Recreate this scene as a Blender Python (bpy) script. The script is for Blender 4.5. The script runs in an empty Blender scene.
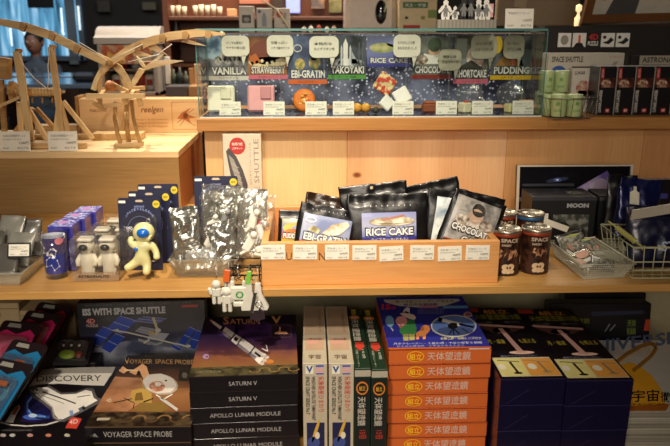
import bpy, bmesh, math, random
from mathutils import Vector, Matrix, noise
PI = math.pi
random.seed(7)
SC = bpy.context.scene
COL = SC.collection

# ---------------------------------------------------------------- camera model
CAMZ, PITCH, YAW, FPX = 1.45, math.radians(15.4), math.radians(2.0), 700.0
_f = Vector((math.sin(YAW) * math.cos(PITCH), math.cos(YAW) * math.cos(PITCH), -math.sin(PITCH)))
_r = Vector((math.cos(YAW), -math.sin(YAW), 0))
_u = _r.cross(_f)
CAM = Vector((0, 0, CAMZ))
def ray(px, py):
    return _f + _r * ((px - 335) / FPX) + _u * (-(py - 223) / FPX)
def at(px, py, Y):
    d = ray(px, py); return CAM + d * (Y / d.y)
def atz(px, py, Z):
    d = ray(px, py); return CAM + d * ((Z - CAMZ) / d.z)

# ---------------------------------------------------------------- materials
def lin(c):
    if isinstance(c, str):
        c = [int(c[i:i + 2], 16) / 255 for i in (0, 2, 4)]
    return tuple((x / 12.92 if x <= .04045 else ((x + .055) / 1.055) ** 2.4) for x in c) + (1,)
MATS = {}
def _new(name):
    m = bpy.data.materials.new(name); m.use_nodes = True
    nt = m.node_tree
    return m, nt, nt.nodes['Principled BSDF']
def mat(col, rough=.5, metal=0, spec=.5, coat=0, var=.12, scale=40, bump=0, bscale=200, emit=0, sss=0):
    key = ('m', col, rough, metal, spec, coat, var, scale, bump, bscale, emit)
    if key in MATS: return MATS[key]
    m, nt, b = _new('paint_' + str(col))
    n = nt.nodes; l = nt.links
    tc = n.new('ShaderNodeTexCoord'); nz = n.new('ShaderNodeTexNoise'); nz.inputs['Scale'].default_value = scale
    l.new(tc.outputs['Object'], nz.inputs['Vector'])
    c = lin(col)
    mx = n.new('ShaderNodeMix'); mx.data_type = 'RGBA'
    mx.inputs['A'].default_value = tuple(v * (1 - var) for v in c[:3]) + (1,)
    mx.inputs['B'].default_value = tuple(min(1, v * (1 + var)) for v in c[:3]) + (1,)
    l.new(nz.outputs['Fac'], mx.inputs['Factor']); l.new(mx.outputs['Result'], b.inputs['Base Color'])
    b.inputs['Roughness'].default_value = rough; b.inputs['Metallic'].default_value = metal
    b.inputs['Specular IOR Level'].default_value = spec; b.inputs['Coat Weight'].default_value = coat
    b.inputs['Coat Roughness'].default_value = .12
    if bump:
        n2 = n.new('ShaderNodeTexNoise'); n2.inputs['Scale'].default_value = bscale
        l.new(tc.outputs['Object'], n2.inputs['Vector'])
        bp = n.new('ShaderNodeBump'); bp.inputs['Strength'].default_value = bump; bp.inputs['Distance'].default_value = .002
        l.new(n2.outputs['Fac'], bp.inputs['Height']); l.new(bp.outputs['Normal'], b.inputs['Normal'])
    if emit:
        l.new(mx.outputs['Result'], b.inputs['Emission Color']); b.inputs['Emission Strength'].default_value = emit
    MATS[key] = m
    return m
def wood(c1, c2, axis='X', rings=22, knots=(), rough=.5, fine=1.0, seed=0):
    """procedural timber; grain runs along AXIS of the object's own coordinates"""
    key = ('w', c1, c2, axis, rings, tuple(knots), rough, fine, seed)
    if key in MATS: return MATS[key]
    m, nt, b = _new('timber'); n = nt.nodes; l = nt.links
    tc = n.new('ShaderNodeTexCoord'); mp = n.new('ShaderNodeMapping')
    s = {'X': (.09, 1, 1), 'Y': (1, .09, 1), 'Z': (1, 1, .09)}[axis]
    mp.inputs['Scale'].default_value = s; mp.inputs['Location'].default_value = (seed * 1.37, seed * .71, seed * 2.13)
    l.new(tc.outputs['Object'], mp.inputs['Vector'])
    nz = n.new('ShaderNodeTexNoise'); nz.inputs['Scale'].default_value = rings * .28; nz.inputs['Detail'].default_value = 2
    l.new(mp.outputs['Vector'], nz.inputs['Vector'])
    # rings: sine of the low frequency noise -> cathedral figure
    mul = n.new('ShaderNodeMath'); mul.operation = 'MULTIPLY'; mul.inputs[1].default_value = rings * 1.6
    l.new(nz.outputs['Fac'], mul.inputs[0])
    sn = n.new('ShaderNodeMath'); sn.operation = 'SINE'; l.new(mul.outputs[0], sn.inputs[0])
    f = n.new('ShaderNodeTexNoise'); f.inputs['Scale'].default_value = 260 * fine; f.inputs['Detail'].default_value = 3
    mp2 = n.new('ShaderNodeMapping'); mp2.inputs['Scale'].default_value = {'X': (.04, 1, 1), 'Y': (1, .04, 1), 'Z': (1, 1, .04)}[axis]
    l.new(tc.outputs['Object'], mp2.inputs['Vector']); l.new(mp2.outputs['Vector'], f.inputs['Vector'])
    a = n.new('ShaderNodeMath'); a.operation = 'MULTIPLY_ADD'; a.inputs[1].default_value = .21; a.inputs[2].default_value = .04
    l.new(sn.outputs[0], a.inputs[0])
    a2 = n.new('ShaderNodeMath'); a2.operation = 'MULTIPLY_ADD'; a2.inputs[1].default_value = .75
    l.new(f.outputs['Fac'], a2.inputs[0]); l.new(a.outputs[0], a2.inputs[2])
    mr = n.new('ShaderNodeMapRange'); mr.inputs['From Min'].default_value = .05; mr.inputs['From Max'].default_value = .75
    l.new(a2.outputs[0], mr.inputs['Value'])
    mx = n.new('ShaderNodeMix'); mx.data_type = 'RGBA'
    mx.inputs['A'].default_value = lin(c1); mx.inputs['B'].default_value = lin(c2)
    l.new(mr.outputs['Result'], mx.inputs['Factor'])
    out = mx.outputs['Result']
    for (kx, ky, kz, kr) in knots:
        vs = n.new('ShaderNodeVectorMath'); vs.operation = 'SUBTRACT'; vs.inputs[1].default_value = (kx, ky, kz)
        l.new(tc.outputs['Object'], vs.inputs[0])
        sc = n.new('ShaderNodeVectorMath'); sc.operation = 'MULTIPLY'
        sc.inputs[1].default_value = {'X': (.6, 0, 1), 'Z': (.8, 0, 1.2), 'Y': (1, .6, 0)}[axis]
        l.new(vs.outputs[0], sc.inputs[0])
        ln = n.new('ShaderNodeVectorMath'); ln.operation = 'LENGTH'; l.new(sc.outputs[0], ln.inputs[0])
        r2 = n.new('ShaderNodeMapRange'); r2.inputs['From Min'].default_value = kr * .4; r2.inputs['From Max'].default_value = kr
        r2.inputs['To Min'].default_value = 1; r2.inputs['To Max'].default_value = 0
        l.new(ln.outputs['Value'], r2.inputs['Value'])
        m3 = n.new('ShaderNodeMix'); m3.data_type = 'RGBA'; l.new(out, m3.inputs['A'])
        m3.inputs['B'].default_value = lin('7a4522'); l.new(r2.outputs['Result'], m3.inputs['Factor'])
        out = m3.outputs['Result']
    l.new(out, b.inputs['Base Color'])
    b.inputs['Roughness'].default_value = rough; b.inputs['Specular IOR Level'].default_value = .35
    bp = n.new('ShaderNodeBump'); bp.inputs['Strength'].default_value = .15; bp.inputs['Distance'].default_value = .001
    l.new(f.outputs['Fac'], bp.inputs['Height']); l.new(bp.outputs['Normal'], b.inputs['Normal'])
    MATS[key] = m
    return m
def stars(c1='0a0c1e', c2='1c2450', scale=160, rough=.3, cloud=8, star=.1, coat=0.3, dense=.3, seed=0):
    key = ('s', c1, c2, scale, rough, cloud, star, dense, seed)
    if key in MATS: return MATS[key]
    m, nt, b = _new('printed_stars'); n = nt.nodes; l = nt.links
    tc = n.new('ShaderNodeTexCoord'); mp = n.new('ShaderNodeMapping'); mp.inputs['Location'].default_value = (seed, seed * .3, seed * .7)
    l.new(tc.outputs['Object'], mp.inputs['Vector'])
    nz = n.new('ShaderNodeTexNoise'); nz.inputs['Scale'].default_value = cloud; nz.inputs['Detail'].default_value = 5
    l.new(mp.outputs['Vector'], nz.inputs['Vector'])
    r = n.new('ShaderNodeMapRange'); r.inputs['From Min'].default_value = .42; r.inputs['From Max'].default_value = .66
    l.new(nz.outputs['Fac'], r.inputs['Value'])
    mx = n.new('ShaderNodeMix'); mx.data_type = 'RGBA'; mx.inputs['A'].default_value = lin(c1); mx.inputs['B'].default_value = lin(c2)
    l.new(r.outputs['Result'], mx.inputs['Factor'])
    v = n.new('ShaderNodeTexVoronoi'); v.inputs['Scale'].default_value = scale; l.new(mp.outputs['Vector'], v.inputs['Vector'])
    r2 = n.new('ShaderNodeMapRange'); r2.inputs['From Min'].default_value = star * .5; r2.inputs['From Max'].default_value = star * 1.6
    r2.inputs['To Min'].default_value = 1; r2.inputs['To Max'].default_value = 0
    l.new(v.outputs['Distance'], r2.inputs['Value'])
    sp = n.new('ShaderNodeSeparateColor'); l.new(v.outputs['Color'], sp.inputs['Color'])
    gt = n.new('ShaderNodeMath'); gt.operation = 'GREATER_THAN'; gt.inputs[1].default_value = 1 - dense; l.new(sp.outputs[0], gt.inputs[0])
    ml = n.new('ShaderNodeMath'); ml.operation = 'MULTIPLY'; l.new(gt.outputs[0], ml.inputs[0]); l.new(r2.outputs['Result'], ml.inputs[1])
    m3 = n.new('ShaderNodeMix'); m3.data_type = 'RGBA'; l.new(mx.outputs['Result'], m3.inputs['A']); m3.inputs['B'].default_value = lin('dfe4ff')
    l.new(ml.outputs[0], m3.inputs['Factor']); l.new(m3.outputs['Result'], b.inputs['Base Color'])
    b.inputs['Roughness'].default_value = rough; b.inputs['Coat Weight'].default_value = coat
    MATS[key] = m
    return m
def clouds(c1, c2, scale=20, detail=4, lo=.4, hi=.6, rough=.35, coat=.2, c3=None, seed=0, stretch=(1, 1, 1)):
    """a printed picture of soft blotches"""
    key = ('c', c1, c2, scale, detail, lo, hi, rough, c3, seed, stretch)
    if key in MATS: return MATS[key]
    m, nt, b = _new('printed_picture'); n = nt.nodes; l = nt.links
    tc = n.new('ShaderNodeTexCoord'); mp = n.new('ShaderNodeMapping'); mp.inputs['Location'].default_value = (seed, seed * .3, seed * .7)
    mp.inputs['Scale'].default_value = stretch
    l.new(tc.outputs['Object'], mp.inputs['Vector'])
    nz = n.new('ShaderNodeTexNoise'); nz.inputs['Scale'].default_value = scale; nz.inputs['Detail'].default_value = detail
    l.new(mp.outputs['Vector'], nz.inputs['Vector'])
    cr = n.new('ShaderNodeValToRGB'); cr.color_ramp.elements[0].position = lo; cr.color_ramp.elements[1].position = hi
    cr.color_ramp.elements[0].color = lin(c1); cr.color_ramp.elements[1].color = lin(c2)
    if c3:
        e = cr.color_ramp.elements.new((lo + hi) / 2); e.color = lin(c3)
    l.new(nz.outputs['Fac'], cr.inputs['Fac']); l.new(cr.outputs['Color'], b.inputs['Base Color'])
    b.inputs['Roughness'].default_value = rough; b.inputs['Coat Weight'].default_value = coat
    MATS[key] = m
    return m
def grad(cols, axis='Z', lo=0, hi=.1, noise_amt=.0, nscale=30, rough=.35, coat=.2):
    """a printed picture whose colours run along AXIS of the object (artwork)"""
    key = ('g', tuple(cols), axis, lo, hi, noise_amt, nscale, rough)
    if key in MATS: return MATS[key]
    m, nt, b = _new('printed_artwork'); n = nt.nodes; l = nt.links
    tc = n.new('ShaderNodeTexCoord'); sp = n.new('ShaderNodeSeparateXYZ'); l.new(tc.outputs['Object'], sp.inputs[0])
    mr = n.new('ShaderNodeMapRange'); mr.inputs['From Min'].default_value = lo; mr.inputs['From Max'].default_value = hi
    l.new(sp.outputs['XYZ'.index(axis)], mr.inputs['Value'])
    nz = n.new('ShaderNodeTexNoise'); nz.inputs['Scale'].default_value = nscale; nz.inputs['Detail'].default_value = 5; l.new(tc.outputs['Object'], nz.inputs['Vector'])
    ma = n.new('ShaderNodeMath'); ma.operation = 'MULTIPLY_ADD'; ma.inputs[1].default_value = noise_amt; ma.inputs[2].default_value = -noise_amt / 2
    l.new(nz.outputs['Fac'], ma.inputs[0])
    ad = n.new('ShaderNodeMath'); l.new(mr.outputs['Result'], ad.inputs[0]); l.new(ma.outputs[0], ad.inputs[1])
    cr = n.new('ShaderNodeValToRGB'); el = cr.color_ramp.elements
    el[0].position = 0; el[0].color = lin(cols[0]); el[1].position = 1; el[1].color = lin(cols[-1])
    for i, c in enumerate(cols[1:-1]):
        e = el.new((i + 1) / (len(cols) - 1)); e.color = lin(c)
    l.new(ad.outputs[0], cr.inputs['Fac']); l.new(cr.outputs['Color'], b.inputs['Base Color'])
    b.inputs['Roughness'].default_value = rough; b.inputs['Coat Weight'].default_value = coat
    MATS[key] = m
    return m
def clear(tint='ffffff', gloss=.5, rough=.05, body=0.0, bcol='dddddd', ior=1.45, bump=0, bscale=60):
    """thin clear glass or plastic film: what lies behind shows through, with a real reflection on top"""
    key = ('g2', tint, gloss, rough, body, bcol, ior, bump, bscale)
    if key in MATS: return MATS[key]
    m = bpy.data.materials.new('clear_film'); m.use_nodes = True; nt = m.node_tree; n = nt.nodes; l = nt.links
    n.clear()
    out = n.new('ShaderNodeOutputMaterial'); tr = n.new('ShaderNodeBsdfTransparent'); tr.inputs[0].default_value = lin(tint)
    gl = n.new('ShaderNodeBsdfGlossy'); gl.inputs['Roughness'].default_value = rough; gl.inputs[0].default_value = (1, 1, 1, 1)
    df = n.new('ShaderNodeBsdfDiffuse'); df.inputs[0].default_value = lin(bcol)
    m1 = n.new('ShaderNodeMixShader'); m1.inputs[0].default_value = body; l.new(tr.outputs[0], m1.inputs[1]); l.new(df.outputs[0], m1.inputs[2])
    fr = n.new('ShaderNodeLayerWeight'); fr.inputs['Blend'].default_value = .5
    pw = n.new('ShaderNodeMath'); pw.operation = 'POWER'; pw.inputs[1].default_value = 4.0; l.new(fr.outputs['Facing'], pw.inputs[0])
    mu = n.new('ShaderNodeMath'); mu.operation = 'MULTIPLY_ADD'; mu.inputs[1].default_value = .9 * gloss; mu.inputs[2].default_value = .05 * gloss * 2; mu.use_clamp = True
    l.new(pw.outputs[0], mu.inputs[0])
    m2 = n.new('ShaderNodeMixShader'); l.new(mu.outputs[0], m2.inputs[0]); l.new(m1.outputs[0], m2.inputs[1]); l.new(gl.outputs[0], m2.inputs[2])
    l.new(m2.outputs[0], out.inputs[0])
    if bump:
        tc = n.new('ShaderNodeTexCoord'); nz = n.new('ShaderNodeTexNoise'); nz.inputs['Scale'].default_value = bscale; nz.inputs['Detail'].default_value = 3
        l.new(tc.outputs['Object'], nz.inputs['Vector']); bp = n.new('ShaderNodeBump'); bp.inputs['Strength'].default_value = bump; bp.inputs['Distance'].default_value = .004
        l.new(nz.outputs['Fac'], bp.inputs['Height']); l.new(bp.outputs['Normal'], gl.inputs['Normal']); l.new(bp.outputs['Normal'], fr.inputs['Normal'])
    MATS[key] = m
    return m
def foil(col='d8d8d8', rough=.22, bump=.6, bscale=45, metal=1):
    key = ('f', col, rough, bump, bscale, metal)
    if key in MATS: return MATS[key]
    m = mat(col, rough, metal, var=.1, bump=bump, bscale=bscale, coat=.3)
    MATS[key] = m
    return m

# ---------------------------------------------------------------- mesh builder
_glyph = {}
def glyphs(s, bold=0.0):
    if any(ord(c_) > 0x2e80 for c_ in s): bold = min(bold, .012)
    k = (s, bold)
    if k in _glyph: return _glyph[k]
    cu = bpy.data.curves.new('t', 'FONT'); cu.body = s; cu.resolution_u = 2; cu.offset = bold; cu.size = 1
    ob = bpy.data.objects.new('t', cu); COL.objects.link(ob)
    dg = bpy.context.evaluated_depsgraph_get()
    me = bpy.data.meshes.new_from_object(ob.evaluated_get(dg))
    vs = [(v.co.x, v.co.y) for v in me.vertices]; fs = [tuple(p.vertices) for p in me.polygons]
    bpy.data.objects.remove(ob); bpy.data.curves.remove(cu); bpy.data.meshes.remove(me)
    if not vs: vs = [(0, 0), (1, 1)]; fs = []
    x0 = min(v[0] for v in vs); x1 = max(v[0] for v in vs); y0 = min(v[1] for v in vs); y1 = max(v[1] for v in vs)
    vs = [((v[0] - x0) / max(x1 - x0, 1e-6), (v[1] - y0) / max(y1 - y0, 1e-6)) for v in vs]
    _glyph[k] = (vs, fs)
    return _glyph[k]
class MB:
    def __init__(s):
        s.v = []; s.f = []; s.m = []; s.sm = []; s.mats = []; s.M = Matrix.Identity(4); s.F = None; s.lay = .00012
    def mi(s, m):
        if m not in s.mats: s.mats.append(m)
        return s.mats.index(m)
    def add(s, vs, fs, m, smooth=False):
        b = len(s.v); s.v += [s.M @ Vector(v) for v in vs]; i = s.mi(m)
        for f in fs:
            s.f.append([b + k for k in f]); s.m.append(i); s.sm.append(smooth)
        return s
    def box(s, c, d, m, R=None, b=0.0, taper=None):
        """c centre, d full size, b chamfer, R rotation matrix or euler"""
        hx, hy, hz = (x / 2 for x in d)
        T = Matrix.Translation(c)
        if R is not None: T = T @ (R.to_4x4() if isinstance(R, Matrix) else Matrix.Rotation(R[2], 4, 'Z') @ Matrix.Rotation(R[1], 4, 'Y') @ Matrix.Rotation(R[0], 4, 'X'))
        b = min(b, hx * .9, hy * .9, hz * .9)
        vs = []; fs = []
        if b <= 0:
            vs = [(x, y, z) for x in (-hx, hx) for y in (-hy, hy) for z in (-hz, hz)]
            fs = [(0, 1, 3, 2), (4, 6, 7, 5), (0, 4, 5, 1), (2, 3, 7, 6), (0, 2, 6, 4), (1, 5, 7, 3)]
        else:
            idx = {}
            for sx in (-1, 1):
                for sy in (-1, 1):
                    for sz in (-1, 1):
                        for a in range(3):
                            p = [sx * hx, sy * hy, sz * hz]
                            for k in range(3):
                                if k != a: p[k] -= (sx, sy, sz)[k] * b
                            idx[(sx, sy, sz, a)] = len(vs); vs.append(tuple(p))
            for a in range(3):
                o = [k for k in range(3) if k != a]
                for sa in (-1, 1):
                    q = []
                    for (p1, p2) in ((-1, -1), (1, -1), (1, 1), (-1, 1)):
                        k = [0, 0, 0]; k[a] = sa; k[o[0]] = p1; k[o[1]] = p2; q.append(idx[(*k, a)])
                    fs.append(q)
                o1, o2 = o
                for p1 in (-1, 1):
                    for p2 in (-1, 1):      # edge along a
                        q = []
                        for sa, ax in ((-1, o1), (1, o1), (1, o2), (-1, o2)):
                            k = [0, 0, 0]; k[a] = sa; k[o1] = p1; k[o2] = p2; q.append(idx[(*k, ax)])
                        fs.append(q)
            for sx in (-1, 1):
                for sy in (-1, 1):
                    for sz in (-1, 1):
                        fs.append([idx[(sx, sy, sz, a)] for a in range(3)])
        if taper:
            tz = lambda z: (z / hz + 1) / 2
            vs = [(x * (1 + (taper[0] - 1) * tz(z)), y * (1 + (taper[1] - 1) * tz(z)), z) for x, y, z in vs]
        return s.add([T @ Vector(v) for v in vs], fs, m)
    def bar(s, p, q, w, t, m, b=.0004, up=(0, 0, 1)):
        """a square stick from p to q"""
        p = Vector(p); q = Vector(q); d = q - p; z = d.normalized(); u = Vector(up)
        if abs(z.dot(u)) > .97: u = Vector((0, 1, 0))
        x = u.cross(z).normalized(); y = z.cross(x)
        R = Matrix((x, y, z)).transposed()
        return s.box((p + q) / 2, (w, t, d.length), m, R, b)
    def tube(s, pts, r, m, n=8, closed=False, cap=True):
        pts = [Vector(p) for p in pts]; N = len(pts); rr = r if isinstance(r, (list, tuple)) else [r] * N
        vs = []; fs = []; px = None
        for i, p in enumerate(pts):
            a = pts[(i - 1) % N] if (closed or i) else p; c = pts[(i + 1) % N] if (closed or i < N - 1) else p
            t = (c - a).normalized()
            if px is None:
                u = Vector((0, 0, 1)) if abs(t.z) < .9 else Vector((1, 0, 0)); px = u.cross(t).normalized()
            else:
                px = (px - t * px.dot(t)).normalized()
            py = t.cross(px)
            vs += [p + (px * math.cos(2 * PI * k / n) + py * math.sin(2 * PI * k / n)) * rr[i] for k in range(n)]
        for i in range(N if closed else N - 1):
            j = (i + 1) % N
            for k in range(n):
                fs.append((i * n + k, i * n + (k + 1) % n, j * n + (k + 1) % n, j * n + k))
        if cap and not closed:
            fs.append(tuple(range(n - 1, -1, -1))); fs.append(tuple((N - 1) * n + k for k in range(n)))
        return s.add(vs, fs, m, True)
    def lathe(s, prof, m, c=(0, 0, 0), n=28, R=None, smooth=True, sx=1, sy=1):
        c = Vector(c); vs = []; fs = []
        R = R or Matrix.Identity(3)
        for (r, z) in prof:
            vs += [c + R @ Vector((r * math.cos(2 * PI * k / n) * sx, r * math.sin(2 * PI * k / n) * sy, z)) for k in range(n)]
        for i in range(len(prof) - 1):
            for k in range(n):
                fs.append((i * n + k, i * n + (k + 1) % n, (i + 1) * n + (k + 1) % n, (i + 1) * n + k))
        return s.add(vs, fs, m, smooth)
    def ball(s, c, r, m, n=16, R=None):
        rx, ry, rz = (r, r, r) if not isinstance(r, (tuple, list)) else r
        prof = [(math.sin(PI * i / (n // 2)), -math.cos(PI * i / (n // 2))) for i in range(n // 2 + 1)]
        c = Vector(c); R = R or Matrix.Identity(3); vs = []; fs = []
        for (a, z) in prof:
            vs += [c + R @ Vector((a * math.cos(2 * PI * k / n) * rx, a * math.sin(2 * PI * k / n) * ry, z * rz)) for k in range(n)]
        for i in range(len(prof) - 1):
            for k in range(n):
                fs.append((i * n + k, i * n + (k + 1) % n, (i + 1) * n + (k + 1) % n, (i + 1) * n + k))
        return s.add(vs, fs, m, True)
    def prism(s, pts, o, u, v, th, m, smooth=False):
        """2D outline pts (in u,v) extruded by th along -(u x v)... thickness th behind the face"""
        o, u, v = Vector(o), Vector(u), Vector(v); n = u.cross(v).normalized(); N = len(pts)
        a = [o + u * x + v * y for x, y in pts]; b = [p - n * th for p in a]
        fs = [tuple(range(N)), tuple(range(2 * N - 1, N - 1, -1))] + [(i, i + N, (i + 1) % N + N, (i + 1) % N) for i in range(N)]
        return s.add(a + b, fs, m, smooth)
    # ---- printing on a face: s.F = (origin, u edge, v edge); all coordinates 0..1
    def face(s, o, u, v): s.F = (Vector(o), Vector(u), Vector(v)); return s
    def P(s, x, y, l):
        o, u, v = s.F; return o + u * x + v * y + u.cross(v).normalized() * (s.lay * (l + 1))
    def rect(s, x0, y0, x1, y1, m, l=1, nx=1, ny=1):
        vs = [s.P(x0 + (x1 - x0) * i / nx, y0 + (y1 - y0) * j / ny, l) for j in range(ny + 1) for i in range(nx + 1)]
        fs = [(j * (nx + 1) + i, j * (nx + 1) + i + 1, (j + 1) * (nx + 1) + i + 1, (j + 1) * (nx + 1) + i) for j in range(ny) for i in range(nx)]
        return s.add(vs, fs, m, nx > 1)
    def poly(s, pts, m, l=2):
        return s.add([s.P(x, y, l) for x, y in pts], [tuple(range(len(pts)))], m)
    def ell(s, cx, cy, rx, ry, m, l=2, n=24, a0=0, a1=2 * PI, rot=0):
        pts = []
        N = n if abs(a1 - a0 - 2 * PI) < 1e-3 else n + 1
        for k in range(N):
            a = a0 + (a1 - a0) * k / n; x = rx * math.cos(a); y = ry * math.sin(a)
            pts.append((cx + x * math.cos(rot) - y * math.sin(rot), cy + x * math.sin(rot) + y * math.cos(rot)))
        return s.poly(pts, m, l)
    def ring(s, cx, cy, rx, ry, w, m, l=3, n=28, a0=0, a1=2 * PI, asp=1):
        vs = []; fs = []
        for k in range(n + 1):
            a = a0 + (a1 - a0) * k / n
            vs += [s.P(cx + (rx + d * w) * math.cos(a), cy + (ry + d * w * asp) * math.sin(a), l) for d in (-.5, .5)]
        fs = [(2 * k, 2 * k + 1, 2 * k + 3, 2 * k + 2) for k in range(n)]
        return s.add(vs, fs, m)
    def line(s, p, q, w, m, l=3, asp=1):
        """stroke on the face; w in u units, asp = u length / v length"""
        dx = (q[0] - p[0]); dy = (q[1] - p[1]) / asp; L = math.hypot(dx, dy) or 1; nx, ny = -dy / L * w / 2, dx / L * w / 2 * asp
        return s.poly([(p[0] + nx, p[1] + ny), (p[0] - nx, p[1] - ny), (q[0] - nx, q[1] - ny), (q[0] + nx, q[1] + ny)], m, l)
    def text(s, t, x0, y0, x1, y1, m, l=4, bold=.01, shear=0, rot=0):
        vs, fs = glyphs(t, bold)
        if rot == 0: P = [s.P(x0 + (x1 - x0) * (a + shear * b), y0 + (y1 - y0) * b, l) for a, b in vs]
        elif rot == -1: P = [s.P(x0 + (x1 - x0) * b, y1 + (y0 - y1) * a, l) for a, b in vs]     # reads downward
        else: P = [s.P(x0 + (x1 - x0) * (1 - b), y0 + (y1 - y0) * a, l) for a, b in vs]         # reads upward
        return s.add(P, fs, m)
    def qtext(s, t, pts, m, l=4, bold=.01):
        """text fitted into a quad bl, br, tr, tl"""
        vs, fs = glyphs(t, bold); bl, br, tr, tl = [Vector(p) for p in pts]
        P = []
        for a, b in vs:
            q = (bl * (1 - a) + br * a) * (1 - b) + (tl * (1 - a) + tr * a) * b; P.append(s.P(q.x, q.y, l))
        return s.add(P, fs, m)
    def warp(s, fn):
        s.v = [Vector(fn(v)) for v in s.v]; return s
    # artwork measured on the photograph: a picture point is carried onto the plane of this face
    def on(s, loc, rot=(0, 0, 0)):
        from mathutils import Euler
        s.Wm = (Matrix.Translation(loc) @ Euler(rot).to_matrix().to_4x4()).inverted(); return s
    def uv(s, px, py):
        o, u, v = s.F; c = s.Wm @ CAM; d = (s.Wm.to_3x3() @ ray(px, py)); n = u.cross(v)
        q = c + d * ((o - c).dot(n) / d.dot(n)) - o; return (q.dot(u) / u.length_squared, q.dot(v) / v.length_squared)
    def crop(s, x0, y0, k): s.C = (x0, y0, k); return s
    def q(s, x, y): return s.uv(s.C[0] + x / s.C[2], s.C[1] + y / s.C[2])
    def pp(s, pts, m, l=3, clip=True):
        P = [s.q(*p) for p in pts]
        if clip: P = [(min(.995, max(.005, a)), min(.995, max(.005, b))) for a, b in P]
        return s.poly(P, m, l)
    def pe(s, cx, cy, rx, ry, m, l=3, n=24, rot=0):
        return s.pp([(cx + rx * math.cos(a) * math.cos(rot) - ry * math.sin(a) * math.sin(rot), cy + rx * math.cos(a) * math.sin(rot) + ry * math.sin(a) * math.cos(rot)) for a in [-2 * PI * k / n for k in range(n)]], m, l)
    def pl(s, pts, w, m, l=4):
        for (a, b), (c, d) in zip(pts, pts[1:]):
            L = math.hypot(c - a, d - b) or 1; nx, ny = -(d - b) / L * w / 2, (c - a) / L * w / 2
            s.pp([(a + nx, b + ny), (c + nx, d + ny), (c - nx, d - ny), (a - nx, b - ny)], m, l)
        return s
    def pt(s, t, x0, y0, x1, y1, m, l=5, bold=.01, slant=0):
        return s.qtext(t, [s.q(x0, y1), s.q(x1, y1 + slant), s.q(x1, y0 + slant), s.q(x0, y0)], m, l, bold)
    def build(s, name, parent=None, loc=None, rot=None, label=None, cat=None, group=None, kind=None, weld=False):
        me = bpy.data.meshes.new(name); me.from_pydata([tuple(v) for v in s.v], [], s.f)
        for m in s.mats: me.materials.append(m)
        me.polygons.foreach_set('material_index', s.m); me.polygons.foreach_set('use_smooth', s.sm)
        me.update()
        o = bpy.data.objects.new(name, me); COL.objects.link(o)
        if parent is not None: o.parent = parent
        if loc is not None: o.location = loc
        if rot is not None: o.rotation_euler = rot
        tag(o, label, cat, group, kind)
        return o
def tag(o, label=None, cat=None, group=None, kind=None):
    if label: o['label'] = label
    if cat: o['category'] = cat
    if group: o['group'] = group
    if kind: o['kind'] = kind
    return o
def empty(name, loc, rot=(0, 0, 0), label=None, cat=None, group=None, kind=None):
    o = bpy.data.objects.new(name, None); COL.objects.link(o); o.empty_display_size = .02
    o.location = loc; o.rotation_euler = rot
    return tag(o, label, cat, group, kind)
def copy_tree(o, parent=None, loc=None, rot=None, label=None, group=None, scale=None):
    c = o.copy(); COL.objects.link(c); c.parent = parent
    if loc is not None: c.location = loc
    if rot is not None: c.rotation_euler = rot
    if scale is not None: c.scale = (scale,) * 3
    if label: c['label'] = label
    if group: c['group'] = group
    for ch in list(o.children): copy_tree(ch, c)
    return c
def polyline(*p): return [Vector(q) for q in p]
def arc(c, r, a0, a1, n, ax='xz'):
    out = []
    for k in range(n + 1):
        a = a0 + (a1 - a0) * k / n; x, y = r * math.cos(a), r * math.sin(a)
        out.append(Vector((c[0] + x, c[1], c[2] + y)) if ax == 'xz' else Vector((c[0] + x, c[1] + y, c[2])) if ax == 'xy' else Vector((c[0], c[1] + x, c[2] + y)))
    return out
# ---------------------------------------------------------------- camera, view, light
cd = bpy.data.cameras.new('camera'); cam = bpy.data.objects.new('camera', cd); COL.objects.link(cam)
cd.sensor_width = 36; cd.lens = 36 * FPX / 670; cd.clip_start = .05
cam.location = CAM; cam.rotation_euler = (PI / 2 - PITCH, 0, -YAW)
SC.camera = cam
cd.dof.use_dof = True; cd.dof.focus_distance = 1.38; cd.dof.aperture_fstop = 7.0
SC.view_settings.view_transform = 'Standard'; SC.view_settings.look = 'None'; SC.view_settings.gamma = 1
SC.view_settings.exposure = 0.12; SC.view_settings.use_curve_mapping = False
SC.cycles.use_denoising = True; SC.cycles.max_bounces = 8; SC.cycles.transparent_max_bounces = 24
SC.cycles.caustics_reflective = False; SC.cycles.caustics_refractive = False
w = bpy.data.worlds.new('world'); SC.world = w; w.use_nodes = True
w.node_tree.nodes['Background'].inputs[0].default_value = (1, .78, .52, 1); w.node_tree.nodes['Background'].inputs[1].default_value = .07
def spot(loc, tgt, e, ang, col, blend=.6, r=.04):
    l = bpy.data.lights.new('ceiling_spot_lamp', 'SPOT'); l.energy = e; l.spot_size = math.radians(ang); l.spot_blend = blend; l.color = col; l.shadow_soft_size = r
    o = bpy.data.objects.new('ceiling_spot_lamp', l); COL.objects.link(o); o.location = loc
    o.rotation_euler = (Vector(tgt) - Vector(loc)).to_track_quat('-Z', 'Y').to_euler(); return o
def area(loc, tgt, e, sx, sy, col):
    l = bpy.data.lights.new('room_fill_light', 'AREA'); l.shape = 'RECTANGLE'; l.size = sx; l.size_y = sy; l.energy = e; l.color = col
    o = bpy.data.objects.new('room_fill_light', l); COL.objects.link(o); o.location = loc
    o.rotation_euler = (Vector(tgt) - Vector(loc)).to_track_quat('-Z', 'Y').to_euler(); return o
WARM = (1, .85, .62)
spot((-.78, 2.0, 2.7), (-.34, 1.80, 1.18), 150, 20, WARM, .9, .02)       # steep beam on the crate lid
spot((-.05, .75, 2.8), (-.02, 1.48, 1.12), 150, 40, WARM, 1, .04)         # on the tray and panel
spot((-.35, -.3, 2.7), (-.15, 1.12, .80), 150, 38, (1, .88, .70), 1, .06)  # over the aisle
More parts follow.
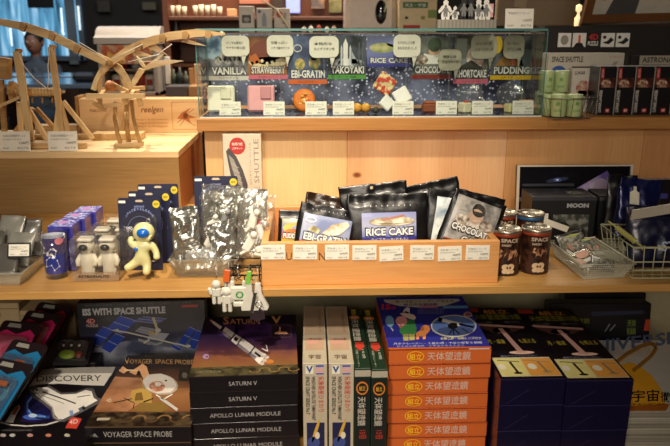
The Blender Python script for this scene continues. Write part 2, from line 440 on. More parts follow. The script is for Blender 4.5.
spot((.05, -.1, 2.5), (.02, 1.65, 1.38), 75, 38, (1, .88, .72), 1, .05)  # rail lamp towards the glass case
area((-.5, -2.0, 1.95), (-.15, 1.2, .9), 34, 1.4, .7, (1, .88, .72))      # added fill light across the aisle for the boxes under the shelf
area((.2, -1.2, 2.8), (0, 1.2, 1), 7, 1.2, .3, (1, .86, .70))
area((.3, 3.4, 2.9), (.3, 4.0, 1), 130, 3.2, .6, (1, .84, .66))
area((-1.9, 5.4, 2.9), (-1.9, 5.9, 1), 25, 1.6, .6, (.75, .88, 1))

# ---------------------------------------------------------------- room shell
m_wallbrown = mat('3a2418', .7, bump=.1); m_dark = mat('15110f', .8)
def quadbox(name, x0, x1, y0, y1, z0, z1, m, kind='structure', **k):
    b = MB(); b.box(((x0 + x1) / 2, (y0 + y1) / 2, (z0 + z1) / 2), (x1 - x0, y1 - y0, z1 - z0), m)
    return b.build(name, kind=kind, **k)
quadbox('floor', -6, 5, -3, 10, -.1, 0, wood('3a2516', '55361f', 'Y', 8, rough=.4))
quadbox('ceiling', -6, 5, -3, 10, 3.0, 3.1, mat('5b4c3e', .9))
quadbox('wall_right', 3.2, 3.3, -3, 10, 0, 3, m_wallbrown)
quadbox('wall_left', -6, -5.9, -3, 10, 0, 3, m_wallbrown)
quadbox('wall_front', -6, 5, -3, -2.9, 0, 3, mat('8a6a4c', .8))
# back wall with the window opening at left
wl = at(-60, 40, 8).x; wr = at(84, 40, 8).x
quadbox('wall_back', wr, 5, 8, 8.1, 0, 3, m_dark)
quadbox('wall_back', wl - 4, wl, 8, 8.1, 0, 3, m_dark)
zt = at(40, 60, 8).z
quadbox('wall_back', wl, wr, 8, 8.1, 0, zt, m_dark)
# window: frame, mullion, frosted panes lit by daylight
def window():
    f = MB(); mf = mat('4b5a6a', .4)
    f.box(((wl + wr) / 2, 7.98, zt + .02), (wr - wl, .12, .05), mf); f.box((wl, 7.98, (zt + 2.95) / 2), (.06, .12, 2.95 - zt), mf)
    f.box((wr, 7.98, (zt + 2.95) / 2), (.06, .12, 2.95 - zt), mf)
    w1 = f.build('window_1', kind='structure')
    b = MB(); b.bar((at(63, -60, 7.95)), (at(75, 64, 7.95)), .09, .06, mat('5d6770', .4)); b.build('mullion', w1)
    m, nt, bs = _new('daylit_frosted_glass'); n = nt.nodes; l = nt.links
    tc = n.new('ShaderNodeTexCoord'); mp = n.new('ShaderNodeMapping'); mp.inputs['Scale'].default_value = (5, 1, .55); l.new(tc.outputs['Object'], mp.inputs[0])
    nz = n.new('ShaderNodeTexNoise'); nz.inputs['Scale'].default_value = 3.2; nz.inputs['Detail'].default_value = 6; nz.inputs['Distortion'].default_value = .6; l.new(mp.outputs[0], nz.inputs[0])
    cr = n.new('ShaderNodeValToRGB'); e = cr.color_ramp.elements; e[0].position = .3; e[0].color = lin('16384f'); e[1].position = .72; e[1].color = lin('b4dcf4')
    k = e.new(.5); k.color = lin('5a98be'); l.new(nz.outputs[0], cr.inputs[0])
    bs.inputs['Base Color'].default_value = lin('335566'); l.new(cr.outputs[0], bs.inputs['Emission Color']); bs.inputs['Emission Strength'].default_value = 1.0; bs.inputs['Roughness'].default_value = .3
    b = MB(); b.box(((wl + wr) / 2, 8.03, (zt + 2.95) / 2), (wr - wl, .02, 2.95 - zt), m); b.build('frosted_pane', w1)
    b = MB()
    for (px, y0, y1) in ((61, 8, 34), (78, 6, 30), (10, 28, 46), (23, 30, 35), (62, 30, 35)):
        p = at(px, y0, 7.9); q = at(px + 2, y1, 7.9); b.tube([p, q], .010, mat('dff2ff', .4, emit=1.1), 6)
    b.build('glint', w1)
    p = at(26, -12, 7.9); q = at(54, 8, 7.9)
    b = MB(); b.box(((p.x + q.x) / 2, 7.9, (p.z + q.z) / 2), (q.x - p.x, .04, p.z - q.z), mat('0d0f12', .5), b=.01); tag(b.build('hanging_sign'), 'dark blank sign board hanging before the blue window', 'sign')
window()

# ---------------------------------------------------------------- the display furniture
YF, ZM = 1.13, 1.022            # front edge and top of the middle shelf
YP = 1.66                        # the upright wood panel
YB = 1.62                        # front edge of the top board
ZL = .69                         # lower shelf
ZT = at(400, 118, YB).z; ZTb = at(400, 130.5, YB).z
W_SH = dict(axis='X', rings=14, rough=.42)
m_shelf = wood('ae7e44', 'd8a862', **W_SH)
XL, XR = -1.25, 1.3
tb = empty('display_table', (0, YF, 0), label='long two-tier wooden display table carrying all the goods', cat='display table')
def part(b, name, par, off, **k):
    """build b given in world coordinates under a parent that stands at OFF"""
    b.v = [v - Vector(off) for v in b.v]; return b.build(name, par, **k)
O = (0, YF, 0)
b = MB(); b.box(((XL - .57) / 2, (YF + 1.75) / 2 + .003, ZM - .007), (-.57 - XL, 1.75 - YF - .006, .014), m_shelf, b=.0008)
b.box(((XR - .571) / 2, (YF + 1.75) / 2, ZM - .007), (XR + .571, 1.75 - YF, .014), m_shelf, b=.0008); part(b, 'middle_shelf', tb, O)
b = MB(); b.box((0.02, 1.27, ZL - .012), (2.5, .66, .024), wood('7a5228', '9c7040', **W_SH)); part(b, 'lower_shelf', tb, O)
b = MB(); b.box((0.02, 1.62, (ZL + ZM - .014) / 2), (2.5, .02, ZM - .014 - ZL), mat('a09878', .8)); part(b, 'back_board', tb, O)
for x in (-1.22, 1.26):
    for y in (1.0, 1.56):
        b = MB(); b.box((x, y, ZL / 2 - .012), (.05, .05, ZL - .024), m_shelf, b=.002); part(b, 'leg', tb, O)
    b = MB(); b.box((x, 1.45, (ZL + ZM - .014) / 2), (.03, .3, ZM - .014 - ZL), m_shelf); part(b, 'upright', tb, O)
# riser: panel of vertical boards and the top board
ri = empty('display_riser', (0, YP, ZM), label='wooden riser of vertical pine boards with a top shelf board holding the glass case', cat='riser')
O = (0, YP, ZM)
xa = at(206, 170, YP).x
seams = [xa, at(347, 170, YP).x, at(505, 170, YP).x, at(640, 170, YP).x, XR]
knot = at(357, 175, YP)
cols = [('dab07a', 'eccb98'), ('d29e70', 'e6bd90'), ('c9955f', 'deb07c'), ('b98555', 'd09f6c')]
zc = (ZM + ZTb) / 2; hh = ZTb - ZM
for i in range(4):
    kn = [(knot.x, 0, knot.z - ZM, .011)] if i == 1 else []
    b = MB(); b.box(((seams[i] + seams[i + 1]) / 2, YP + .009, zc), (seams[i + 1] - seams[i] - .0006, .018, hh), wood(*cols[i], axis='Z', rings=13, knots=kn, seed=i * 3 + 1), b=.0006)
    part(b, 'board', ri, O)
xt = at(197, 125, YB).x
b = MB(); b.box(((xt + XR) / 2, (YB + 2.05) / 2, (ZT + ZTb) / 2), (XR - xt, 2.05 - YB, ZT - ZTb), wood('a8743e', 'cb975c', **W_SH), b=.0015); part(b, 'top_board', ri, O)
b = MB(); b.box((xa + .012, (YP + 2.03) / 2 + .01, zc), (.02, 2.03 - YP - .02, hh), wood('a66a38', 'c88a50', axis='Z')); part(b, 'side_panel', ri, O)
b = MB(); b.box((XR - .012, (YP + 2.03) / 2 + .01, zc), (.02, 2.03 - YP - .02, hh), wood('a66a38', 'c88a50', axis='Z')); part(b, 'side_panel', ri, O)
# the riser reaches back past the table: a low cabinet under it
b = MB(); b.box((0.02, 1.93, (ZM) / 2), (2.5, .34, ZM), wood('7a4f2c', '95683c', axis='X')); tag(b.build('back_cabinet'), 'plain wooden cabinet standing behind the display table', 'cabinet')
# crate at left
YC = 1.66
c0 = at(178, 151, YC); XC1 = c0.x; XC0 = -1.30; ZC = c0.z
cr = empty('wooden_crate', (XC1, YC, ZM), label='large pale pine crate at left on which the wooden machine models stand', cat='crate')
O = (XC1, YC, ZM); m_cr = wood('c08a48', 'e3b470', axis='X', rings=12, rough=.5); DC = .38
b = MB(); b.box(((XC0 + XC1) / 2, YC + .009, (ZM + ZC - .016) / 2), (XC1 - XC0, .018, ZC - ZM - .016), wood('8e6e42', 'b4905a', axis='X', rings=16, seed=4, knots=[(-.48, 0, .03, .008)]), b=.0008); part(b, 'front_board', cr, O)  # front wood toned darker than the lid, standing in for its shade
b = MB(); b.box(((XC0 + XC1) / 2, YC + DC / 2 - .001, ZC - .008), (XC1 - XC0 + .002, DC, .016), wood('c8a878', 'e6c898', axis='X', rings=16, seed=9), b=.001); part(b, 'lid', cr, O)
b = MB(); b.box((XC1 - .009, YC + DC / 2 + .009, (ZM + ZC - .016) / 2), (.018, DC - .018, ZC - ZM - .016), wood('a0693a', 'bf8850', axis='Y', rings=16, knots=[(0, .2, 0, .02)])); part(b, 'side_board', cr, O)
# ---------------------------------------------------------------- shared printing inks and the price cards
K = mat('101012', .45); Wh = mat('eeece6', .5); INK = mat('3c3a3c', .6); CARD = mat('f3efe2', .6); GR = mat('7c7c7c', .5)
PLAS = clear('ffffff', .6, .04); FILM = clear('f4f4f4', .8, .08, .03, bump=.8, bscale=55)
def price_card(p, w, h, label, price='600円', group=None, tilt=0.0, rz=0.0, roll=0.0, border=None, lines=2, head='宇宙食シリーズ', stand=True, th=.0006):
    """thin upright card, bottom centre at p, facing the aisle, leaning back by TILT"""
    b = MB()
    if border: b.box((0, 0, h / 2), (w + .006, .0012, h + .006), border, b=.0004); b.box((0, -.0009, h / 2), (w, .0006, h), CARD)
    else: b.box((0, 0, h / 2), (w, th, h), CARD, b=.0002)
    o = b.build('price_card', None, p, (-tilt, roll, rz), label=label, cat='price card', group=group)
    y = -.0013 if border else -th / 2
    t = MB().face((-w / 2, y, 0), (w, 0, 0), (0, 0, h))
    t.text(head, .10, .70, .86, .84, GR, bold=0)
    if lines > 1: t.text('BLACK SPACE FOOD' if lines == 2 else 'LEONARDO DA VINCI', .10, .55, .72, .63, GR, bold=0)
    t.text(price, .62, .34, .93, .48, INK, bold=.01)
    t.text('商品番号', .08, .10, .30, .19, GR, bold=0); t.text('4521718', .55, .10, .92, .20, GR, bold=.01)
    t.build('price_lettering', o)
    return o
def hold(c, dz=0):
    return c
# ================================================================ TOP TIER: crate top with the wooden machine models
mw = wood('b89464', 'dcc08c', axis='Z', rings=30, rough=.5, fine=.6); mw2 = wood('b08c5c', 'd8b884', axis='X', rings=30, rough=.5, fine=.6)
mw3 = wood('94703e', 'bf9660', axis='X', rings=30, rough=.5)
STR = mat('efe9dc', .7)
ZK = ZC + .0002
# --- winch-driven catapult model, left
def catapult():
    y0 = YC + .05; y1 = YC + .20
    t = empty('catapult_model', (at(40, 140, y0).x, y0, ZC), label='wooden catapult kit model with gear wheel, winding drum and white cord, on the crate', cat='wooden model')
    O = t.location.copy(); X = lambda px, y=y0: at(px, 120, y).x; Z = lambda py, y=y0: at(60, py, y).z
    def stick(name, p, q, w=.012, th=.012, m=mw, up=(0, 1, 0)):
        b = MB(); b.bar(p, q, w, th, m, up=up); return part(b, name, t, O)
    # base rails
    for y, xa_, xb_ in ((y0 + .0, X(14), X(84)), (y1, X(10, y1), X(88, y1))):
        stick('base_rail', (xa_, y, ZC + .007), (xb_, y, ZC + .007), .012, .014, mw2)
    for px in (24, 52, 80):
        stick('cross_rail', (X(px), y0 + .0065, ZC + .007), (X(px), y1 - .0065, ZC + .007), .012, .012, mw3)
    # posts: (bottom px, top px, top py)
    pts = {}
    for k, (bx, tx, ty, y) in enumerate(((27, 17, 51, y0 + .01), (57, 51, 47, y0 + .03))):
        p = Vector((X(bx), y, ZC + .0145)); q = Vector((at(tx, ty, y).x, y, at(tx, ty, y).z)); pts[k] = (p, q)
        b = MB(); b.bar(p, q, .0165 if k == 0 else .013, .012, mw, up=(0, 1, 0)); b.tube([q + Vector((-.003, 0, .002)), q + Vector((.012, 0, .001))], .004, mw3, 8); part(b, 'post', t, O)
    # braces
    stick('brace', (X(45), y0 + .055, ZC + .0145), at(60, 101, y0 + .045), .013, .011)
    stick('brace', (X(84), y0 + .055, ZC + .0145), at(63, 101, y0 + .045), .010, .010)
    stick('brace', (X(66), y0 + .02, ZC + .0145), at(61, 104, y0 + .04), .009, .009)
    stick('brace', (X(10), y0 + .055, ZC + .0145), at(19, 102, y0 + .045), .011, .010)
    stick('brace', (X(38), y0 + .045, ZC + .0145), at(24, 102, y0 + .045), .011, .010)
    # far pair of posts and braces (other side frame)
    stick('brace', (X(58, y1), y1, ZC + .0145), at(36, 108, y1), .010, .010, mw3); stick('brace', (X(12, y1), y1, ZC + .0145), at(33, 108, y1), .010, .010, mw3)
    # drum on axle
    a = at(17, 92, y0 + .045); c = at(60, 92, y0 + .045)
    b = MB(); b.tube([a, c], .010, mw2, 20); b.tube([c, c + Vector((.012, 0, 0))], .003, mw3, 8)
    for k in range(9):
        p = a.lerp(c, .22 + .075 * k); b.tube(arc((p.x, p.y, p.z), .0104, 0, 2 * PI, 14, 'yz')[:-1], .0009, mw3, 5, closed=True)
    dr = part(b, 'winding_drum', t, O)
    for px in (33, 43, 53):
        p = at(px, 95, y0 + .045); b = MB(); b.tube([p + Vector((0, -.006, -.006)), p + Vector((0, -.010, -.018))], .0022, mw3, 8); b.v = [v - O for v in b.v]; b.build('peg', dr)
    # gear wheel
    g = at(13, 91, y0 + .045); pts2 = []
    for k in range(32):
        r = .024 if k % 4 < 2 else .020; an = 2 * PI * k / 32; pts2.append((r * math.cos(an), r * math.sin(an)))
    b = MB(); b.prism(pts2, g + Vector((-.006, 0, 0)), (0, 1, 0), (0, 0, 1), -.011, mw3); b.tube([g + Vector((-.014, 0, 0)), a], .005, mw, 10); part(b, 'gear_wheel', t, O)
    # throwing arm (slanted) with its spoon
    stick('throwing_arm', at(-2, 107, y0 - .01), at(20, 97, y0 + .0), .007, .007, mw2)
    b = MB(); p = at(1, 68, y0 + .02); b.box(p, (.042, .03, .05), mw3, R=(0, .12, 0), b=.002); part(b, 'counterweight_box', t, O)
    stick('hanger', at(1, 80, y0 + .02), (at(0, 100, y0 + .02).x, y0 + .02, ZC + .0145), .011, .011, mw3)
    # cord
    s = [at(18, 52, y0 + .004), at(24, 66, y0), at(34, 78, y0), at(45, 87, y0 + .02), at(50, 90, y0 + .033)]
    b = MB(); b.tube(s, .0009, STR, 6); part(b, 'cord', t, O)
    b = MB(); b.tube([at(50, 48, y0 + .022), at(48, 66, y0 + .02), at(49, 80, y0 + .02), at(47, 90, y0 + .033)], .0012, STR, 6); part(b, 'cord', t, O)
catapult()
# --- flying machine (flapping wings) on its stand
def flyer():
    yc = YC + .06
    base = Vector((at(125, 150, yc).x, yc, ZC))
    t = empty('flying_machine_model', base, label='large wooden flapping-wing flying machine kit model with long jointed wings and a wooden ball pilot', cat='wooden model')
    O = base
    YW_ = 1.612
    def spar(name, pix, ws, y, th=.007, m=mw2):
        """flat jointed wing spar through pixels, thickness in depth"""
        P = [at(px, py, y) for px, py in pix]; up = []; dn = []
        for i, p in enumerate(P):
            a = P[max(i - 1, 0)]; c = P[min(i + 1, len(P) - 1)]; d = (c - a).normalized(); nrm = Vector((-d.z, 0, d.x))
            up.append(p + nrm * ws[i] / 2); dn.append(p - nrm * ws[i] / 2)
        ol = [(v.x, v.z) for v in dn + up[::-1]]
        b = MB(); b.prism(ol, (0, y, 0), (1, 0, 0), (0, 0, 1), th, m); return part(b, name, t, O)
    L = spar('wing', [(-14, 19), (5, 23), (26, 27), (52, 36), (78, 49), (106, 63)], [.011, .015, .018, .019, .018, .014], YW_)
    R = spar('wing', [(110, 63), (128, 50), (150, 41), (170, 36), (196, 33), (225, 34)], [.014, .017, .018, .018, .017, .004], YW_)
    def onwing(name, par, pts, m=mw3, th=.010, y=1.603):
        P = [at(a, c, y) for a, c in pts]; b = MB(); b.prism([(v.x, v.z) for v in P], (0, y, 0), (1, 0, 0), (0, 0, 1), th, m); b.v = [v - O for v in b.v]; return b.build(name, par)
    for (x, y_) in ((22, 26), (51, 35), (76, 48)): onwing('hinge_block', L, [(x - 3, y_ + 4), (x + 1, y_ + 6), (x + 4, y_), (x + 1, y_ - 4), (x - 2, y_ - 4)])
    for (x, y_) in ((138, 46), (162, 38), (185, 35), (208, 34)): onwing('hinge_block', R, [(x - 3, y_ + 4), (x + 2, y_ + 4), (x + 4, y_), (x + 1, y_ - 4), (x - 3, y_ - 3)])
    # feather-like points under the right wing
    onwing('wing_rib', R, [(149, 42), (156, 45), (167, 55), (152, 50), (146, 47)], mw2, .004, 1.621); onwing('wing_rib', R, [(185, 39), (196, 42), (206, 46), (190, 44), (181, 42)], mw2, .004, 1.621)
    onwing('wing_rib', R, [(132, 51), (139, 51), (152, 56), (134, 56)], mw2, .004, 1.621)
    # slot lines: cords along the wings
    for par, a, c in ((L, (79, 42), (104, 57)), (R, (112, 59), (143, 44)), (R, (128, 62), (160, 54)), (R, (158, 54), (172, 44))):
        b = MB(); b.tube([at(*a, 1.600), at(*c, 1.600)], .0010, STR, 6); b.v = [v - O for v in b.v]; b.build('wing_cord', par)
    # body: crossed curved frames
    def bow(pix, w, y):
        return spar('curved_frame', pix, w, y, .009, mw)
    bow([(122, 56), (110, 63), (102, 70), (96, 80), (93, 90)], [.012, .016, .013, .010, .011], 1.622)
    bow([(96, 55), (108, 62), (119, 68), (126, 78), (131, 88)], [.012, .016, .013, .010, .010], 1.640)
    bow([(114, 66), (121, 74), (125, 86), (126, 96)], [.010, .009, .009, .010], yc + .028)
    bow([(108, 66), (100, 76), (99, 88), (101, 96)], [.010, .009, .009, .010], yc + .036)
    b = MB(); c = at(109, 63, 1.604); b.tube([c + Vector((0, -.004, 0)), c + Vector((0, .12, 0))], .0065, mw3, 14); part(b, 'wing_axle', t, O)
    b = MB(); b.ball(at(110, 86, yc + .01), .0135, mat('b87a4a', .45), 20); part(b, 'ball_pilot', t, O)
    # lower bar and cross sticks
    def st(name, p, q, w=.009, th=.009, m=mw2): b = MB(); b.bar(p, q, w, th, m, up=(0, 1, 0)); return part(b, name, t, O)
    st('cross_bar', at(86, 96, 1.630), at(145, 96, 1.630), .011, .008)
    for px in (100, 130): st('depth_bar', at(px, 97, 1.63), at(px + 4, 91, yc + .055), .009, .009)
    st('cross_bar', at(98, 90, yc + .05), at(145, 88, yc + .05), .010, .009)
    for (x0, y0_, x1, y1_) in ((93, 102, 106, 110), (104, 106, 122, 104), (137, 90, 141, 106), (123, 92, 126, 104)):
        st('linkage', at(x0, y0_, yc - .004), at(x1, y1_, yc + .004), .011, .009)
    st('linkage', at(99, 97, yc + .0), at(101, 106, yc + .0)); st('linkage', at(112, 84, yc + .02), at(128, 92, yc + .02), .011, .012)
    # stand: two bent legs on a foot
    for pix, y in (([(115, 102), (114, 118), (117, 134), (120, 143)], yc + .0), ([(131, 100), (133, 118), (137, 134), (140, 143)], yc + .01), ([(127, 102), (127, 118), (127, 130), (128, 141)], yc + .03)):
        spar('stand_leg', pix, [.008, .007, .008, .009], y, .008, mw3)
    P = [atz(117, 148, ZC + .006), atz(150, 148, ZC + .006)]
    b = MB(); b.box((at(129, 146, yc + .01).x, yc + .012, ZC + .005), (.062, .05, .0099), mw2, b=.0008); part(b, 'stand_foot', t, O)
    b = MB(); b.tube([(at(129, 140, yc + .03).x + dx, yc + .025, ZC + .0099) for dx in (0, .0)] [:1] + [Vector((at(127, 120, yc + .03).x, yc + .025, at(127, 112, yc + .03).z))], .006, mw3, 12); part(b, 'stand_post', t, O)
flyer()
# --- small bright glider behind
def small_glider():
    y = YC + .27; base = atz(118, 127, ZC); base = Vector((at(120, 126, y).x, y, ZC))
    t = empty('glider_model', base, label='small pale wooden bird-like glider model perched behind the large flying machine', cat='wooden model')
    def sp(name, pts, m=wood('e0c898', 'f4e4c0', axis='X', rings=30), th=.008, dy=0):
        P = [at(a, c, y + dy) for a, c in pts]; b = MB(); b.prism([(v.x, v.z) for v in P], (0, y + dy, 0), (1, 0, 0), (0, 0, 1), th, m); return part(b, name, t, base)
    sp('wing', [(136, 56), (140, 59), (145, 66), (151, 62), (160, 55), (164, 54), (156, 62), (170, 60), (183, 61), (170, 64), (156, 67), (146, 70), (141, 66)])
    sp('fuselage', [(139, 68), (145, 70), (135, 85), (131, 91), (126, 90), (131, 82)], dy=.009)
    b = MB(); b.bar(at(129, 88, y + .013), Vector((at(120, 126, y).x, y + .013, ZC)), .008, .008, mw2, up=(0, 1, 0)); part(b, 'stand_post', t, base)
    b = MB(); b.box((base.x, y + .013, ZC + .003), (.05, .05, .0059), mw2, b=.0006); part(b, 'stand_foot', t, base)
    b = MB(); b.tube([at(140, 62, y - .004), at(168, 60, y - .004)], .0008, STR, 6); part(b, 'cord', t, base)
small_glider()
# --- printed wooden box behind the flyer
def printed_box():
    y = YC + .31; a = at(79, 129, y); z1 = at(100, 99, y).z; c = at(204, 129, y)
    t = empty('printed_wooden_box', ((a.x + c.x) / 2, y, ZC), label='low pale wooden box printed with handwriting and a sketch, at the back of the crate', cat='box')
    W = c.x - a.x - .012; H = z1 - ZC
    m = wood('dfb27a', 'f0cd9c', axis='X', rings=10)
    b = MB(); b.box((0, .03, H / 2), (W, .06, H), m, b=.001); bx = b.build('box_body', t)
    b = MB(); b.box((-W / 2 - .004, .028, H / 2 + .004), (.008, .07, H + .008), mw3, b=.001); b.build('end_batten', t)
    f = MB().face((-W / 2, 0, 0), (W, 0, 0), (0, 0, H)); br = mat('8a4c2a', .7); lb = mat('c87a48', .7)
    f.text('reelgen', .50, .55, .68, .78, br, shear=.1); f.text('macchine', .08, .62, .22, .74, br, shear=.1, bold=0)
    for k in range(3): f.text('disegno di ala battente', .46, .36 - .10 * k, .72, .42 - .10 * k, lb, bold=0)
    for (x0, y0_, x1, y1_) in ((.76, .1, .99, .1), (.76, .9, .99, .9), (.76, .1, .76, .9), (.99, .1, .99, .9)): f.line((x0, y0_), (x1, y1_), .004, lb, asp=W / H)
    f.poly([(.80, .42), (.84, .60), (.92, .74), (.88, .56), (.96, .44), (.90, .42), (.91, .28), (.86, .38)], lb); f.ell(.87, .5, .02, .1, br, 3)
    for (p, q) in (((.80, .3), (.94, .7)), ((.82, .2), (.86, .4)), ((.9, .3), (.95, .2))): f.line(p, q, .004, br, asp=W / H)
    f.build('printed_drawing', bx)
    # kit stacked at left of it
    y2 = YC + .30; a = at(34, 128, y2); c = at(76, 128, y2)
    b = MB(); b.box((0, .03, .011), (c.x - a.x, .05, .021), mw2, b=.001); o = b.build('wooden_block', None, ((a.x + c.x) / 2, y2, ZC), label='small low pale wooden block on the crate behind the catapult', cat='block')
    p = atz(122, 127, ZC); b = MB(); b.box((0, 0, .0085), (.13, .05, .0168), mw, b=.0008); b.build('wooden_block', None, (at(120, 126, YC + .22).x, YC + .20, ZC + .0001), label='flat pale wooden block lying in front of the printed box behind the flying machine', cat='block')
printed_box()
yk = YC - .003
for px0, px1, lab, pr in ((2, 32, 'white price card on the crate edge, left of two, below the catapult gear wheel', '3,200円'), (49.5, 79, 'white price card on the crate edge, right of two, between catapult and flying machine', '3,800円')):
    a = at(px0, 151, yk - .004); c = at(px1, 151, yk - .004)
    # stands on the crate lid, leaning just behind the front edge
    zt_ = at(px0, 131, YC + .02).z
    a = at(px0, 148, YC + .02); c = at(px1, 148, YC + .02)
    price_card(Vector(((a.x + c.x) / 2, YC + .012, ZC + .0003)), c.x - a.x, .046, lab, pr, tilt=.12, lines=3, head='木製科学模型キット')
# ================================================================ GLASS CASE on the top board
yf = YB + .012; gx0 = at(199.5, 114, yf).x; gx1 = at(541.5, 114, yf).x; gd = .17; gz1 = at(350, 31, yf).z; G = .005
gh = gz1 - ZT; gw = gx1 - gx0; gxc = (gx0 + gx1) / 2
gc = empty('glass_display_case', (gxc, yf, ZT), label='long glass display case on the top board showing opened space food', cat='display case')
m_gl = clear('fcfffe', .5, .02, ior=1.5); m_edge = mat('5a8a8a', .15, var=.1, coat=.6)
def gpane(name, c, d):
    b = MB(); b.box(c, d, m_gl); return b.build(name, gc)
gpane('front_pane', (0, G / 2, gh / 2), (gw, G, gh)); gpane('side_pane', (-gw / 2 + G / 2, gd / 2, gh / 2), (G, gd - 2 * G, gh)); gpane('side_pane', (gw / 2 - G / 2, gd / 2, gh / 2), (G, gd - 2 * G, gh))
gpane('top_pane', (0, gd / 2, gh + G / 2 + .0003), (gw, gd, G))
b = MB()
for sx in (-1, 1):
    b.box((sx * (gw / 2 + .0006), .0006, gh / 2), (.0022, .0022, gh), m_edge, b=.0004); b.box((sx * (gw / 2 + .0006), gd, gh / 2), (.002, .002, gh), m_edge)
b.box((0, -.0006, gh + .0028), (gw, .0012, .005), m_edge); b.box((0, -.0008, .0016), (gw, .0016, .003), mat('cfd8d4', .2))
b.build('glass_edge', gc)
# starry tray floor and back card
b = MB(); b.box((0, gd / 2, .002), (gw - .014, gd - .012, .004), stars('1c2038', '3a4264', 130, .25, 10, .24, dense=.6)); b.build('starry_base', gc)
b = MB(); b.box((0, gd - .012, gh / 2 + .003), (gw - .016, .003, gh - .02), stars('24273c', '7c82a0', 120, .3, 12, .24, dense=.7, seed=3)); bk = b.build('starry_back_card', gc)
yb = gd - .0137
# posters on the back card : frame coordinates via pixels on that plane
YW = yf + yb
def fx(px, py=60): return at(px, py, YW).x - gxc
def fz(py, px=350): return at(px, py, YW).z - ZT
PINK = mat('d86a80', .4); ORG = mat('d8662a', .4); YEL = mat('e6b91e', .4); GRN = mat('4f9a3c', .4); TEA = mat('d8d4cc', .4); RED = mat('c23a2a', .4)
def poster(x0, x1, y0, y1, pic, title, strip, sub, deco=None, par=bk, lab=None):
    f = MB().face((fx(x0), yb - .0006, fz(y1)), (fx(x1) - fx(x0), 0, 0), (0, 0, fz(y0) - fz(y1)))
    f.rect(0, .0, 1, 1, pic, 0)
    if deco: deco(f)
    f.rect(0, 0, 1, .10, strip, 2)
    f.text(sub, .25, .025, .75, .075, K if strip is not K else Wh, 3, bold=0)
    f.text(title, .06, .115, .97, .315, K, 3, bold=.09); f.text(title, .08, .13, .95, .30, Wh, 4, bold=.035)
    return f.build('poster', par)
def d_van(f):
    f.poly([(0, 1), (0, .5), (.3, .45), (.5, .8), (.3, 1)], clouds('3c5c7a', 'a8c4d8', 30), 1)
    for a in range(6): f.ell(.25 + .12 * a, .45 + .07 * (a % 2), .09, .10, clouds('c8c4be', '5a5652', 90), 2)
    f.poly([(.86, .35), (.94, .35), (.92, .8), (.90, .9), (.88, .8)], Wh, 3)
def d_str(f):
    f.ell(.45, .62, .40, .28, grad(['f0c060', 'd8802a', '7a3414'], 'Z', .03, .13), 2); f.ell(.5, .40, .5, .12, mat('f0dca8', .5), 2)
    f.poly([(0, .5), (.2, .6), (.34, .4), (.1, .33)], mat('c86a2a'), 3)
    for k in range(7): f.ell(.1 + k * .13, .37 + .03 * (k % 3), .04, .04, mat('f6e9c4'), 3)
def d_ebi(f):
    f.ell(.3, .42, .13, .12, clouds('d8b868', '7a8a4a', 120), 2); f.ell(.68, .45, .15, .14, clouds('d8b868', '7a8a4a', 120, seed=2), 2)
    f.poly([(.6, .5), (.66, .95), (.72, .95), (.72, .5)], mat('8892a8'), 2); f.ring(.25, .75, .10, .07, .015, Wh)
def d_tak(f):
    f.poly([(.40, .32), (.40, .82), (.46, .95), (.52, .82), (.52, .32)], Wh, 3)
    for x in (.33, .56): f.poly([(x, .32), (x, .72), (x + .025, .80), (x + .05, .72), (x + .05, .32)], mat('c8ccd2'), 3)
    f.poly([(.25, .36), (.38, .55), (.38, .36)], mat('9aa2ac'), 2); f.poly([(.62, .36), (.62, .66), (.80, .36)], mat('aab2bc'), 2)
    for x in (.1, .8, .9): f.rect(x, .32, x + .03, .85, mat('5a626c'), 2)
    f.ell(.5, .38, .45, .10, clouds('d8dce0', '70767c', 60), 2)
def d_rice(f):
    f.ell(.35, .62, .3, .16, clouds('d8cf9a', '8a9a52', 40), 2); f.ell(.75, .75, .3, .12, mat('8088b8'), 2)
def d_choc(f):
    f.ell(.55, .80, .17, .17, mat('41533a'), 3); f.ell(.55, .66, .14, .18, mat('d8b090'), 2); f.poly([(.12, .35), (.3, .6), (.5, .55), (.75, .6), (.95, .35)], Wh, 3); f.ell(.2, .45, .2, .12, clouds('e8e0d0', '6a4c32', 80), 4)
    f.ell(.80, .42, .16, .10, clouds('d8d0c0', '4a3c32', 80), 4)
def d_moc(f):
    f.rect(.05, .35, .35, .95, mat('8a8f88'), 2); f.ell(.6, .55, .25, .25, clouds('d8a088', 'f0e4d8', 60), 2); f.poly([(0, .3), (.5, .5), (.9, .3)], mat('3a3c34'), 3)
def d_pud(f):
    f.ell(.14, .80, .12, .2, mat('e8c030'), 3); f.ell(.0, .85, .13, .15, mat('3a7ac0'), 2); f.poly([(.1, .32), (.45, .75), (.7, .6), (.8, .32)], mat('a8783a'), 2); f.poly([(.48, .33), (.5, .62), (.6, .62), (.62, .33)], mat('c85a28'), 4); f.ell(.8, .5, .2, .2, mat('5a6468'), 2)
poster(208, 248, 36, 80, clouds('3a3a3e', '8a8a90', 40), 'VANILLA', TEA, 'バニラアイス', d_van)
poster(248, 287, 36, 79, grad(['6a4a20', 'c87a2a', '3a2010'], 'Z', .06, .19, .3, 40), 'STRAWBERRY', PINK, 'ストロベリーアイス', d_str)
poster(288, 327, 36, 84, clouds('2c3a5c', '5a6a90', 25), 'EBI-GRATIN', ORG, 'エビグラタン', d_ebi)
poster(328, 366, 36, 79, clouds('1e2228', '4a525c', 30), 'TAKOYAKI', GRN, 'たこ焼', d_tak)
poster(367, 410, 36, 67, grad(['3a3ca0', '8088c0', '5a6078'], 'Z', .1, .19, .2, 30), 'RICE CAKE', mat('3b3f92', .4), 'ライスケーキ(おもち)', d_rice)
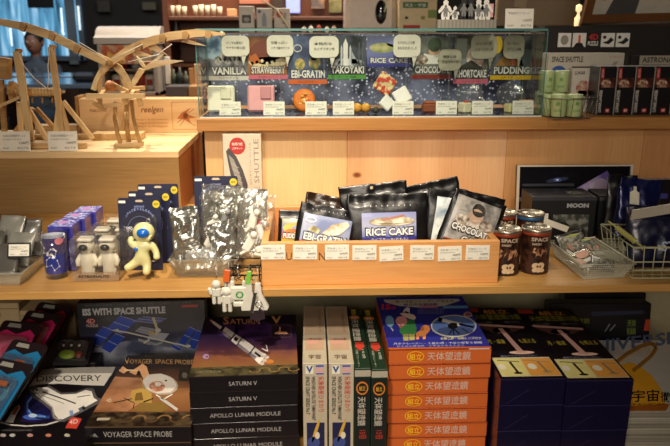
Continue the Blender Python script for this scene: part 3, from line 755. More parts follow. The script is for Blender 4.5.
poster(412, 452, 36, 79, clouds('5a605c', '8a8c84', 25), 'CHOCOLATE', mat('8a2a1a', .4), 'チョコレートケーキ', d_choc)
poster(454, 489, 36, 84, clouds('3c3a34', '7a766a', 30), 'SHORTCAKE', PINK, 'ショートケーキ', d_moc)
poster(491, 532, 36, 80, clouds('2e3438', '6a7074', 30), 'PUDDING', YEL, 'プリン', d_pud)
# speech-bubble cards stand on clear rods just in front of the back card
SPB = mat('eeebdc', .6); SPG = mat('b4b29c', .6)
rounded = lambda w, h, r, n=6: [(sx * (w / 2 - r) + r * math.cos(a), sz * (h / 2 - r) + r * math.sin(a)) for sx, sz, a0 in ((1, 1, 0), (-1, 1, PI / 2), (-1, -1, PI), (1, -1, 1.5 * PI)) for a in [a0 + PI / 2 * k / n for k in range(n + 1)]]
bub = [(235.5, 46, 26, 19, 'バニラの風味と', 'サクサク新食感!', 'above the white ice cream block'), (280, 46, 25, 20, '甘酸っぱい', 'イチゴ味のアイス', 'above the pink ice cream block'), (324, 47, 28, 20, '本格的な', 'エビグラタン味', 'above the orange gratin disc'),
       (407, 46, 26, 21, 'もちもちした食感', 'おもちのおいしさ', 'above the patterned rice cakes'), (484, 47, 25, 22, 'ふわふわの食感', 'ショートケーキ', 'above the cake cubes'), (514, 47, 20, 22, 'あまくておいしい', 'プリン味', 'above the pudding cube, right end'), (450, 60, 22, 20, '濃厚な味', 'チョコケーキ', 'above the brown chocolate bar')]
for k, (px, py, w_, h_, t1, t2, wh) in enumerate(bub):
    y = gd - .035 - .002 * k; p = at(px, py, yf + y); s = (yf + y) / FPX * 1.02; w = w_ * s; h = h_ * s
    t = empty('speech_bubble_card', (p.x, yf + y, ZT + .0042), label='speech bubble shaped card in the glass case, ' + wh, cat='card')
    zc_ = p.z - ZT - .0042; b = MB(); b.prism([(x, z + zc_) for x, z in rounded(w, h, h * .28)], (0, 0, 0), (1, 0, 0), (0, 0, 1), .0012, SPG if k in (4, 5, 6) else SPB)
    b.prism([(w * .2, zc_ - h * .48), (w * .26, zc_ - h * .95), (w * .38, zc_ - h * .46)], (0, 0, 0), (1, 0, 0), (0, 0, 1), .0012, SPG if k in (4, 5, 6) else SPB); bc = b.build('bubble', t)
    f = MB().face((-w / 2, 0, zc_ - h / 2), (w, 0, 0), (0, 0, h)); f.text(t1, .16, .58, .78, .72, K, bold=.01); f.text(t2, .16, .34, .86, .48, K, bold=.01); f.build('bubble_lettering', bc)
    b = MB(); b.box((0, .003, (zc_) / 2), (.004, .002, zc_), clear('ffffff', .6, .05, .06)); b.box((0, 0.0, .0008), (.02, .018, .0016), clear('ffffff', .6, .05, .1)); b.build('clear_stand', t)
# opened foods
def food(name, loc, parts, label, cat, rot=(0, 0, 0)):
    b = MB()
    for fn in parts: fn(b)
    return b.build(name, None, loc, rot, label=label, cat=cat)
zb = ZT + .0043
def stand_pos(px, py, y): p = at(px, py, yf + y); return p
ysk = .055
mv = mat('f0ecd8', .7, bump=.5, bscale=260); mp_ = mat('e8a8ac', .7, bump=.5, bscale=260)
for px, m, lab, c2 in ((221, mv, 'off-white block of freeze-dried vanilla ice cream leaning in the glass case', 'e0dcc4'), (261, mp_, 'pink block of freeze-dried strawberry ice cream leaning in the glass case', 'c88a90')):
    p = at(px, 112, yf + .05); b = MB(); b.box((0, .006, .032), (.064, .014, .062), m, b=.004); b.box((.012, -.002, .045), (.026, .006, .030), mat(c2, .7, bump=.4, bscale=200), b=.002)
    b.build('ice_cream_block', None, (p.x, yf + .055, zb + .0032), (-.18, 0, 0), label=lab, cat='ice cream')
p = at(304, 96, yf + .06)
b = MB(); b.lathe([(0, -.005), (.024, -.006), (.028, 0), (.026, .006), (.018, .008), (0, .006)], mat('dd7a2c', .6, bump=.8, bscale=150), R=Matrix.Rotation(PI / 2 - .2, 3, 'X'), n=22)
rnd = random.Random(4)
for k in range(14):
    a = rnd.random() * 6.28; r = rnd.random() * .018; b.ball((r * math.cos(a), -.0075, r * math.sin(a)), (.0045, .003, .0035), mat('eeb04a' if k % 3 else 'f0dcb0', .6), 8)
b.ball((.010, -.009, -.004), (.007, .004, .009), mat('c24a22', .6), 10)
b.v = [v + Vector((0, 0, .0285)) for v in b.v]
b.build('gratin_disc', None, (p.x, yf + .075, zb), label='round orange freeze-dried shrimp gratin standing on edge in the glass case', cat='freeze-dried food')
for k, (px, py, r) in enumerate(((348, 101, .014), (357, 104, .013), (366, 103, .0125))):
    p = at(px, py, yf + .05); b = MB(); b.ball((0, 0, r * .92), (r, r, r * .92), mat('d99a3c', .6, bump=.6, bscale=120), 14); b.ball((.002, -.004, r * 1.35), (r * .6, r * .5, r * .45), mat('eebc50', .5), 10)
    b.build('octopus_ball', None, (p.x, yf + .05 + .006 * k, zb), label='golden round octopus dumpling, ' + ('leftmost', 'middle one', 'rightmost')[k] + ' of three in the glass case', cat='dumpling')
p = at(373, 104, yf + .05); b = MB(); b.ball((0, 0, .008), (.008, .006, .008), mat('3a3a30', .6), 10); b.build('seaweed_lump', None, (p.x + .006, yf + .04, zb), label='small dark lump of dried garnish beside the octopus dumplings', cat='garnish')
# rice cakes: patterned square + two white squares
mpat = clouds('c23c2a', 'e8d49a', 90, 2, .44, .56, .6, 0)
for k, (px, py, w, m, lab, rr) in enumerate(((385, 84, .046, mpat, 'patterned red and cream square rice cake at the back, tilted on its corner', .62), (402, 96, .038, Wh, 'white square rice cake leaning on the patterned one, right of two', -.55), (387, 103, .030, Wh, 'white square rice cake leaning on the patterned one, lower left of two', .75))):
    b = MB(); b.box((0, 0, 0), (w, .007, w), m, b=.0025)
    p = at(px, py, yf + .085 - .018 * k); hh_ = w / 2 * (abs(math.cos(rr)) + abs(math.sin(rr)))
    b.build('rice_cake', None, (p.x, yf + .085 - .018 * k, max(p.z, zb + hh_ * .93)), (-.25, rr, 0), label=lab, cat='rice cake')
p = at(435, 104, yf + .07); b = MB(); b.box((0, 0, .011), (.066, .022, .022), mat('8a4a2c', .7, bump=.7, bscale=180), b=.004); b.box((0, 0, .0245), (.06, .018, .005), mat('a8603a', .7), b=.002)
b.build('chocolate_bar', None, (p.x, yf + .06, zb), (0, 0, 0), label='brown freeze-dried chocolate cake bar in the glass case', cat='cake')
mpl = clear('ffffff', .8, .05, .05)
for px, lab in ((470, 'left'), (512, 'right')):
    p = at(px, 98, yf + .09); b = MB(); b.lathe([(0, 0), (.028, 0), (.034, .003), (.036, .006), (.0355, .007), (.033, .005), (.027, .002), (0, .002)], mpl, n=32)
    b.v = [Matrix.Rotation(PI / 2 - .5, 3, 'X') @ v for v in b.v]; b.v = [v + Vector((0, 0, .033)) for v in b.v]
    b.build('clear_plate', None, (p.x, yf + .105, zb), label='clear round plastic plate propped up behind the cakes, %s of two' % lab, cat='plate')
mck = mat('ece6c4', .6, bump=.3, bscale=200)
for px, py, w, lab, top in ((466, 97, .024, 'freeze-dried shortcake cube topped with a red berry', 1), (478, 104, .019, 'plain white shortcake cube right of the berry-topped one', 0), (511, 102, .021, 'pale yellow pudding cube near the right end of the glass case', 2)):
    p = at(px, py, yf + .05); b = MB(); b.box((0, 0, w / 2), (w, w, w), mat('e8e0a0', .6) if top == 2 else mck, b=.0025)
    if top == 1: b.ball((.002, -.002, w + .001), (.007, .006, .004), mat('c84a2c', .5), 10)
    b.build('cake_cube', None, (p.x, yf + .058, zb), (0, 0, .5), label=lab, cat='cake')
pcs = [(230, 'the vanilla block'), (274, 'the strawberry block'), (316, 'the orange gratin disc'), (343.5, 'the octopus dumplings'), (403, 'the rice cakes'), (446.5, 'the chocolate bar'), (482.5, 'the shortcake cubes'), (523, 'the pudding cube')]
for px, wh in pcs:
    p = at(px, 112, yf + .02)
    price_card(Vector((p.x, yf + .022, zb)), .050, .031, 'small white price card in the glass case in front of ' + wh, tilt=.1)
# on the case top: paper astronaut display and price card
zt2 = ZT + gh + G + .0006
a = at(437, 26, yf + .04); c = at(496, 26, yf + .04)
t = empty('paper_astronaut_display', ((a.x + c.x) / 2, yf + .04, zt2), label='row of white paper cut-out figures in a grey ribbed strip on the glass case top', cat='display'); W = c.x - a.x
b = MB(); b.box((0, 0, .010), (W, .012, .0198), mat('8c877c', .6), b=.001)
for k in range(16): b.box((-W / 2 + W * (k + .5) / 16, -.0066, .010), (.004, .0015, .018), mat('9c978c', .6))
b.build('ribbed_strip', t)
def cutout(x, h, kind):
    m = K if kind == 1 else Wh; s = h
    ol = [(-.16, 0), (-.20, .25), (-.16, .45), (-.30, .35), (-.34, .45), (-.18, .68), (-.10, .72), (-.12, .86), (0, .98), (.12, .86), (.10, .72), (.2, .66), (.32, .42), (.26, .36), (.16, .48), (.2, .24), (.18, 0), (.04, 0), (0, .28), (-.04, 0)]
    b = MB(); b.prism([(x + px * s, .016 + pz * s) for px, pz in ol], (0, 0, 0), (1, 0, 0), (0, 0, 1), .0012, m); b.prism([(x + px * s * .5, .016 + (pz * .55 + .2) * s) for px, pz in ol], (0, -.0003, 0), (1, 0, 0), (0, 0, 1), .0003, GR)
    b.build('paper_figure', t)
for x, h, k in ((-.05, .05, 0), (-.028, .035, 0), (-.008, .055, 1), (.008, .055, 1), (.026, .052, 0), (.044, .052, 0)): cutout(x, h, k)
b = MB(); b.box((.053, .002, .04), (.016, .001, .03), mat('e8a8a8', .6)); b.build('pink_tag', t)
p = at(519, 27, yf + .03); price_card(Vector((p.x, yf + .03, zt2)), .066, .044, 'white price card standing alone on top of the glass case near its right end', '1,200円', tilt=.08, lines=1, head='宇宙食ギフトセット')
# ================================================================ TOP TIER, right of the glass case
REDI = mat('b8342c', .45); BLK = mat('17151a', .35, coat=.3); GRY = mat('9a968c', .5)
def upbox(name, px0, px1, pytop, Y, depth, zbase, m, label, cat, group=None, rz=0.0, h=None, b=.0012, lean=0.0):
    """upright carton: front face spans px0..px1 at depth Y with its top at pytop; origin bottom front centre"""
    a = at(px0, pytop, Y); c = at(px1, pytop, Y); W = c.x - a.x; H = h or (a.z + c.z) / 2 - zbase
    bb = MB(); bb.box((0, depth / 2, H / 2), (W, depth, H), m, b=b)
    o = bb.build(name, None, ((a.x + c.x) / 2, Y, zbase), (-lean, 0, rz), label=label, cat=cat, group=group)
    f = MB().face((-W / 2, 0, 0), (W, 0, 0), (0, 0, H)); return o, f, W, H
zt_ = ZT + .0003
# big dark carton with five product pictures along its top
o, f, W, H = upbox('model_kit_box', 545, 706, 26, 1.86, .06, zt_, mat('2a2624', .4, coat=.3), 'large dark carton with a row of five small pictures, behind the white space shuttle box', 'kit box')
pw = lambda px: (at(px, 40, 1.86).x - o.location.x + W / 2) / W
pz = lambda py: (at(600, py, 1.86).z - zt_) / H
for k, (x0, x1) in enumerate(((558, 571), (572.5, 586), (587.5, 599), (601, 614.5), (616, 629.5))):
    f.rect(pw(x0), pz(47), pw(x1), pz(33), Wh if k != 2 else K, 1); u0, u1 = pw(x0), pw(x1); du = u1 - u0; z0, dz = pz(47), pz(33) - pz(47)
    if k == 0: f.ell(u0 + du * .5, z0 + dz * .5, du * .3, dz * .35, GRY)
    if k == 1: f.poly([(u0 + du * .42, z0 + dz * .3), (u0 + du * .42, z0 + dz * .85), (u0 + du * .58, z0 + dz * .85), (u0 + du * .6, z0 + dz * .3)], ORG, 3); f.poly([(u0 + du * .1, z0), (u0 + du * .3, z0 + dz * .3), (u0 + du * .7, z0 + dz * .3), (u1 - du * .1, z0)], K, 3)
    if k == 2: f.text('4D', u0 + du * .08, z0 + dz * .5, u1 - du * .08, z0 + dz * .95, REDI, 3, bold=.04); f.text('PUZZLE', u0 + du * .05, z0 + dz * .1, u1 - du * .05, z0 + dz * .42, Wh, 3, bold=.03)
    if k >= 3: f.poly([(u0 + du * .1, z0 + dz * .3), (u0 + du * .5, z0 + dz * .45), (u0 + du * .7, z0 + dz * .7), (u1 - du * .05, z0 + dz * .5), (u0 + du * .6, z0 + dz * .2)], K, 3); f.ell(u0 + du * .25, z0 + dz * .7, du * .12, dz * .12, K, 3)
f.build('printed_pictures', o)
o, f, W, H = upbox('model_kit_box', 640, 712, 55.5, 1.80, .05, zt_, mat('3a3634', .4, coat=.3), 'dark carton with a grey ASTRONAUT title strip behind the lunar lander boxes', 'kit box')
f.rect(0, .83, 1, 1, mat('a39c8c', .5), 1); f.text('ASTRONAUT MAN', .04, .87, .80, .97, K, 2, bold=.02); f.build('title_strip', o)
# white SPACE SHUTTLE carton
o, f, W, H = upbox('model_kit_box', 548.5, 625, 53, 1.77, .045, zt_, mat('c9c2b4', .45, coat=.3), 'white SPACE SHUTTLE carton standing behind the basket of green jars', 'kit box')
f.text('SPACE SHUTTLE', .05, .84, .46, .94, K, 2, bold=.02); f.text('スペースシャトル', .80, .91, .98, .95, REDI, 2)
f.ell(.15, .66, .10, .12, mat('3458a8', .4), 2, a0=0, a1=PI); f.poly([(.30, .10), (.42, .30), (.62, .72), (.72, .80), (.70, .66), (.60, .40), (.50, .1)], Wh, 3); f.poly([(.82, .72), (.86, .84), (.92, .86), (.88, .74)], GRY, 3)
f.rect(.32, .74, .98, .77, mat('5b554c'), 2); f.build('printed_cover', o)
# white LUNAR LANDER carton in front
o, f, W, H = upbox('model_kit_box', 573, 598.5, 68.5, 1.725, .03, zt_, mat('d3ccc0', .45, coat=.3), 'small white lunar lander carton with a reddish picture, left of the dark lander boxes', 'kit box')
f.text('LUNAR', .10, .86, .50, .94, K, 2, bold=.02); f.text('月着陸船', .75, .90, .96, .94, REDI, 2)
f.ell(.46, .55, .28, .18, clouds('a85a48', 'd8c0b0', 90), 2); f.poly([(.1, .2), (.3, .5), (.6, .5), (.8, .2)], clouds('8a7468', 'c8bcb0', 90), 2); f.build('printed_cover', o)
# row of LUNAR LANDER boxes, spines out
xs = [599.7, 617.2, 636, 655, 674.5, 694]
for k in range(5):
    lab = ['dark LUNAR LANDER box, first from the left beside the green jars', 'dark LUNAR LANDER box, second from the left of the row', 'dark LUNAR LANDER box, third from the left of the row', 'dark LUNAR LANDER box, fourth from the left, cut by the picture edge', 'dark LUNAR LANDER box at the far right end beyond the fourth'][k]
    o, f, W, H = upbox('lunar_lander_box', xs[k] + .3, xs[k + 1] - .3, 66.5, 1.66, .058, zt_, BLK, lab, 'kit box', 'lunar lander boxes on the top board')
    f.rect(0, .01, .07, .99, mat('8f8b84', .4), 1); f.rect(.12, .76, .30, .97, REDI, 2); f.text('ルナランダー', .14, .78, .28, .95, Wh, 3, rot=1, bold=0)
    f.rect(.08, .57, .98, .76, clouds('2c1410', '7a4034', 70, seed=2), 1); f.ell(.45, .66, .28, .07, clouds('8a6a5a', 'd8b8a0', 160), 2); f.poly([(.2, .57), (.35, .68), (.6, .68), (.75, .57)], clouds('5a3a30', 'c09a80', 160), 3)
    f.text('LUNAR LANDER', .12, .06, .30, .52, mat('c8c4bc', .5), 2, rot=1, bold=.03); f.rect(.55, .05, .82, .14, mat('a82820', .4), 2); f.text('4D', .60, .07, .78, .12, Wh, 3)
    f.build('printed_spine', o)
# wire basket of glowing green jars, overhanging the board edge a little
MW = mat('6f6a60', .4, .8)
def wire_basket(name, loc, w, d, h, m, label, cat='basket', rz=0, nx=7, ny=4, nz=3, r=.0011, flare=.008, grid=True):
    t = empty(name, loc, (0, 0, rz), label=label, cat=cat)
    def ringz(z, e): return [(-w / 2 - e, -d / 2 - e, z), (w / 2 + e, -d / 2 - e, z), (w / 2 + e, d / 2 + e, z), (-w / 2 - e, d / 2 + e, z)]
    b = MB(); b.tube(ringz(h, flare), r * 1.6, m, 6, closed=True); b.build('rim', t)
    b = MB()
    for k in range(nz): b.tube(ringz(r + (h - r) * k / nz, flare * k / nz), r * (1.3 if k == 0 else 1), m, 5, closed=True)
    for i in range(nx + 1):
        x = -w / 2 + w * i / nx; xe = x * (1 + 2 * flare / w)
        b.tube([(xe, -d / 2 - flare, h), (x, -d / 2, r), (x, d / 2, r), (xe, d / 2 + flare, h)], r * .8, m, 5)
    for i in range(ny + 1):
        y = -d / 2 + d * i / ny; ye = y * (1 + 2 * flare / d)
        b.tube([(-w / 2 - flare, ye, h), (-w / 2, y, r), (w / 2, y, r), (w / 2 + flare, ye, h)], r * .8, m, 5)
    b.build('wire_mesh', t); return t
a = at(543, 120, 1.60); c = at(594, 120, 1.60)
bw = c.x - a.x; bx = (a.x + c.x) / 2
wire_basket('wire_basket', (bx, YB - .003, zt_), bw * .76, .056, .046, MW, 'dark wire basket holding pale green jars at the front of the top board', nx=4, ny=3, flare=.011, nz=1, r=.0009)
JG = mat('bccf96', .4, coat=.3, var=.06); JG2 = mat('5f9a48', .5)
def jar():
    b = MB(); r = .0178; h = .051; b.lathe([(0, 0), (r * .9, 0), (r, .002), (r, h - .012), (r * 1.02, h - .010), (r * 1.02, h - .002), (r * .95, h), (0, h)], JG, n=24)
    o = b.build('green_jar'); f = MB()
    for dz, s, ww in ((.026, '星', .010), (.012, 'GLOW', .016)):
        f.face((-ww / 2, -r - .0006, dz), (ww, 0, 0), (0, 0, .009)); f.text(s, 0, 0, 1, 1 if s == '星' else .55, JG2, 2, bold=.02)
    f.warp(lambda v: (v.x, -math.sqrt(max(1e-9, (r + .0004) ** 2 - v.x ** 2)), v.z)); f.build('printed_mark', o)
    return o
j0 = jar(); zz = zt_ + .0024
sp_ = [(-.0185, -.002, 0, 'pale green jar in the wire basket, front row left'), (.0165, -.002, 0, 'pale green jar in the wire basket, front row right')]
J = [(bx - .020, YB - .002, zz, sp_[0][3]), (bx + .0175, YB - .002, zz, sp_[1][3]), (bx - .031, YB + .082, zt_, 'pale green jar behind the wire basket, lower left of the pile'), (bx + .0065, YB + .082, zt_, 'pale green jar behind the wire basket, lower right of the pile'),
     (bx - .026, YB + .078, zt_ + .0514, 'pale green jar on top of the pile behind the basket, left one'), (bx + .0115, YB + .078, zt_ + .0514, 'pale green jar on top of the pile behind the basket, right one'),
     (gx1 + .024, YB + .036, zt_, 'pale green jar squeezed between glass case and wire basket')]
for k, (x, y, z, lab) in enumerate(J):
    o = j0 if k == 0 else copy_tree(j0)
    o.location = (x, y, z); o.rotation_euler = (0, 0, .2 * ((k * 37) % 5 - 2)); tag(o, lab, 'jar', 'pale green jars around the wire basket')
# ================================================================ SHOP INTERIOR BEHIND
def zat(px, py, Y): return at(px, py, Y).z
def xat(px, Y, py=40): return at(px, py, Y).x
def blk(name, px0, px1, py0, py1, Y, d, m, par=None, O=None, b=.004):
    """block whose front face fills the pixel box at depth Y"""
    a = at(px0, (py0 + py1) / 2, Y); c = at(px1, (py0 + py1) / 2, Y); z0 = zat((px0 + px1) / 2, py1, Y); z1 = zat((px0 + px1) / 2, py0, Y)
    bb = MB(); bb.box(((a.x + c.x) / 2, Y + d / 2, (z0 + z1) / 2), (c.x - a.x, d, z1 - z0), m, b=b)
    if O is not None: bb.v = [v - O for v in bb.v]
    return bb.build(name, par)
def solid(name, x0, x1, y0, y1, z0, z1, m, par=None, b=.003):
    bb = MB(); bb.box(((x0 + x1) / 2, (y0 + y1) / 2, (z0 + z1) / 2), (x1 - x0, y1 - y0, z1 - z0), m, b=b); return bb.build(name, par)
dkw = mat('2a1d17', .4); brw = mat('5a3220', .5); brw2 = mat('7d4c2c', .5)
# dining tables by the window
def table(label, x0, x1, y0, y1, z, m):
    t = empty('dining_table', ((x0 + x1) / 2, y0, 0), label=label, cat='table'); O = t.location.copy()
    def s(n, a, b_, c, d, e, f_, mm): o = solid(n, a, b_, c, d, e, f_, mm, t); o.location = -O; return o
    s('tabletop', x0, x1, y0, y1, z - .03, z, m)
    for x in (x0 + .04, x1 - .04):
        for y in (y0 + .04, y1 - .04): s('leg', x - .025, x + .025, y - .025, y + .025, 0, z - .03, dkw)
    return t
mt = mat('4a5b6e', .18, coat=.6)
table('dark glossy dining table by the blue window in front of the seated person', xat(-30, 5.8), xat(78, 5.8), 5.7, 6.15, zat(60, 76, 5.7), mt)
table('dark glossy dining table nearer the shop, behind the catapult', xat(-40, 4.6), xat(92, 4.6), 4.6, 5.2, zat(60, 84, 4.6), mt)
b = MB(); p = at(84, 80, 4.75); b.box((0, 0, .03), (.15, .12, .06), mat('14161c', .4), b=.02); b.build('dark_bag', None, (p.x, 4.80, zat(60, 84, 4.6) + .0005), label='small black bag lying on the nearer dark table', cat='bag')
# white food warmer with curved lid
Y = 3.6; x0, x1 = xat(96, Y), xat(156, Y); zb_ = zat(120, 96, Y); cx = (x0 + x1) / 2; W = x1 - x0; H = zat(120, 44, Y) - zb_
t = empty('food_warmer', (cx, Y, zb_), label='white counter display cabinet with curved lid and colourful contents', cat='display cabinet')
wm = mat('8f8982', .4)
b = MB(); b.box((0, .17, .01), (W, .34, .02), wm, b=.003); b.box((0, .335, H / 2), (W, .01, H), wm); b.build('base', t)
for s in (-1, 1): b = MB(); b.box((s * (W / 2 - .012), .17, H / 2), (.024, .34, H), wm, b=.003); b.build('side_frame', t)
zl = zat(120, 26, Y) - zb_
prof = [(0, H), (0, H + .03)] + [(.03 + .09 * (1 - math.cos(a)), H + .03 + (zl - H - .03) * math.sin(a)) for a in [PI / 2 * k / 6 for k in range(1, 7)]] + [(.30, zl), (.34, zl - .03), (.34, H)]
b = MB(); b.prism([(y, z) for y, z in prof], (-W / 2 - .012, 0, 0), (0, 1, 0), (0, 0, 1), -(W + .024), mat('a09a94', .35, coat=.3)); b.build('curved_lid', t)
b = MB(); b.box((0, .16, H * .5), (W - .05, .30, .008), wm); b.build('shelf', t)
b = MB(); b.face((-W / 2 + .024, -.001, H * .62), (W - .048, 0, 0), (0, 0, H * .36)); b.rect(0, 0, 1, 1, clouds('d8b060', 'b8a888', 14, c3='a84030'), 0); b.build('picture_strip', t)
b = MB(); b.box((0, -.002, H / 2), (W - .05, .003, H - .02), clear('fcfcfa', .3, .05)); b.build('glass_front', t)
for k, (dx, dz, m) in enumerate(((-.10, 0, Wh), (-.03, 0, Wh), (.04, 0, mat('c83a30')), (.095, 0, Wh), (-.07, 1, mat('c83a30')), (.02, 1, Wh), (.10, 1, mat('c89040')))):
    b = MB(); b.lathe([(0, 0), (.028, 0), (.03, .01), (.03, .07), (.022, .08), (0, .08)], m, n=16); b.box((0, -.03, .04), (.03, .004, .03), mat('a83228'))
    b.build('food_tub', None, (cx + dx * .85, Y + .12, zb_ + (.0205 if dz == 0 else H * .5 + .0045)), label='small tub in the white cabinet, %s shelf, number %s from the left' % ('upper' if dz else 'lower', ('one', 'two', 'three', 'four', 'one', 'two', 'three')[k]), cat='tub')
# counter that carries it
solid_t = empty('back_counter', (cx, 3.5, 0), label='long dark counter behind the crate carrying the white cabinet and goods', cat='counter')
o = solid('counter_body', xat(88, 3.5), xat(240, 3.5), 3.5, 4.1, 0, zb_ - .02, mat('241a15', .6), solid_t); o.location = (-cx, -3.5, 0)
o = solid('worktop', xat(86, 3.5) , xat(240, 3.5), 3.46, 4.12, zb_ - .02, zb_ - .0005, brw2, solid_t); o.location = (-cx, -3.5, 0)
# shelf unit of small goods right of the cabinet
Y = 3.6
tu = empty('goods_shelf', (xat(200, Y), Y, zb_), label='brown wall shelf of small goods behind the right wing of the flying machine', cat='shelf'); O = tu.location.copy()
ux0, ux1 = xat(164, 3.75) + .15, xat(348, 3.7)
def s(n, *a): o = solid(n, *a, tu); o.location = -O; return o
s('back_board', ux0 - .12, ux1, 4.02, 4.05, zb_, 2.0, mat('6a3a22', .5))
z1s = zat(190, 38, 3.8); z2s = zat(190, 16.5, 3.8)
s('shelf_board', ux0 - .12, ux1, 3.75, 4.02, z1s - .02, z1s, brw); s('shelf_board', ux0 - .12, ux1, 3.75, 4.02, z2s - .02, z2s, brw)
zmid = zat(170, 64, 3.7)
s('shelf_board', ux0 - .12, ux1, 3.8, 4.02, zmid - .02, zmid, brw2)
s('upright', ux0 - .15, ux0 - .12, 3.75, 4.05, zb_, 2.0, brw); s('upright', ux1, ux1 + .03, 3.75, 4.05, zb_, 2.0, brw)
CUP = mat('d6cbb0', .6)
def bgthing(name, px, w_px, h_px, Y, z, m, label, cat, shape='box', d=None, **k):
    x = xat(px, Y); s_ = at(px, 30, Y).y / FPX * 1.0; w = w_px * s_; h = h_px * s_; d = d or w * .7
    b = MB()
    if shape == 'box': b.box((0, 0, h / 2), (w, d, h), m, b=min(w, h) * .08)
    elif shape == 'cup': b.lathe([(0, 0), (w * .36, 0), (w * .5, h), (w * .46, h), (w * .33, h * .06), (0, h * .06)], m, n=16)
    elif shape == 'bottle': b.lathe([(0, 0), (w * .5, 0), (w * .5, h * .6), (w * .2, h * .75), (w * .2, h), (0, h)], m, n=16)
    elif shape == 'bag': b.ball((0, 0, h * .45), (w / 2, d / 2, h * .45), m, 12); b.lathe([(w * .06, h * .8), (w * .2, h)], m, n=10)
    o = b.build(name, None, (x, Y, z + .0005), label=label, cat=cat, **k); return o
for k, (px, w, h) in enumerate(((168, 5, 9), (174, 5, 10), (180, 5, 10), (186, 5, 9), (197, 5, 10), (203, 5, 11), (209, 5, 10), (215, 5, 11), (221, 5, 9))):
    bgthing('paper_cup', px, w, h, 3.84, z2s, CUP, 'blurred cream paper cup on the high back shelf, number %s from the left' % 'one two three four five six seven eight nine'.split()[k], 'cup', 'cup', group='cream cups on the high back shelf')
bgthing('folded_card', 233, 9, 7, 3.84, z2s, mat('d8a878', .6), 'small tan folded card at the right end of the cups', 'card')
bgthing('red_bottle', 170, 4, 14, 3.84, z1s, mat('b03028', .3), 'small red bottle on the lower back shelf', 'bottle', 'bottle'); bgthing('clear_bottle', 177, 4, 15, 3.84, z1s, mat('8a9090', .2), 'small grey bottle beside the red bottle', 'bottle', 'bottle')
bgthing('yellow_box', 187, 9, 8, 3.84, z1s, mat('b8882c', .5), 'small yellow box on the lower back shelf', 'box'); bgthing('red_tin', 198, 9, 7, 3.84, z1s, mat('8a3020', .5), 'dull red tin right of the small yellow box', 'tin')
bgthing('night_light', 209, 7, 5, 3.84, z1s, mat('fff0d0', .4, emit=.9), 'small glowing white lamp on the lower back shelf, left of two', 'lamp', 'bag'); bgthing('night_light', 222, 8, 6, 3.84, z1s, mat('fff0d0', .4, emit=.9), 'small glowing white lamp on the lower back shelf, right of two', 'lamp', 'bag')
# things at the flyer's right: dark tubs, white lumps, grey crate
for k, (px, w, h, c, lab) in enumerate(((166, 5, 26, 'd8d0c4', 'tall white carton beside the white cabinet'), (171.5, 6, 14, '3c4636', 'dark green jar left of the grey crate things'), (178, 7, 16, '242a24', 'black jar above the grey crate'), (184, 6, 12, '4a4a40', 'grey jar above the grey crate, right of the black one'), (190, 5, 15, 'a87848', 'tan packet right of the grey jar'), (196, 6, 19, 'c09468', 'tall tan packet nearest the glass case'))):
    bgthing('shop_jar' if k in (1, 2, 3) else 'shop_packet', px, w, h, 3.70, zat(165, 84, 3.70), mat(c, .5), lab, 'jar' if k in (1, 2, 3) else 'packet', 'bottle' if k in (1, 2, 3) else 'box')
z84 = zat(165, 84, 3.70)
o = solid('grey_crate', xat(164, 3.6), xat(186, 3.6), 3.56, 3.74, zb_, z84, mat('4c4a4c', .65)); tag(o, 'dark grey crate on the back counter beside the small glider', 'crate')
o = solid('tan_box', xat(187, 3.6), xat(203, 3.6), 3.56, 3.74, zb_, z84, mat('a27c50', .6)); tag(o, 'tan box on the back counter just left of the glass case', 'box')
# counter just behind the glass case, chest high
zc2 = zat(300, 33, 2.8)
bc = empty('tall_counter', (xat(400, 2.7), 2.7, 0), label='tall brown counter standing directly behind the glass display case', cat='counter'); O = bc.location.copy()
o = solid('counter_body', xat(226, 2.7), xat(700, 2.7), 2.7, 3.2, 0, zc2 - .02, mat('3a2c24', .6), bc); o.location = -O
o = solid('worktop', xat(224, 2.7), xat(700, 2.7), 2.68, 3.22, zc2 - .02, zc2, mat('4a3a30', .4), bc); o.location = -O
for k, (a, c, col, lab, art) in enumerate(((239, 254, 'd6d2c8', 'white picture pack with a dark photo, first of three behind the case', '3a3a3c'), (256.5, 272, 'ccc8c0', 'white picture pack with a grey bottle picture, second of three behind the case', '8a98a4'), (274, 290, 'cec6ba', 'white picture pack with a red round mark, third of three behind the case', 'c04030'))):
    Y = 2.8; o = blk('picture_pack', a, c, 8 if k else 6, 32.5, Y, .03, mat(col, .5), b=.002); tag(o, lab, 'pack'); 
    x0, x1 = xat(a, Y, 20), xat(c, Y, 20); z0, z1 = zat(a, 31, Y), zat(a, 8, Y); f = MB().face((x0, Y - .0005, z0), (x1 - x0, 0, 0), (0, 0, z1 - z0)); m = mat(art, .5)
    if k == 0: f.rect(.2, .35, .8, .7, m, 1); f.ell(.5, .5, .2, .1, GRY)
    if k == 1: f.poly([(.35, .2), (.35, .6), (.45, .8), (.55, .8), (.65, .6), (.65, .2)], m, 2); f.ell(.2, .85, .1, .08, mat('3a5aa0'))
    if k == 2: f.ell(.35, .72, .2, .14, m); f.poly([(.5, .3), (.7, .3), (.8, .8), (.6, .8)], GRY, 2)
    f.rect(.02, .02, .98, .14, mat('9a6a48'), 1); f.build('printed_front', o)
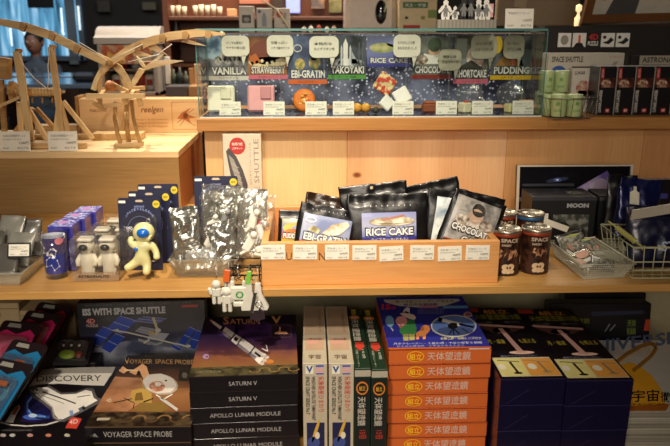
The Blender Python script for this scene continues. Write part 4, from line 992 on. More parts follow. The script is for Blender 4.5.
# posters / screen on the far brown boards
def wallpic(name, px0, px1, py0, py1, Y, m, label, cat): o = blk(name, px0, px1, py0, py1, Y, .02, m, b=.002); tag(o, label, cat); return o
wallpic('poster', 239, 269, -12, 4, 4.0 - .0, mat('b87860', .6), 'pinkish poster high on the brown back board', 'poster')
wallpic('poster', 272, 284, -12, 8, 4.0, mat('3a2c24', .6), 'dark poster right of the pinkish one', 'poster')
wallpic('screen', 286, 300, -12, 13, 3.99, mat('8a9ae0', .3, emit=.8), 'small lit bluish screen on the back board', 'screen')
wallpic('poster', 311, 325, -14, 9, 3.995, clouds('4a3020', 'a87a50', 10), 'brown picture on the back board, left of the olive one', 'poster'); wallpic('poster', 329, 342, -10, 13, 3.995, clouds('6a6a38', 'a8a068', 10), 'olive green picture on the back board', 'poster')
for k, px in enumerate((304, 311, 319, 327, 334)):
    bgthing('small_ornament', px, 5, 6 + (k % 3), 2.95, zc2, mat(('e8dcc8', 'f4e8d8', 'c8583c', 'f0e4d0', 'd8c0a8')[k], .5, emit=.15 if k % 2 else 0), 'tiny blurred ornament behind the case, number %s from the left' % 'one two three four five'.split()[k], 'ornament', 'bag', group='ornaments behind the case')
# beige machine with a black oval lens
Y = 2.85; o = blk('beige_appliance', 346, 397, -16, 33, Y, .25, mat('e0d2c4', .4, coat=.3), b=.02); tag(o, 'beige appliance with a black oval lens, behind the glass case', 'appliance')
p = at(381, 12, Y); b = MB(); b.lathe([(0, .012), (.014, .011), (.021, .004), (.023, 0), (.0, 0)], mat('141a20', .12, coat=.8), c=(p.x, Y, p.z), R=Matrix.Rotation(PI / 2, 3, 'X'), sy=2.0, sx=1.0, n=24); b.ball((p.x - .004, Y - .012, p.z - .012), (.006, .003, .008), mat('6a8aa0', .2), 10); b.build('oval_lens', o)
b = MB(); b.tube([(at(391, -10, Y).x, Y - .006, at(391, -14, Y).z), (p.x + .02, Y - .01, p.z + .03), (p.x + .012, Y - .01, p.z - .0)], .003, mat('c8d8b0', .4), 6); b.build('cable', o)
b = MB(); q = [at(250, -14, 2.78), at(262, 0, 2.77), at(277, 10, 2.765), at(285, 22, 2.77), at(291, 32, 2.78)]; b.tube(q, .003, mat('cfc4a0', .5), 8); tag(b.build('loose_cable'), 'pale cable hanging in front of the picture packs', 'cable')
# tan carton with green and red stickers
o = blk('tan_carton', 399, 437, -16, 33, 2.78, .2, mat('dccca4', .6), b=.003); tag(o, 'tan carton with a green strip and a red label, behind the glass case', 'carton')
def stick(px0, px1, py0, py1, c, nm, t=None):
    Y = 2.78; f = MB().face((xat(px0, Y, py0), Y - .0008, zat(px0, py1, Y)), (xat(px1, Y, py0) - xat(px0, Y, py0), 0, 0), (0, 0, zat(px0, py0, Y) - zat(px0, py1, Y))); f.rect(0, 0, 1, 1, mat(c, .5), 1)
    if t: f.text(t, .08, .2, .92, .75, Wh, 3)
    f.build(nm, o)
stick(403, 428, 2, 8, '3c6e3c', 'green_sticker', 'STAR SHOP'[0:0] or '天文・宇宙'); stick(403, 420, 25, 30, 'b02c24', 'red_sticker'); stick(421, 425, 16, 19.5, '8a8a40', 'small_sticker'); stick(405, 408, 16.5, 19, '202020', 'small_sticker'); stick(428, 437, 10, 18, '7a9448', 'leaf_sticker')
# grey brown panel and candle-like lamp
o = blk('beige_screen_board', 497, 580, -20, 26, 2.95, .03, mat('8f806a', .6)); tag(o, 'plain beige board standing behind the glass case', 'board')
b = MB(); b.bar(at(524, -10, 2.94), at(519, 8, 2.94), .05, .006, mat('a89a80', .5)); b.build('pale_stripe', o)
o = blk('folding_panel', 497, 508, -14, 24, 3.0, .02, mat('5a4a3c', .6)); bpy.data.objects.remove(o)
p = at(579.5, 23, 2.72); b = MB(); b.lathe([(0, 0), (.012, 0), (.012, .055), (.006, .06), (.004, .075), (.011, .082), (.011, .10), (0, .105)], mat('ffd9a0', .4, emit=1.0), n=16); o = b.build('candle_lamp', None, (p.x, 2.74, zc2 + .0005), label='slim glowing candle-like lamp left of the framed picture', cat='lamp')
# framed picture at the upper right, leaning back
def framed():
    Y0 = 2.35; A = at(580, 24.5, Y0); B = at(730, 21, Y0); up = Vector((.10, .10, .36)); W = B.x - A.x
    t = empty('framed_picture', A, label='large wooden framed picture of blurred blue and green shapes at the upper right', cat='picture')
    fw = mat('6a4524', .35, coat=.3); u = Vector((W, 0, B.z - A.z)); n = u.cross(up).normalized()
    b = MB(); b.prism([(0, 0), (1, 0), (1, 1), (0, 1)], n * -.004, u, up, .012, mat('3a2a20', .5)); b.build('backing', t)
    b = MB()
    for (x0, y0, x1, y1) in ((0, 0, 1, .075), (0, .925, 1, 1), (0, .075, .055, .925), (.945, .075, 1, .925)): b.prism([(x0, y0), (x1, y0), (x1, y1), (x0, y1)], n * .014, u, up, .026, fw)
    b.build('frame', t)
    b = MB().face(n * -.003, u, up); b.rect(.05, .07, .95, .93, mat('c0bcb0', .4), 1); b.poly([(.15, .07), (.35, .07), (.38, .5), (.24, .5), (.2, .3)], mat('4a4a4c', .4)); b.poly([(.12, .2), (.3, .36), (.3, .6), (.14, .6)], mat('6c6a68'), 3); b.ell(.55, .55, .04, .1, mat('2c6a9a')); b.ell(.6, .7, .05, .12, mat('4a8a4a')); b.poly([(.72, .3), (.8, .6), (.84, .6), (.78, .3)], mat('2c7a9a')); b.ell(.3, .7, .12, .1, mat('3c5a5a')); b.build('picture', t)
    b = MB(); b.box((W * .3, .06, -.012), (.5, .2, .012), mat('2c2018', .5)); o = b.build('foot', t)
framed()
zp = at(580, 24.5, 2.35).z - .02
o = solid('picture_stand', xat(560, 2.3), xat(760, 2.3), 2.3, 2.62, 0, zp, mat('2a1d18', .6)); tag(o, 'dark tall stand carrying the framed picture', 'stand')
# things on the dark wall
o = blk('wall_notice', 97, 110, 0, 12, 7.9, .02, mat('2c241c', .6)); tag(o, 'dim notice on the dark wall above the white cabinet', 'notice')
o = blk('wall_notice', 142, 156, 2, 10, 7.9, .02, mat('4a4430', .6)); tag(o, 'dim olive notice on the dark wall right of the cabinet', 'notice')
# ---------------------------------------------------------------- the seated person
def person():
    Y = 6.75; s_ = Y / FPX
    hd = at(34.5, 43, Y); hx, hz = hd.x, hd.z
    me = bpy.data.meshes.new('person'); J = {}
    V = []; R = []; E = []
    def jt(p, r, par=None):
        V.append((p[0], p[1], p[2])); R.append(r); i = len(V) - 1
        if par is not None: E.append((par, i))
        return i
    zp_ = hz - .66
    pel = jt((0, .05, zp_), .15); sp1 = jt((0, .04, zp_ + .18), .13, pel); ch = jt((0, .02, zp_ + .36), .15, sp1); nk = jt((0, .0, zp_ + .49), .06, ch); hb = jt((0, -.01, zp_ + .56), .06, nk)
    for sx in (-1, 1):
        sh = jt((sx * .17, .0, zp_ + .42), .07, ch); el = jt((sx * .24, -.12, zp_ + .20), .05, sh)
        hn = (sx * .07, -.22, zp_ + .40) if sx > 0 else (-.10, -.34, zp_ + .14)
        wr_ = jt(hn, .035, el); ha = jt((hn[0] - sx * .02, hn[1] + .0, hn[2] + .06), .035, wr_)
        hp = jt((sx * .10, -.02, zp_ - .03), .10, pel); kn = jt((sx * .12, -.42, zp_ - .02), .075, hp); an = jt((sx * .12, -.40, max(.09, zp_ - .46)), .05, kn); ft = jt((sx * .12, -.54, max(.05, zp_ - .50)), .04, an)
    me.from_pydata(V, E, []); o = bpy.data.objects.new('person', me); COL.objects.link(o)
    md = o.modifiers.new('skin', 'SKIN'); 
    for i, sv in enumerate(me.skin_vertices[0].data): sv.radius = (R[i], R[i]); sv.use_root = (i == 0)
    o.modifiers.new('sub', 'SUBSURF').levels = 2; o.modifiers['sub'].render_levels = 2
    me.materials.append(mat('3c4652', .8))
    o.location = (hx, Y, 0); tag(o, 'person with short dark hair in a grey blue shirt, seated before the blue window', 'person')
    b = MB(); sk = mat('7a5340', .6)
    b.ball((0, -.02, hz), (.075, .09, .105), sk, 20); b.ball((0, -.115, hz - .012), (.012, .018, .020), sk, 8); b.ball((-.078, -.01, hz), (.012, .02, .03), sk, 8); b.ball((.078, -.01, hz), (.012, .02, .03), sk, 8)
    b.lathe([(.045, hz - .16), (.045, hz - .06)], sk, n=14)
    for sx in (-1, 1): b.ball((sx * .028, -.103, hz + .012), (.010, .006, .006), Wh, 8); b.ball((sx * .028, -.108, hz + .012), (.005, .003, .005), K, 8)
    b.ball((0, -.102, hz - .052), (.020, .006, .006), mat('8a4a40'), 8); b.build('head', o)
    b = MB(); b.ball((0, .0, hz + .03), (.086, .098, .092), mat('15110f', .6), 18); b.build('hair', o)
    b = MB(); z = zp_ - .06; b.box((hx, Y + .05, z - .06), (.42, .42, .05), dkw, b=.01); 
    for sx in (-1, 1):
        for sy in (-1, 1): b.box((hx + sx * .17, Y + .05 + sy * .17, (z - .085) / 2), (.035, .035, z - .085), dkw)
    b.box((hx, Y + .27, z + .15), (.42, .03, .46), dkw, b=.01); tag(b.build('dining_chair'), 'dark dining chair under the seated person', 'chair')
person()
# ================================================================ soft packs
def bag(name, w, h, th, m, seed, label, cat='bag', crinkle=.004, freq=28, seal=.12, group=None, flat=None, nx=30, ny=38, notch=True, waist=0, mback=None, taper=0, facet=False):
    """crinkled pouch standing on its bottom edge, facing -y; returns object and its front surface function"""
    ht = lambda u, v: max(0, (1 - abs(2 * u - 1) ** 3.5)) ** .8 * max(0, (1 - abs((v / (1 - seal)) * 2 - 1) ** 5 if v < 1 - seal else 0)) ** .7
    def off(x, z):
        n = noise.noise(Vector((x * freq + seed * 3.1, z * freq * .8, seed))) + .5 * noise.noise(Vector((x * freq * 2.3, z * freq * 2.1 + seed, seed * 2.0)))
        k = 1.0
        if flat:
            fx0, fz0, fx1, fz1 = flat
            dx = max(fx0 - x, 0, x - fx1); dz = max(fz0 - z, 0, z - fz1); k = min(1, math.hypot(dx, dz) / .012) * .9 + .1
        if facet: n = n * .6 + .9 * (.35 - abs(noise.noise(Vector((x * freq * 1.3 + seed, z * freq * 1.2, seed * 1.7))))) * 1.6
        return n * crinkle * k
    def surf(x, z, side=1):
        u = min(1, max(0, x / w + .5)); v = min(1, max(0, z / h)); e = min(1, 6 * min(u, 1 - u, v * 1.2, 1))
        return -side * th / 2 * ht(u, v) + off(x, z) * (.35 + .65 * e) + (.5 * crinkle * noise.noise(Vector((x * 60, z * 9, seed))) if v > 1 - seal else 0)
    b = MB(); vs = []; fs = []; N = (nx + 1) * (ny + 1)
    for side in (1, -1):
        for j in range(ny + 1):
            for i in range(nx + 1):
                x = (i / nx - .5) * w; z = j / ny * h; wob = 1 + .035 * noise.noise(Vector((z * 40, seed, side * 0))) - waist * math.sin(PI * z / h) + taper * (z / h - .5)
                y = surf(x, z, side) + (0 if side == 1 else .0012)
                vs.append((x * wob, y, z + .002 * noise.noise(Vector((x * 50, seed, 1))) * (z / h)))
    for side in (0, 1):
        o_ = side * N
        for j in range(ny):
            for i in range(nx):
                q = (o_ + j * (nx + 1) + i, o_ + j * (nx + 1) + i + 1, o_ + (j + 1) * (nx + 1) + i + 1, o_ + (j + 1) * (nx + 1) + i); fs.append(q if side == 0 else q[::-1])
    for i in range(nx): fs.append((i + 1, i, N + i, N + i + 1)); k = ny * (nx + 1) + i; fs.append((k, k + 1, N + k + 1, N + k))
    for j in range(ny): k = j * (nx + 1); fs.append((k, k + nx + 1, N + k + nx + 1, N + k)); k += nx; fs.append((k + nx + 1, k, N + k, N + k + nx + 1))
    b.add(vs, fs, m, not facet)
    o = b.build(name, label=label, cat=cat, group=group)
    return o, surf
def on_surf(mb, surf, lift=.0006, sub=True):
    """lay printing built on the plane y=0 onto a pouch front (layers stay ordered)"""
    return mb.warp(lambda v: (v.x, surf(v.x, v.z) + v.y * 2 - lift, v.z))
BB = mat('0c0b0e', .34, coat=.25, bump=.25, bscale=90)
def place(o, x, y, z, rot=(0, 0, 0)): o.location = (x, y, z); o.rotation_euler = rot; return o
# ================================================================ MIDDLE TIER: wooden tray of space food
TY = YF + .018
a = at(262, 284.5, TY); c = at(497.5, 284.5, TY); TX0, TX1 = a.x, c.x; TW = TX1 - TX0; TH = at(380, 242, TY).z - ZM; TD = .235
tray = empty('wooden_tray', ((TX0 + TX1) / 2, TY, ZM), label='shallow open wooden tray with black letters, holding black space food bags', cat='tray')
mtr = wood('c48248', 'e2a668', axis='X', rings=13, rough=.4, seed=6); mty = wood('b87840', 'd89c5c', axis='Y', rings=13, rough=.4)
b = MB(); b.box((0, .006, TH / 2), (TW, .012, TH), mtr, b=.001); fb = b.build('front_board', tray)
b = MB(); b.box((0, TD - .006, TH / 2 + .004), (TW, .012, TH + .008), mtr, b=.001); b.build('back_board', tray)
for s, nm in ((-1, 'side_board'), (1, 'side_board')):
    b = MB(); b.box((s * (TW / 2 - .006), TD / 2, TH / 2), (.012, TD - .0244, TH), mty, b=.001); b.build(nm, tray)
b = MB(); b.box((0, TD / 2, .004), (TW - .0245, TD - .0245, .008), mty); b.build('bottom', tray)
f = MB().face((-TW / 2, 0, 0), (TW, 0, 0), (0, 0, TH)); dk = mat('4a2c18', .6)
tx = lambda px: (px - 262) / 235.5
f.text('U', tx(286.6), .60, tx(292), .78, dk, 1, bold=0); f.text('N', tx(318.5), .59, tx(324.8), .77, dk, 1, bold=0); f.build('burnt_letters', fb)
f = MB()
for px, pz in ((265, .42), (494, .82), (494.3, .3)): f.lathe([(0, -.0006), (.0012, -.0004), (.0014, .0002)], K, c=(-TW / 2 + TW * tx(px), 0, TH * pz), R=Matrix.Rotation(PI / 2, 3, 'X'), n=10)
for k, (px, pz) in enumerate(((265, .42), (494, .82), (494.3, .3))):
    g = MB(); g.lathe([(0, -.0006), (.0012, -.0004), (.0014, .0002)], K, n=10, R=Matrix.Rotation(PI / 2, 3, 'X'), c=(-TW / 2 + TW * tx(px), 0, TH * pz)); g.build('nail', fb)
cds = [(273, 252, 0), (305, 252, .01), (337, 252, 0), (364.5, 252.5, -.01), (391.7, 253.5, -.05), (422, 252.5, .01), (450, 253.5, -.035), (477.5, 252.5, 0)]
od = 'leftmost card on the tray front, left of the letter U|second card on the tray front, between the letters U and N|third card on the tray front, right of the letter N|fourth card from the left on the tray front|fifth card on the tray front, slightly tilted|sixth card on the tray front, third from the right end|seventh card on the tray front, tilted, next to the last|last card at the right end of the tray front'.split('|')
for (px, py, r), lab in zip(cds, od):
    p = at(px, py, TY); hh_ = .0265; price_card(Vector((p.x, TY - .0008, p.z - hh_ / 2)), .0415, hh_, 'small white price card, ' + lab, roll=r)
# ---- pouches: label art
def bag_label(o, surf, x0, z0, x1, z1, pic, title, sub, deco=None, tz=(.26, .50), strip=None, scol=None):
    f = MB().face((x0, 0, z0), (x1 - x0, 0, 0), (0, 0, z1 - z0)); f.lay = .00022
    f.rect(0, 0, 1, 1, pic, 0, 18, 14)
    if deco: deco(f)
    if strip: f.rect(0, strip[0], 1, strip[1], scol, 2, 18, 2)
    f.text(title, .05, tz[0] - .03, .96, tz[1] + .03, K, 3, bold=.07); f.text(title, .07, tz[0], .94, tz[1], Wh, 5, bold=.03)
    if sub: f.text(sub, .16, strip[0] + .03, .84, strip[1] - .03, Wh, 4, bold=0)
    on_surf(f, surf); lb = f.build('printed_label', o); return lb
def dots(o, surf, w, h, z, n=9):
    f = MB().face((-w / 2, 0, z), (w, 0, 0), (0, 0, .004))
    for k in range(n): f.ell(.1 + .8 * k / (n - 1), .5, .010, .35, mat('b8b8b8', .4), 1, 6)
    on_surf(f, surf); f.build('printed_dots', o)
def bagpos(px, py_bottomish, Y): return at(px, py_bottomish, Y).x
zt3 = ZM + .0085
def lean(o, px, Y, zrot, tilt=-.28, dz=0): place(o, at(px, 235, Y).x, Y, zt3 + .001 + max(v.co.x for v in o.data.vertices) * abs(math.sin(zrot)), (tilt, zrot, 0))
def hfor(py, Y, px=380): return (at(px, py, Y + .02).z - zt3) * 1.01
# RICE CAKE bag (front, centre)
w, h = .146, hfor(195, TY + .055)
o, s = bag('food_bag', w, h, .016, BB, 3, 'black RICE CAKE bag with purple picture label standing upright in the tray', 'food bag', crinkle=.0035, flat=(-.05, .03, .052, .105))
lean(o, 389, TY + .055, -.02, -.15)
def d_rc(f):
    f.ell(.55, .76, .42, .12, clouds('e8d8b8', '9a8a6a', 60), 2); f.poly([(.22, .74), (.5, .86), (.7, .90), (.9, .84), (.95, .72), (.6, .70)], clouds('f0e8d4', 'b8a888', 80, seed=3), 3); f.poly([(.3, .80), (.75, .94), (.8, .90), (.4, .78)], mat('b87a68'), 4)
    for k in range(7): f.ell(.1 + .13 * k, .10, .07, .07, clouds('7a8458', 'b8b090', 90, seed=k), 3)
bag_label(o, s, -.047, .036, .051, .102, grad(['6a6a86', '7078b8', 'b0b4d0', '8c94c8'], 'Z', .036, .102, .1), 'RICE CAKE', 'ライスケーキ(おもち)', d_rc, (.38, .58), (.18, .34), mat('34348c', .4)); dots(o, s, w * .7, h, .112)
# pouch behind RICE CAKE
o, s = bag('food_bag', .125, hfor(187, TY + .085), .014, BB, 11, 'black bag with a hang hole standing directly behind the RICE CAKE bag', 'food bag', crinkle=.004); lean(o, 380, TY + .085, -.10, -.12)
f = MB().face((-.012, 0, hfor(187, TY + .085) - .010), (.02, 0, 0), (0, 0, .006)); f.ell(.5, .5, .16, .5, mat('c8b8a0'), 1, 12); on_surf(f, s); f.build('hang_hole', o)
# big dark bags right
o, s = bag('food_bag', .16, hfor(186, TY + .12) - .012, .016, BB, 17, 'large black bag behind and right of the RICE CAKE bag, its top edge curling up', 'food bag', crinkle=.006, freq=20); lean(o, 428, TY + .120, -.20, -.12)
o, s = bag('food_bag', .150, hfor(190, TY + .15) - .018, .016, BB, 23, 'black bag with silver flank, standing behind the chocolate cake bag', 'food bag', crinkle=.006, freq=22); lean(o, 456, TY + .150, .24, -.14, .006)
# white striped bag between
o, s = bag('food_bag', .095, .128, .012, BB, 29, 'black bag with a pale blue label, squeezed between rice cake and chocolate cake bags', 'food bag', crinkle=.003, flat=(-.04, .02, .04, .1)); lean(o, 444, TY + .080, .16, -.16)
f = MB().face((-.030, 0, .030), (.055, 0, 0), (0, 0, .085)); f.lay = .00022; f.rect(0, 0, 1, 1, clouds('8a9cb0', 'dfe4e4', 30), 0, 12, 12); f.poly([(.1, .2), (.6, .9), (.7, .8), (.3, .1)], Wh, 2); on_surf(f, s); f.build('printed_label', o)
# CHOCOLATE CAKE bag tilted clockwise
w, h = .102, .121
o, s = bag('food_bag', w, h, .016, BB, 31, 'black CHOCOLATE CAKE bag leaning to the right at the end of the tray', 'food bag', crinkle=.0035, flat=(-.045, .02, .045, .11)); lean(o, 459, TY + .045, .36, -.16, .010)
def d_ck(f):
    f.ell(.52, .80, .15, .14, mat('2c2a26'), 4); f.ell(.50, .66, .16, .16, mat('b89a86'), 3); f.poly([(.15, .42), (.3, .62), (.45, .56), (.62, .60), (.85, .50), (.9, .38)], mat('d8d0c8'), 3)
    f.ell(.25, .5, .16, .12, clouds('d8d0c0', '5a4a40', 120), 4); f.ell(.78, .52, .16, .12, clouds('c8c0b4', '6a5a50', 120, seed=2), 4); f.poly([(.1, .9), (.3, .95), (.26, .7), (.12, .7)], mat('9a948e'), 2)
lb = bag_label(o, s, -.042, .030, .042, .113, clouds('6c6a68', 'a8a4a0', 40), 'CHOCOLATE', None, d_ck, (.26, .40))
f = MB().face((-.042, 0, .030), (.084, 0, 0), (0, 0, .083)); f.lay = .00022; f.text('CAKE', .34, .04, .84, .20, K, 5, bold=.07); f.text('CAKE', .36, .06, .82, .18, Wh, 6, bold=.03); f.rect(0, 0, 1, .03, mat('8a2a1a'), 3, 10, 1); on_surf(f, s); f.build('label_title', lb)
# EBI-GRATIN bag tilted back and clockwise
w, h = .106, .106
o, s = bag('food_bag', w, h, .014, BB, 37, 'black EBI-GRATIN bag with grey blue label tilted down to the right', 'food bag', crinkle=.003, flat=(-.045, .02, .045, .09)); lean(o, 319, TY + .050, .20, -.20, .004)
def d_eb(f):
    f.poly([(.42, .45), (.60, .78), (.90, .96), (.96, .84), (.8, .52), (.6, .42)], clouds('f0ead8', 'b8a078', 70), 3); f.poly([(.12, .5), (.22, .66), (.40, .56), (.34, .42)], clouds('e8dcb0', '8a8250', 90), 3); f.ring(.16, .82, .10, .07, .02, Wh, 4)
bag_label(o, s, -.044, .031, .044, .088, clouds('7c88b4', 'a4acc8', 20), 'EBI-GRATIN', 'エビグラタン', d_eb, (.18, .42), (.0, .14), mat('d8602c', .4)); dots(o, s, w * .7, h, .095)
# brown bag edge behind EBI
o, s = bag('food_bag', .120, .114, .012, mat('2a1a10', .25, coat=.5), 41, 'dark bag with a brown glossy edge behind the EBI-GRATIN bag', 'food bag', crinkle=.004); lean(o, 327, TY + .085, .20, -.14, .006)
# PUDDING bag at left
w, h = .052, .104
o, s = bag('food_bag', w, h, .012, BB, 43, 'small black PUDDING bag with orange sunset label at the left of the tray', 'food bag', crinkle=.002, flat=(-.02, .02, .022, .09)); lean(o, 290, TY + .065, .06, -.20)
def d_pu(f):
    f.ell(.5, .72, .46, .16, mat('d8b858'), 2); f.ell(.55, .62, .4, .08, mat('c8783a'), 3); f.rect(0, .26, 1, .40, mat('d8a82c'), 2, 6, 2)
bag_label(o, s, -.019, .030, .023, .088, grad(['6a7a50', 'd8a030', 'c0584a', '7a86b4', 'b8a868'], 'Z', .030, .088, .15), 'PUDDING', None, d_pu, (.40, .56))
# ---------------------------------------------------------------- cans
def can(label, cx, cy, rim, r=.0262, h=.083):
    t = empty('food_can', (cx, cy, ZM + .0003), label=label, cat='can', group=None)
    sv = mat('b8b0a4', .3, .9, var=.05)
    b = MB(); b.lathe([(0, .001), (r * .93, .001), (r, 0), (r, .003), (r * .985, .004), (r * .985, h - .004), (r, h - .003), (r, h)], clouds('20120e', '4a2c20', 90, rough=.35), n=40); bd = b.build('printed_body', t)
    b = MB(); b.lathe([(r * .985, h - .006), (r * 1.03, h - .004), (r * 1.03, h), (r * .96, h), (r * .94, h - .003), (r * .55, h - .0025), (r * .5, h - .0035), (0, h - .0035)], sv, n=40)
    lid = b.build('lid', t); b = MB(); b.lathe([(r * .2, h - .0032), (r * .22, h - .001), (r * .42, h - .001), (r * .44, h - .0032)], sv, n=20, sx=.7); b.box((0, -r * .45, h - .0015), (r * .4, r * .5, .0015), sv, b=.0006); b.build('pull_tab', lid)
    b = MB(); b.lathe([(r * .993, h - .011), (r * 1.002, h - .010), (r * 1.002, h - .006), (r * .993, h - .0055)], mat(rim, .35, .3), n=40); b.build('coloured_band', t)
    f = MB().face((-r, 0, 0), (2 * r, 0, 0), (0, 0, h)); f.lay = .0002; cr = mat('c8b49c', .5)
    f.text('SPACE', .20, .755, .80, .84, cr, 2, bold=.03); f.text('BAKERY', .24, .67, .56, .72, cr, 2, bold=.02)
    rr = random.Random(int(cx * 1000))
    for k in range(10): x = .12 + rr.random() * .62; f.poly([(x, .32 + rr.random() * .2), (x + .1 + rr.random() * .1, .4 + rr.random() * .2), (x + .04, .42 + rr.random() * .2)], clouds('8a5a40', 'c89a78', 90, seed=k % 3), 1)
    for (x, z, q) in ((.40, .20, .13), (.58, .21, .13), (.50, .12, .12), (.36, .10, .08), (.64, .10, .08)): f.ell(x, z, q, q * .55, mat('d8bc98'), 2)
    f.ell(.46, .19, .04, .03, mat('6a4a38'), 3); f.ell(.56, .19, .04, .03, mat('6a4a38'), 3)
    f.warp(lambda v: (v.x * .98, -math.sqrt(max(1e-8, (r * .99) ** 2 - (v.x * .98) ** 2)) + v.y - .0002, v.z)); f.build('can_lettering', bd)
    return t
for px, py, rim, lab in ((507.5, 276, 'a8462c', 'SPACE can with a red brown rim, front row, left beside the tray'), (537.5, 274.5, 'a8462c', 'SPACE can with a red brown rim, front row, right of the two'), (532, 257, '2c6aa0', 'SPACE can with a blue rim standing behind the front cans'), (504, 256, 'a8462c', 'SPACE can with a red rim, back row, half hidden behind the tray bag')):
    p = atz(px, py, ZM); can(lab, p.x, p.y + .024 + (.004 if py < 260 else 0), rim)
# ================================================================ MIDDLE TIER, left
def pouch_rand(name, x, y, z, w, h, m, seed, label, rot, cat='pack', cr=.003):
    o, s = bag(name, w, h, .008, m, seed, label, cat, crinkle=cr, nx=14, ny=16); place(o, x, y, z, rot); return o, s
# clear plastic tray at far left
p = atz(20, 285, ZM); X1 = p.x; Y0 = p.y; W_, D_, H_ = .17, .165, .024
t = empty('clear_tray', (X1 - W_ / 2, Y0, ZM + .0003), label='clear plastic tray at the far left filled with grey packs', cat='tray')
cp = clear('f6f6f0', .9, .1, .22, 'e8e6dc'); b = MB()
e = .009
def trayshell(b, W_, D_, H_, e, m, t_=.0015):
    O_ = [(-W_ / 2, 0), (W_ / 2, 0), (W_ / 2, D_), (-W_ / 2, D_)]; T_ = [(-W_ / 2 - e, -e), (W_ / 2 + e, -e), (W_ / 2 + e, D_ + e), (-W_ / 2 - e, D_ + e)]
    vs = [(x, y, .0) for x, y in O_] + [(x, y, H_) for x, y in T_] + [(x * .985, y * .985 + .001, .0015) for x, y in O_] + [(x * .985, y * .985 + .001, H_) for x, y in T_]
    fs = [(3, 2, 1, 0), (8, 9, 10, 11)]
    for k in range(4): j = (k + 1) % 4; fs += [(k, j, 4 + j, 4 + k), (8 + j, 8 + k, 12 + k, 12 + j), (4 + k, 4 + j, 12 + j, 12 + k)]
    b.add(vs, fs, m)
trayshell(b, W_, D_, H_, e, cp); b.build('tray_body', t)
b = MB(); b.tube([(-W_ / 2 - e, -e, H_), (W_ / 2 + e, -e, H_), (W_ / 2 + e, D_ + e, H_), (-W_ / 2 - e, D_ + e, H_)], .0016, clear('f4f4ee', .9, .1, .4, 'd8d4c8'), 8, closed=True); b.build('rolled_rim', t)
GP = foil('a8a69e', .35, .5, 60, .4); DP = mat('55524e', .35, coat=.4)
tc_ = t.location
spots = [(-.050, .02, .10, -.9, .2), (-.005, .03, .09, -1.0, -.15), (.040, .03, .09, -.85, .1), (-.045, .07, .10, -.7, -.2), (.0, .075, .10, -.75, .25), (.045, .08, .09, -.7, -.1), (-.04, .12, .10, -.5, .1), (.01, .125, .11, -.5, -.2), (.05, .13, .10, -.55, .2)]
nn = 'front row left|front row middle|front row right|second row left|second row middle|second row right|back row left|back row middle|back row right'.split('|')
for k, (dx, dy, h, tl, rz) in enumerate(spots):
    o, s = pouch_rand('grey_pack', tc_.x + dx, tc_.y + dy + .0, tc_.z + .006 + .002 * (k // 3), .052, h * .75, GP if k % 2 else DP, 50 + k, 'small %s pack in the clear tray, %s' % ('silvery grey' if k % 2 else 'dark', nn[k]), (tl, 0, rz))
pc = at(19.5, 252, tc_.y - .004)
c_ = price_card(Vector((at(19, 256, Y0 + .05).x, Y0 + .05, at(19, 256, Y0 + .05).z)), .036, .021, 'white price card in a black border standing among the grey packs', tilt=.35, border=K)
# blue tumbler
p = atz(54, 280, ZM); r0, r1, h = .0195, .0232, .083
t = empty('drinking_glass', (p.x, p.y + .018, ZM + .0003), label='dark blue constellation tumbler with a pink spot and thick clear base', cat='glass')
gl = clear('f0f4fa', .8, .03, .02)
b = MB(); b.lathe([(0, 0), (r0 * .96, 0), (r0, .002), (r1, h), (r1 - .0014, h), (r0 - .0014, .009), (0, .009)], gl, n=36); b.build('clear_wall', t)
b = MB(); rr = lambda z: r0 + (r1 - r0) * z / h
b.lathe([(rr(.010) - .0016, .010), (rr(.077) - .0016, .077)], mat('2438a0', .3, coat=.4, var=.2), n=36); b.lathe([(rr(.010) - .0020, .010), (rr(.077) - .0020, .077)], mat('c8ccd8', .4), n=36); pr = b.build('blue_print', t)
f = MB().face((-.02, 0, .012), (.04, 0, 0), (0, 0, .064)); lw = mat('b8c4e8', .4); sg = random.Random(5)
pts = [(.1, .9), (.25, .75), (.2, .6), (.4, .62), (.55, .72), (.75, .66), (.68, .5), (.45, .48), (.3, .4), (.25, .2), (.5, .25), (.6, .1), (.8, .2), (.75, .38)]
for q, r_ in zip(pts, pts[1:]): f.line(q, r_, .02, lw, 2, asp=.6)
for q in pts: f.ell(q[0], q[1], .03, .02, Wh, 3, 8)
f.ell(.88, .93, .14, .10, mat('e08a98', .4), 3, 14); f.text('星座', .3, .52, .62, .6, Wh, 3)
f.warp(lambda v: (v.x, -math.sqrt(max(1e-8, (rr(v.z) + .0001) ** 2 - v.x ** 2)) + v.y, v.z)); f.build('constellation_lines', pr)
# row of purple cartons behind
px0 = at(46, 230, 1.22); PB = clouds('1c1c7a', '5a58c8', 60, 3, .4, .62, .3, .3)
def PBt(k): return clouds('3a38b8', 'd8dcff', 130, 3, .42, .58, .3, .3, c3='6a6ae0', seed=k)
pf = at(47, 227, 1.235); wpb = at(72, 227, 1.235).x - pf.x; hp_ = pf.z - ZM
for k in range(3):
    y = 1.235 + k * .052
    t = MB(); t.box((0, .025, hp_ / 2), (wpb, .050, hp_), PB, b=.001); o = t.build('purple_carton', None, (pf.x + wpb / 2 + k * .006, y, ZM + .0003), label='purple patterned carton, %s of three in a row behind the blue tumbler' % ('nearest', 'middle', 'farthest')[k], cat='carton')
    f = MB().face((-wpb / 2, 0, hp_), (wpb, 0, 0), (0, .050, 0)); f.rect(.02, .02, .98, .98, PBt(k), 1); f.ell(.4, .6, .2, .2, mat('c88ad8', .4), 2); f.line((.2, .3), (.7, .5), .03, Wh); f.line((.7, .5), (.6, .8), .03, Wh); f.build('printed_top', o)
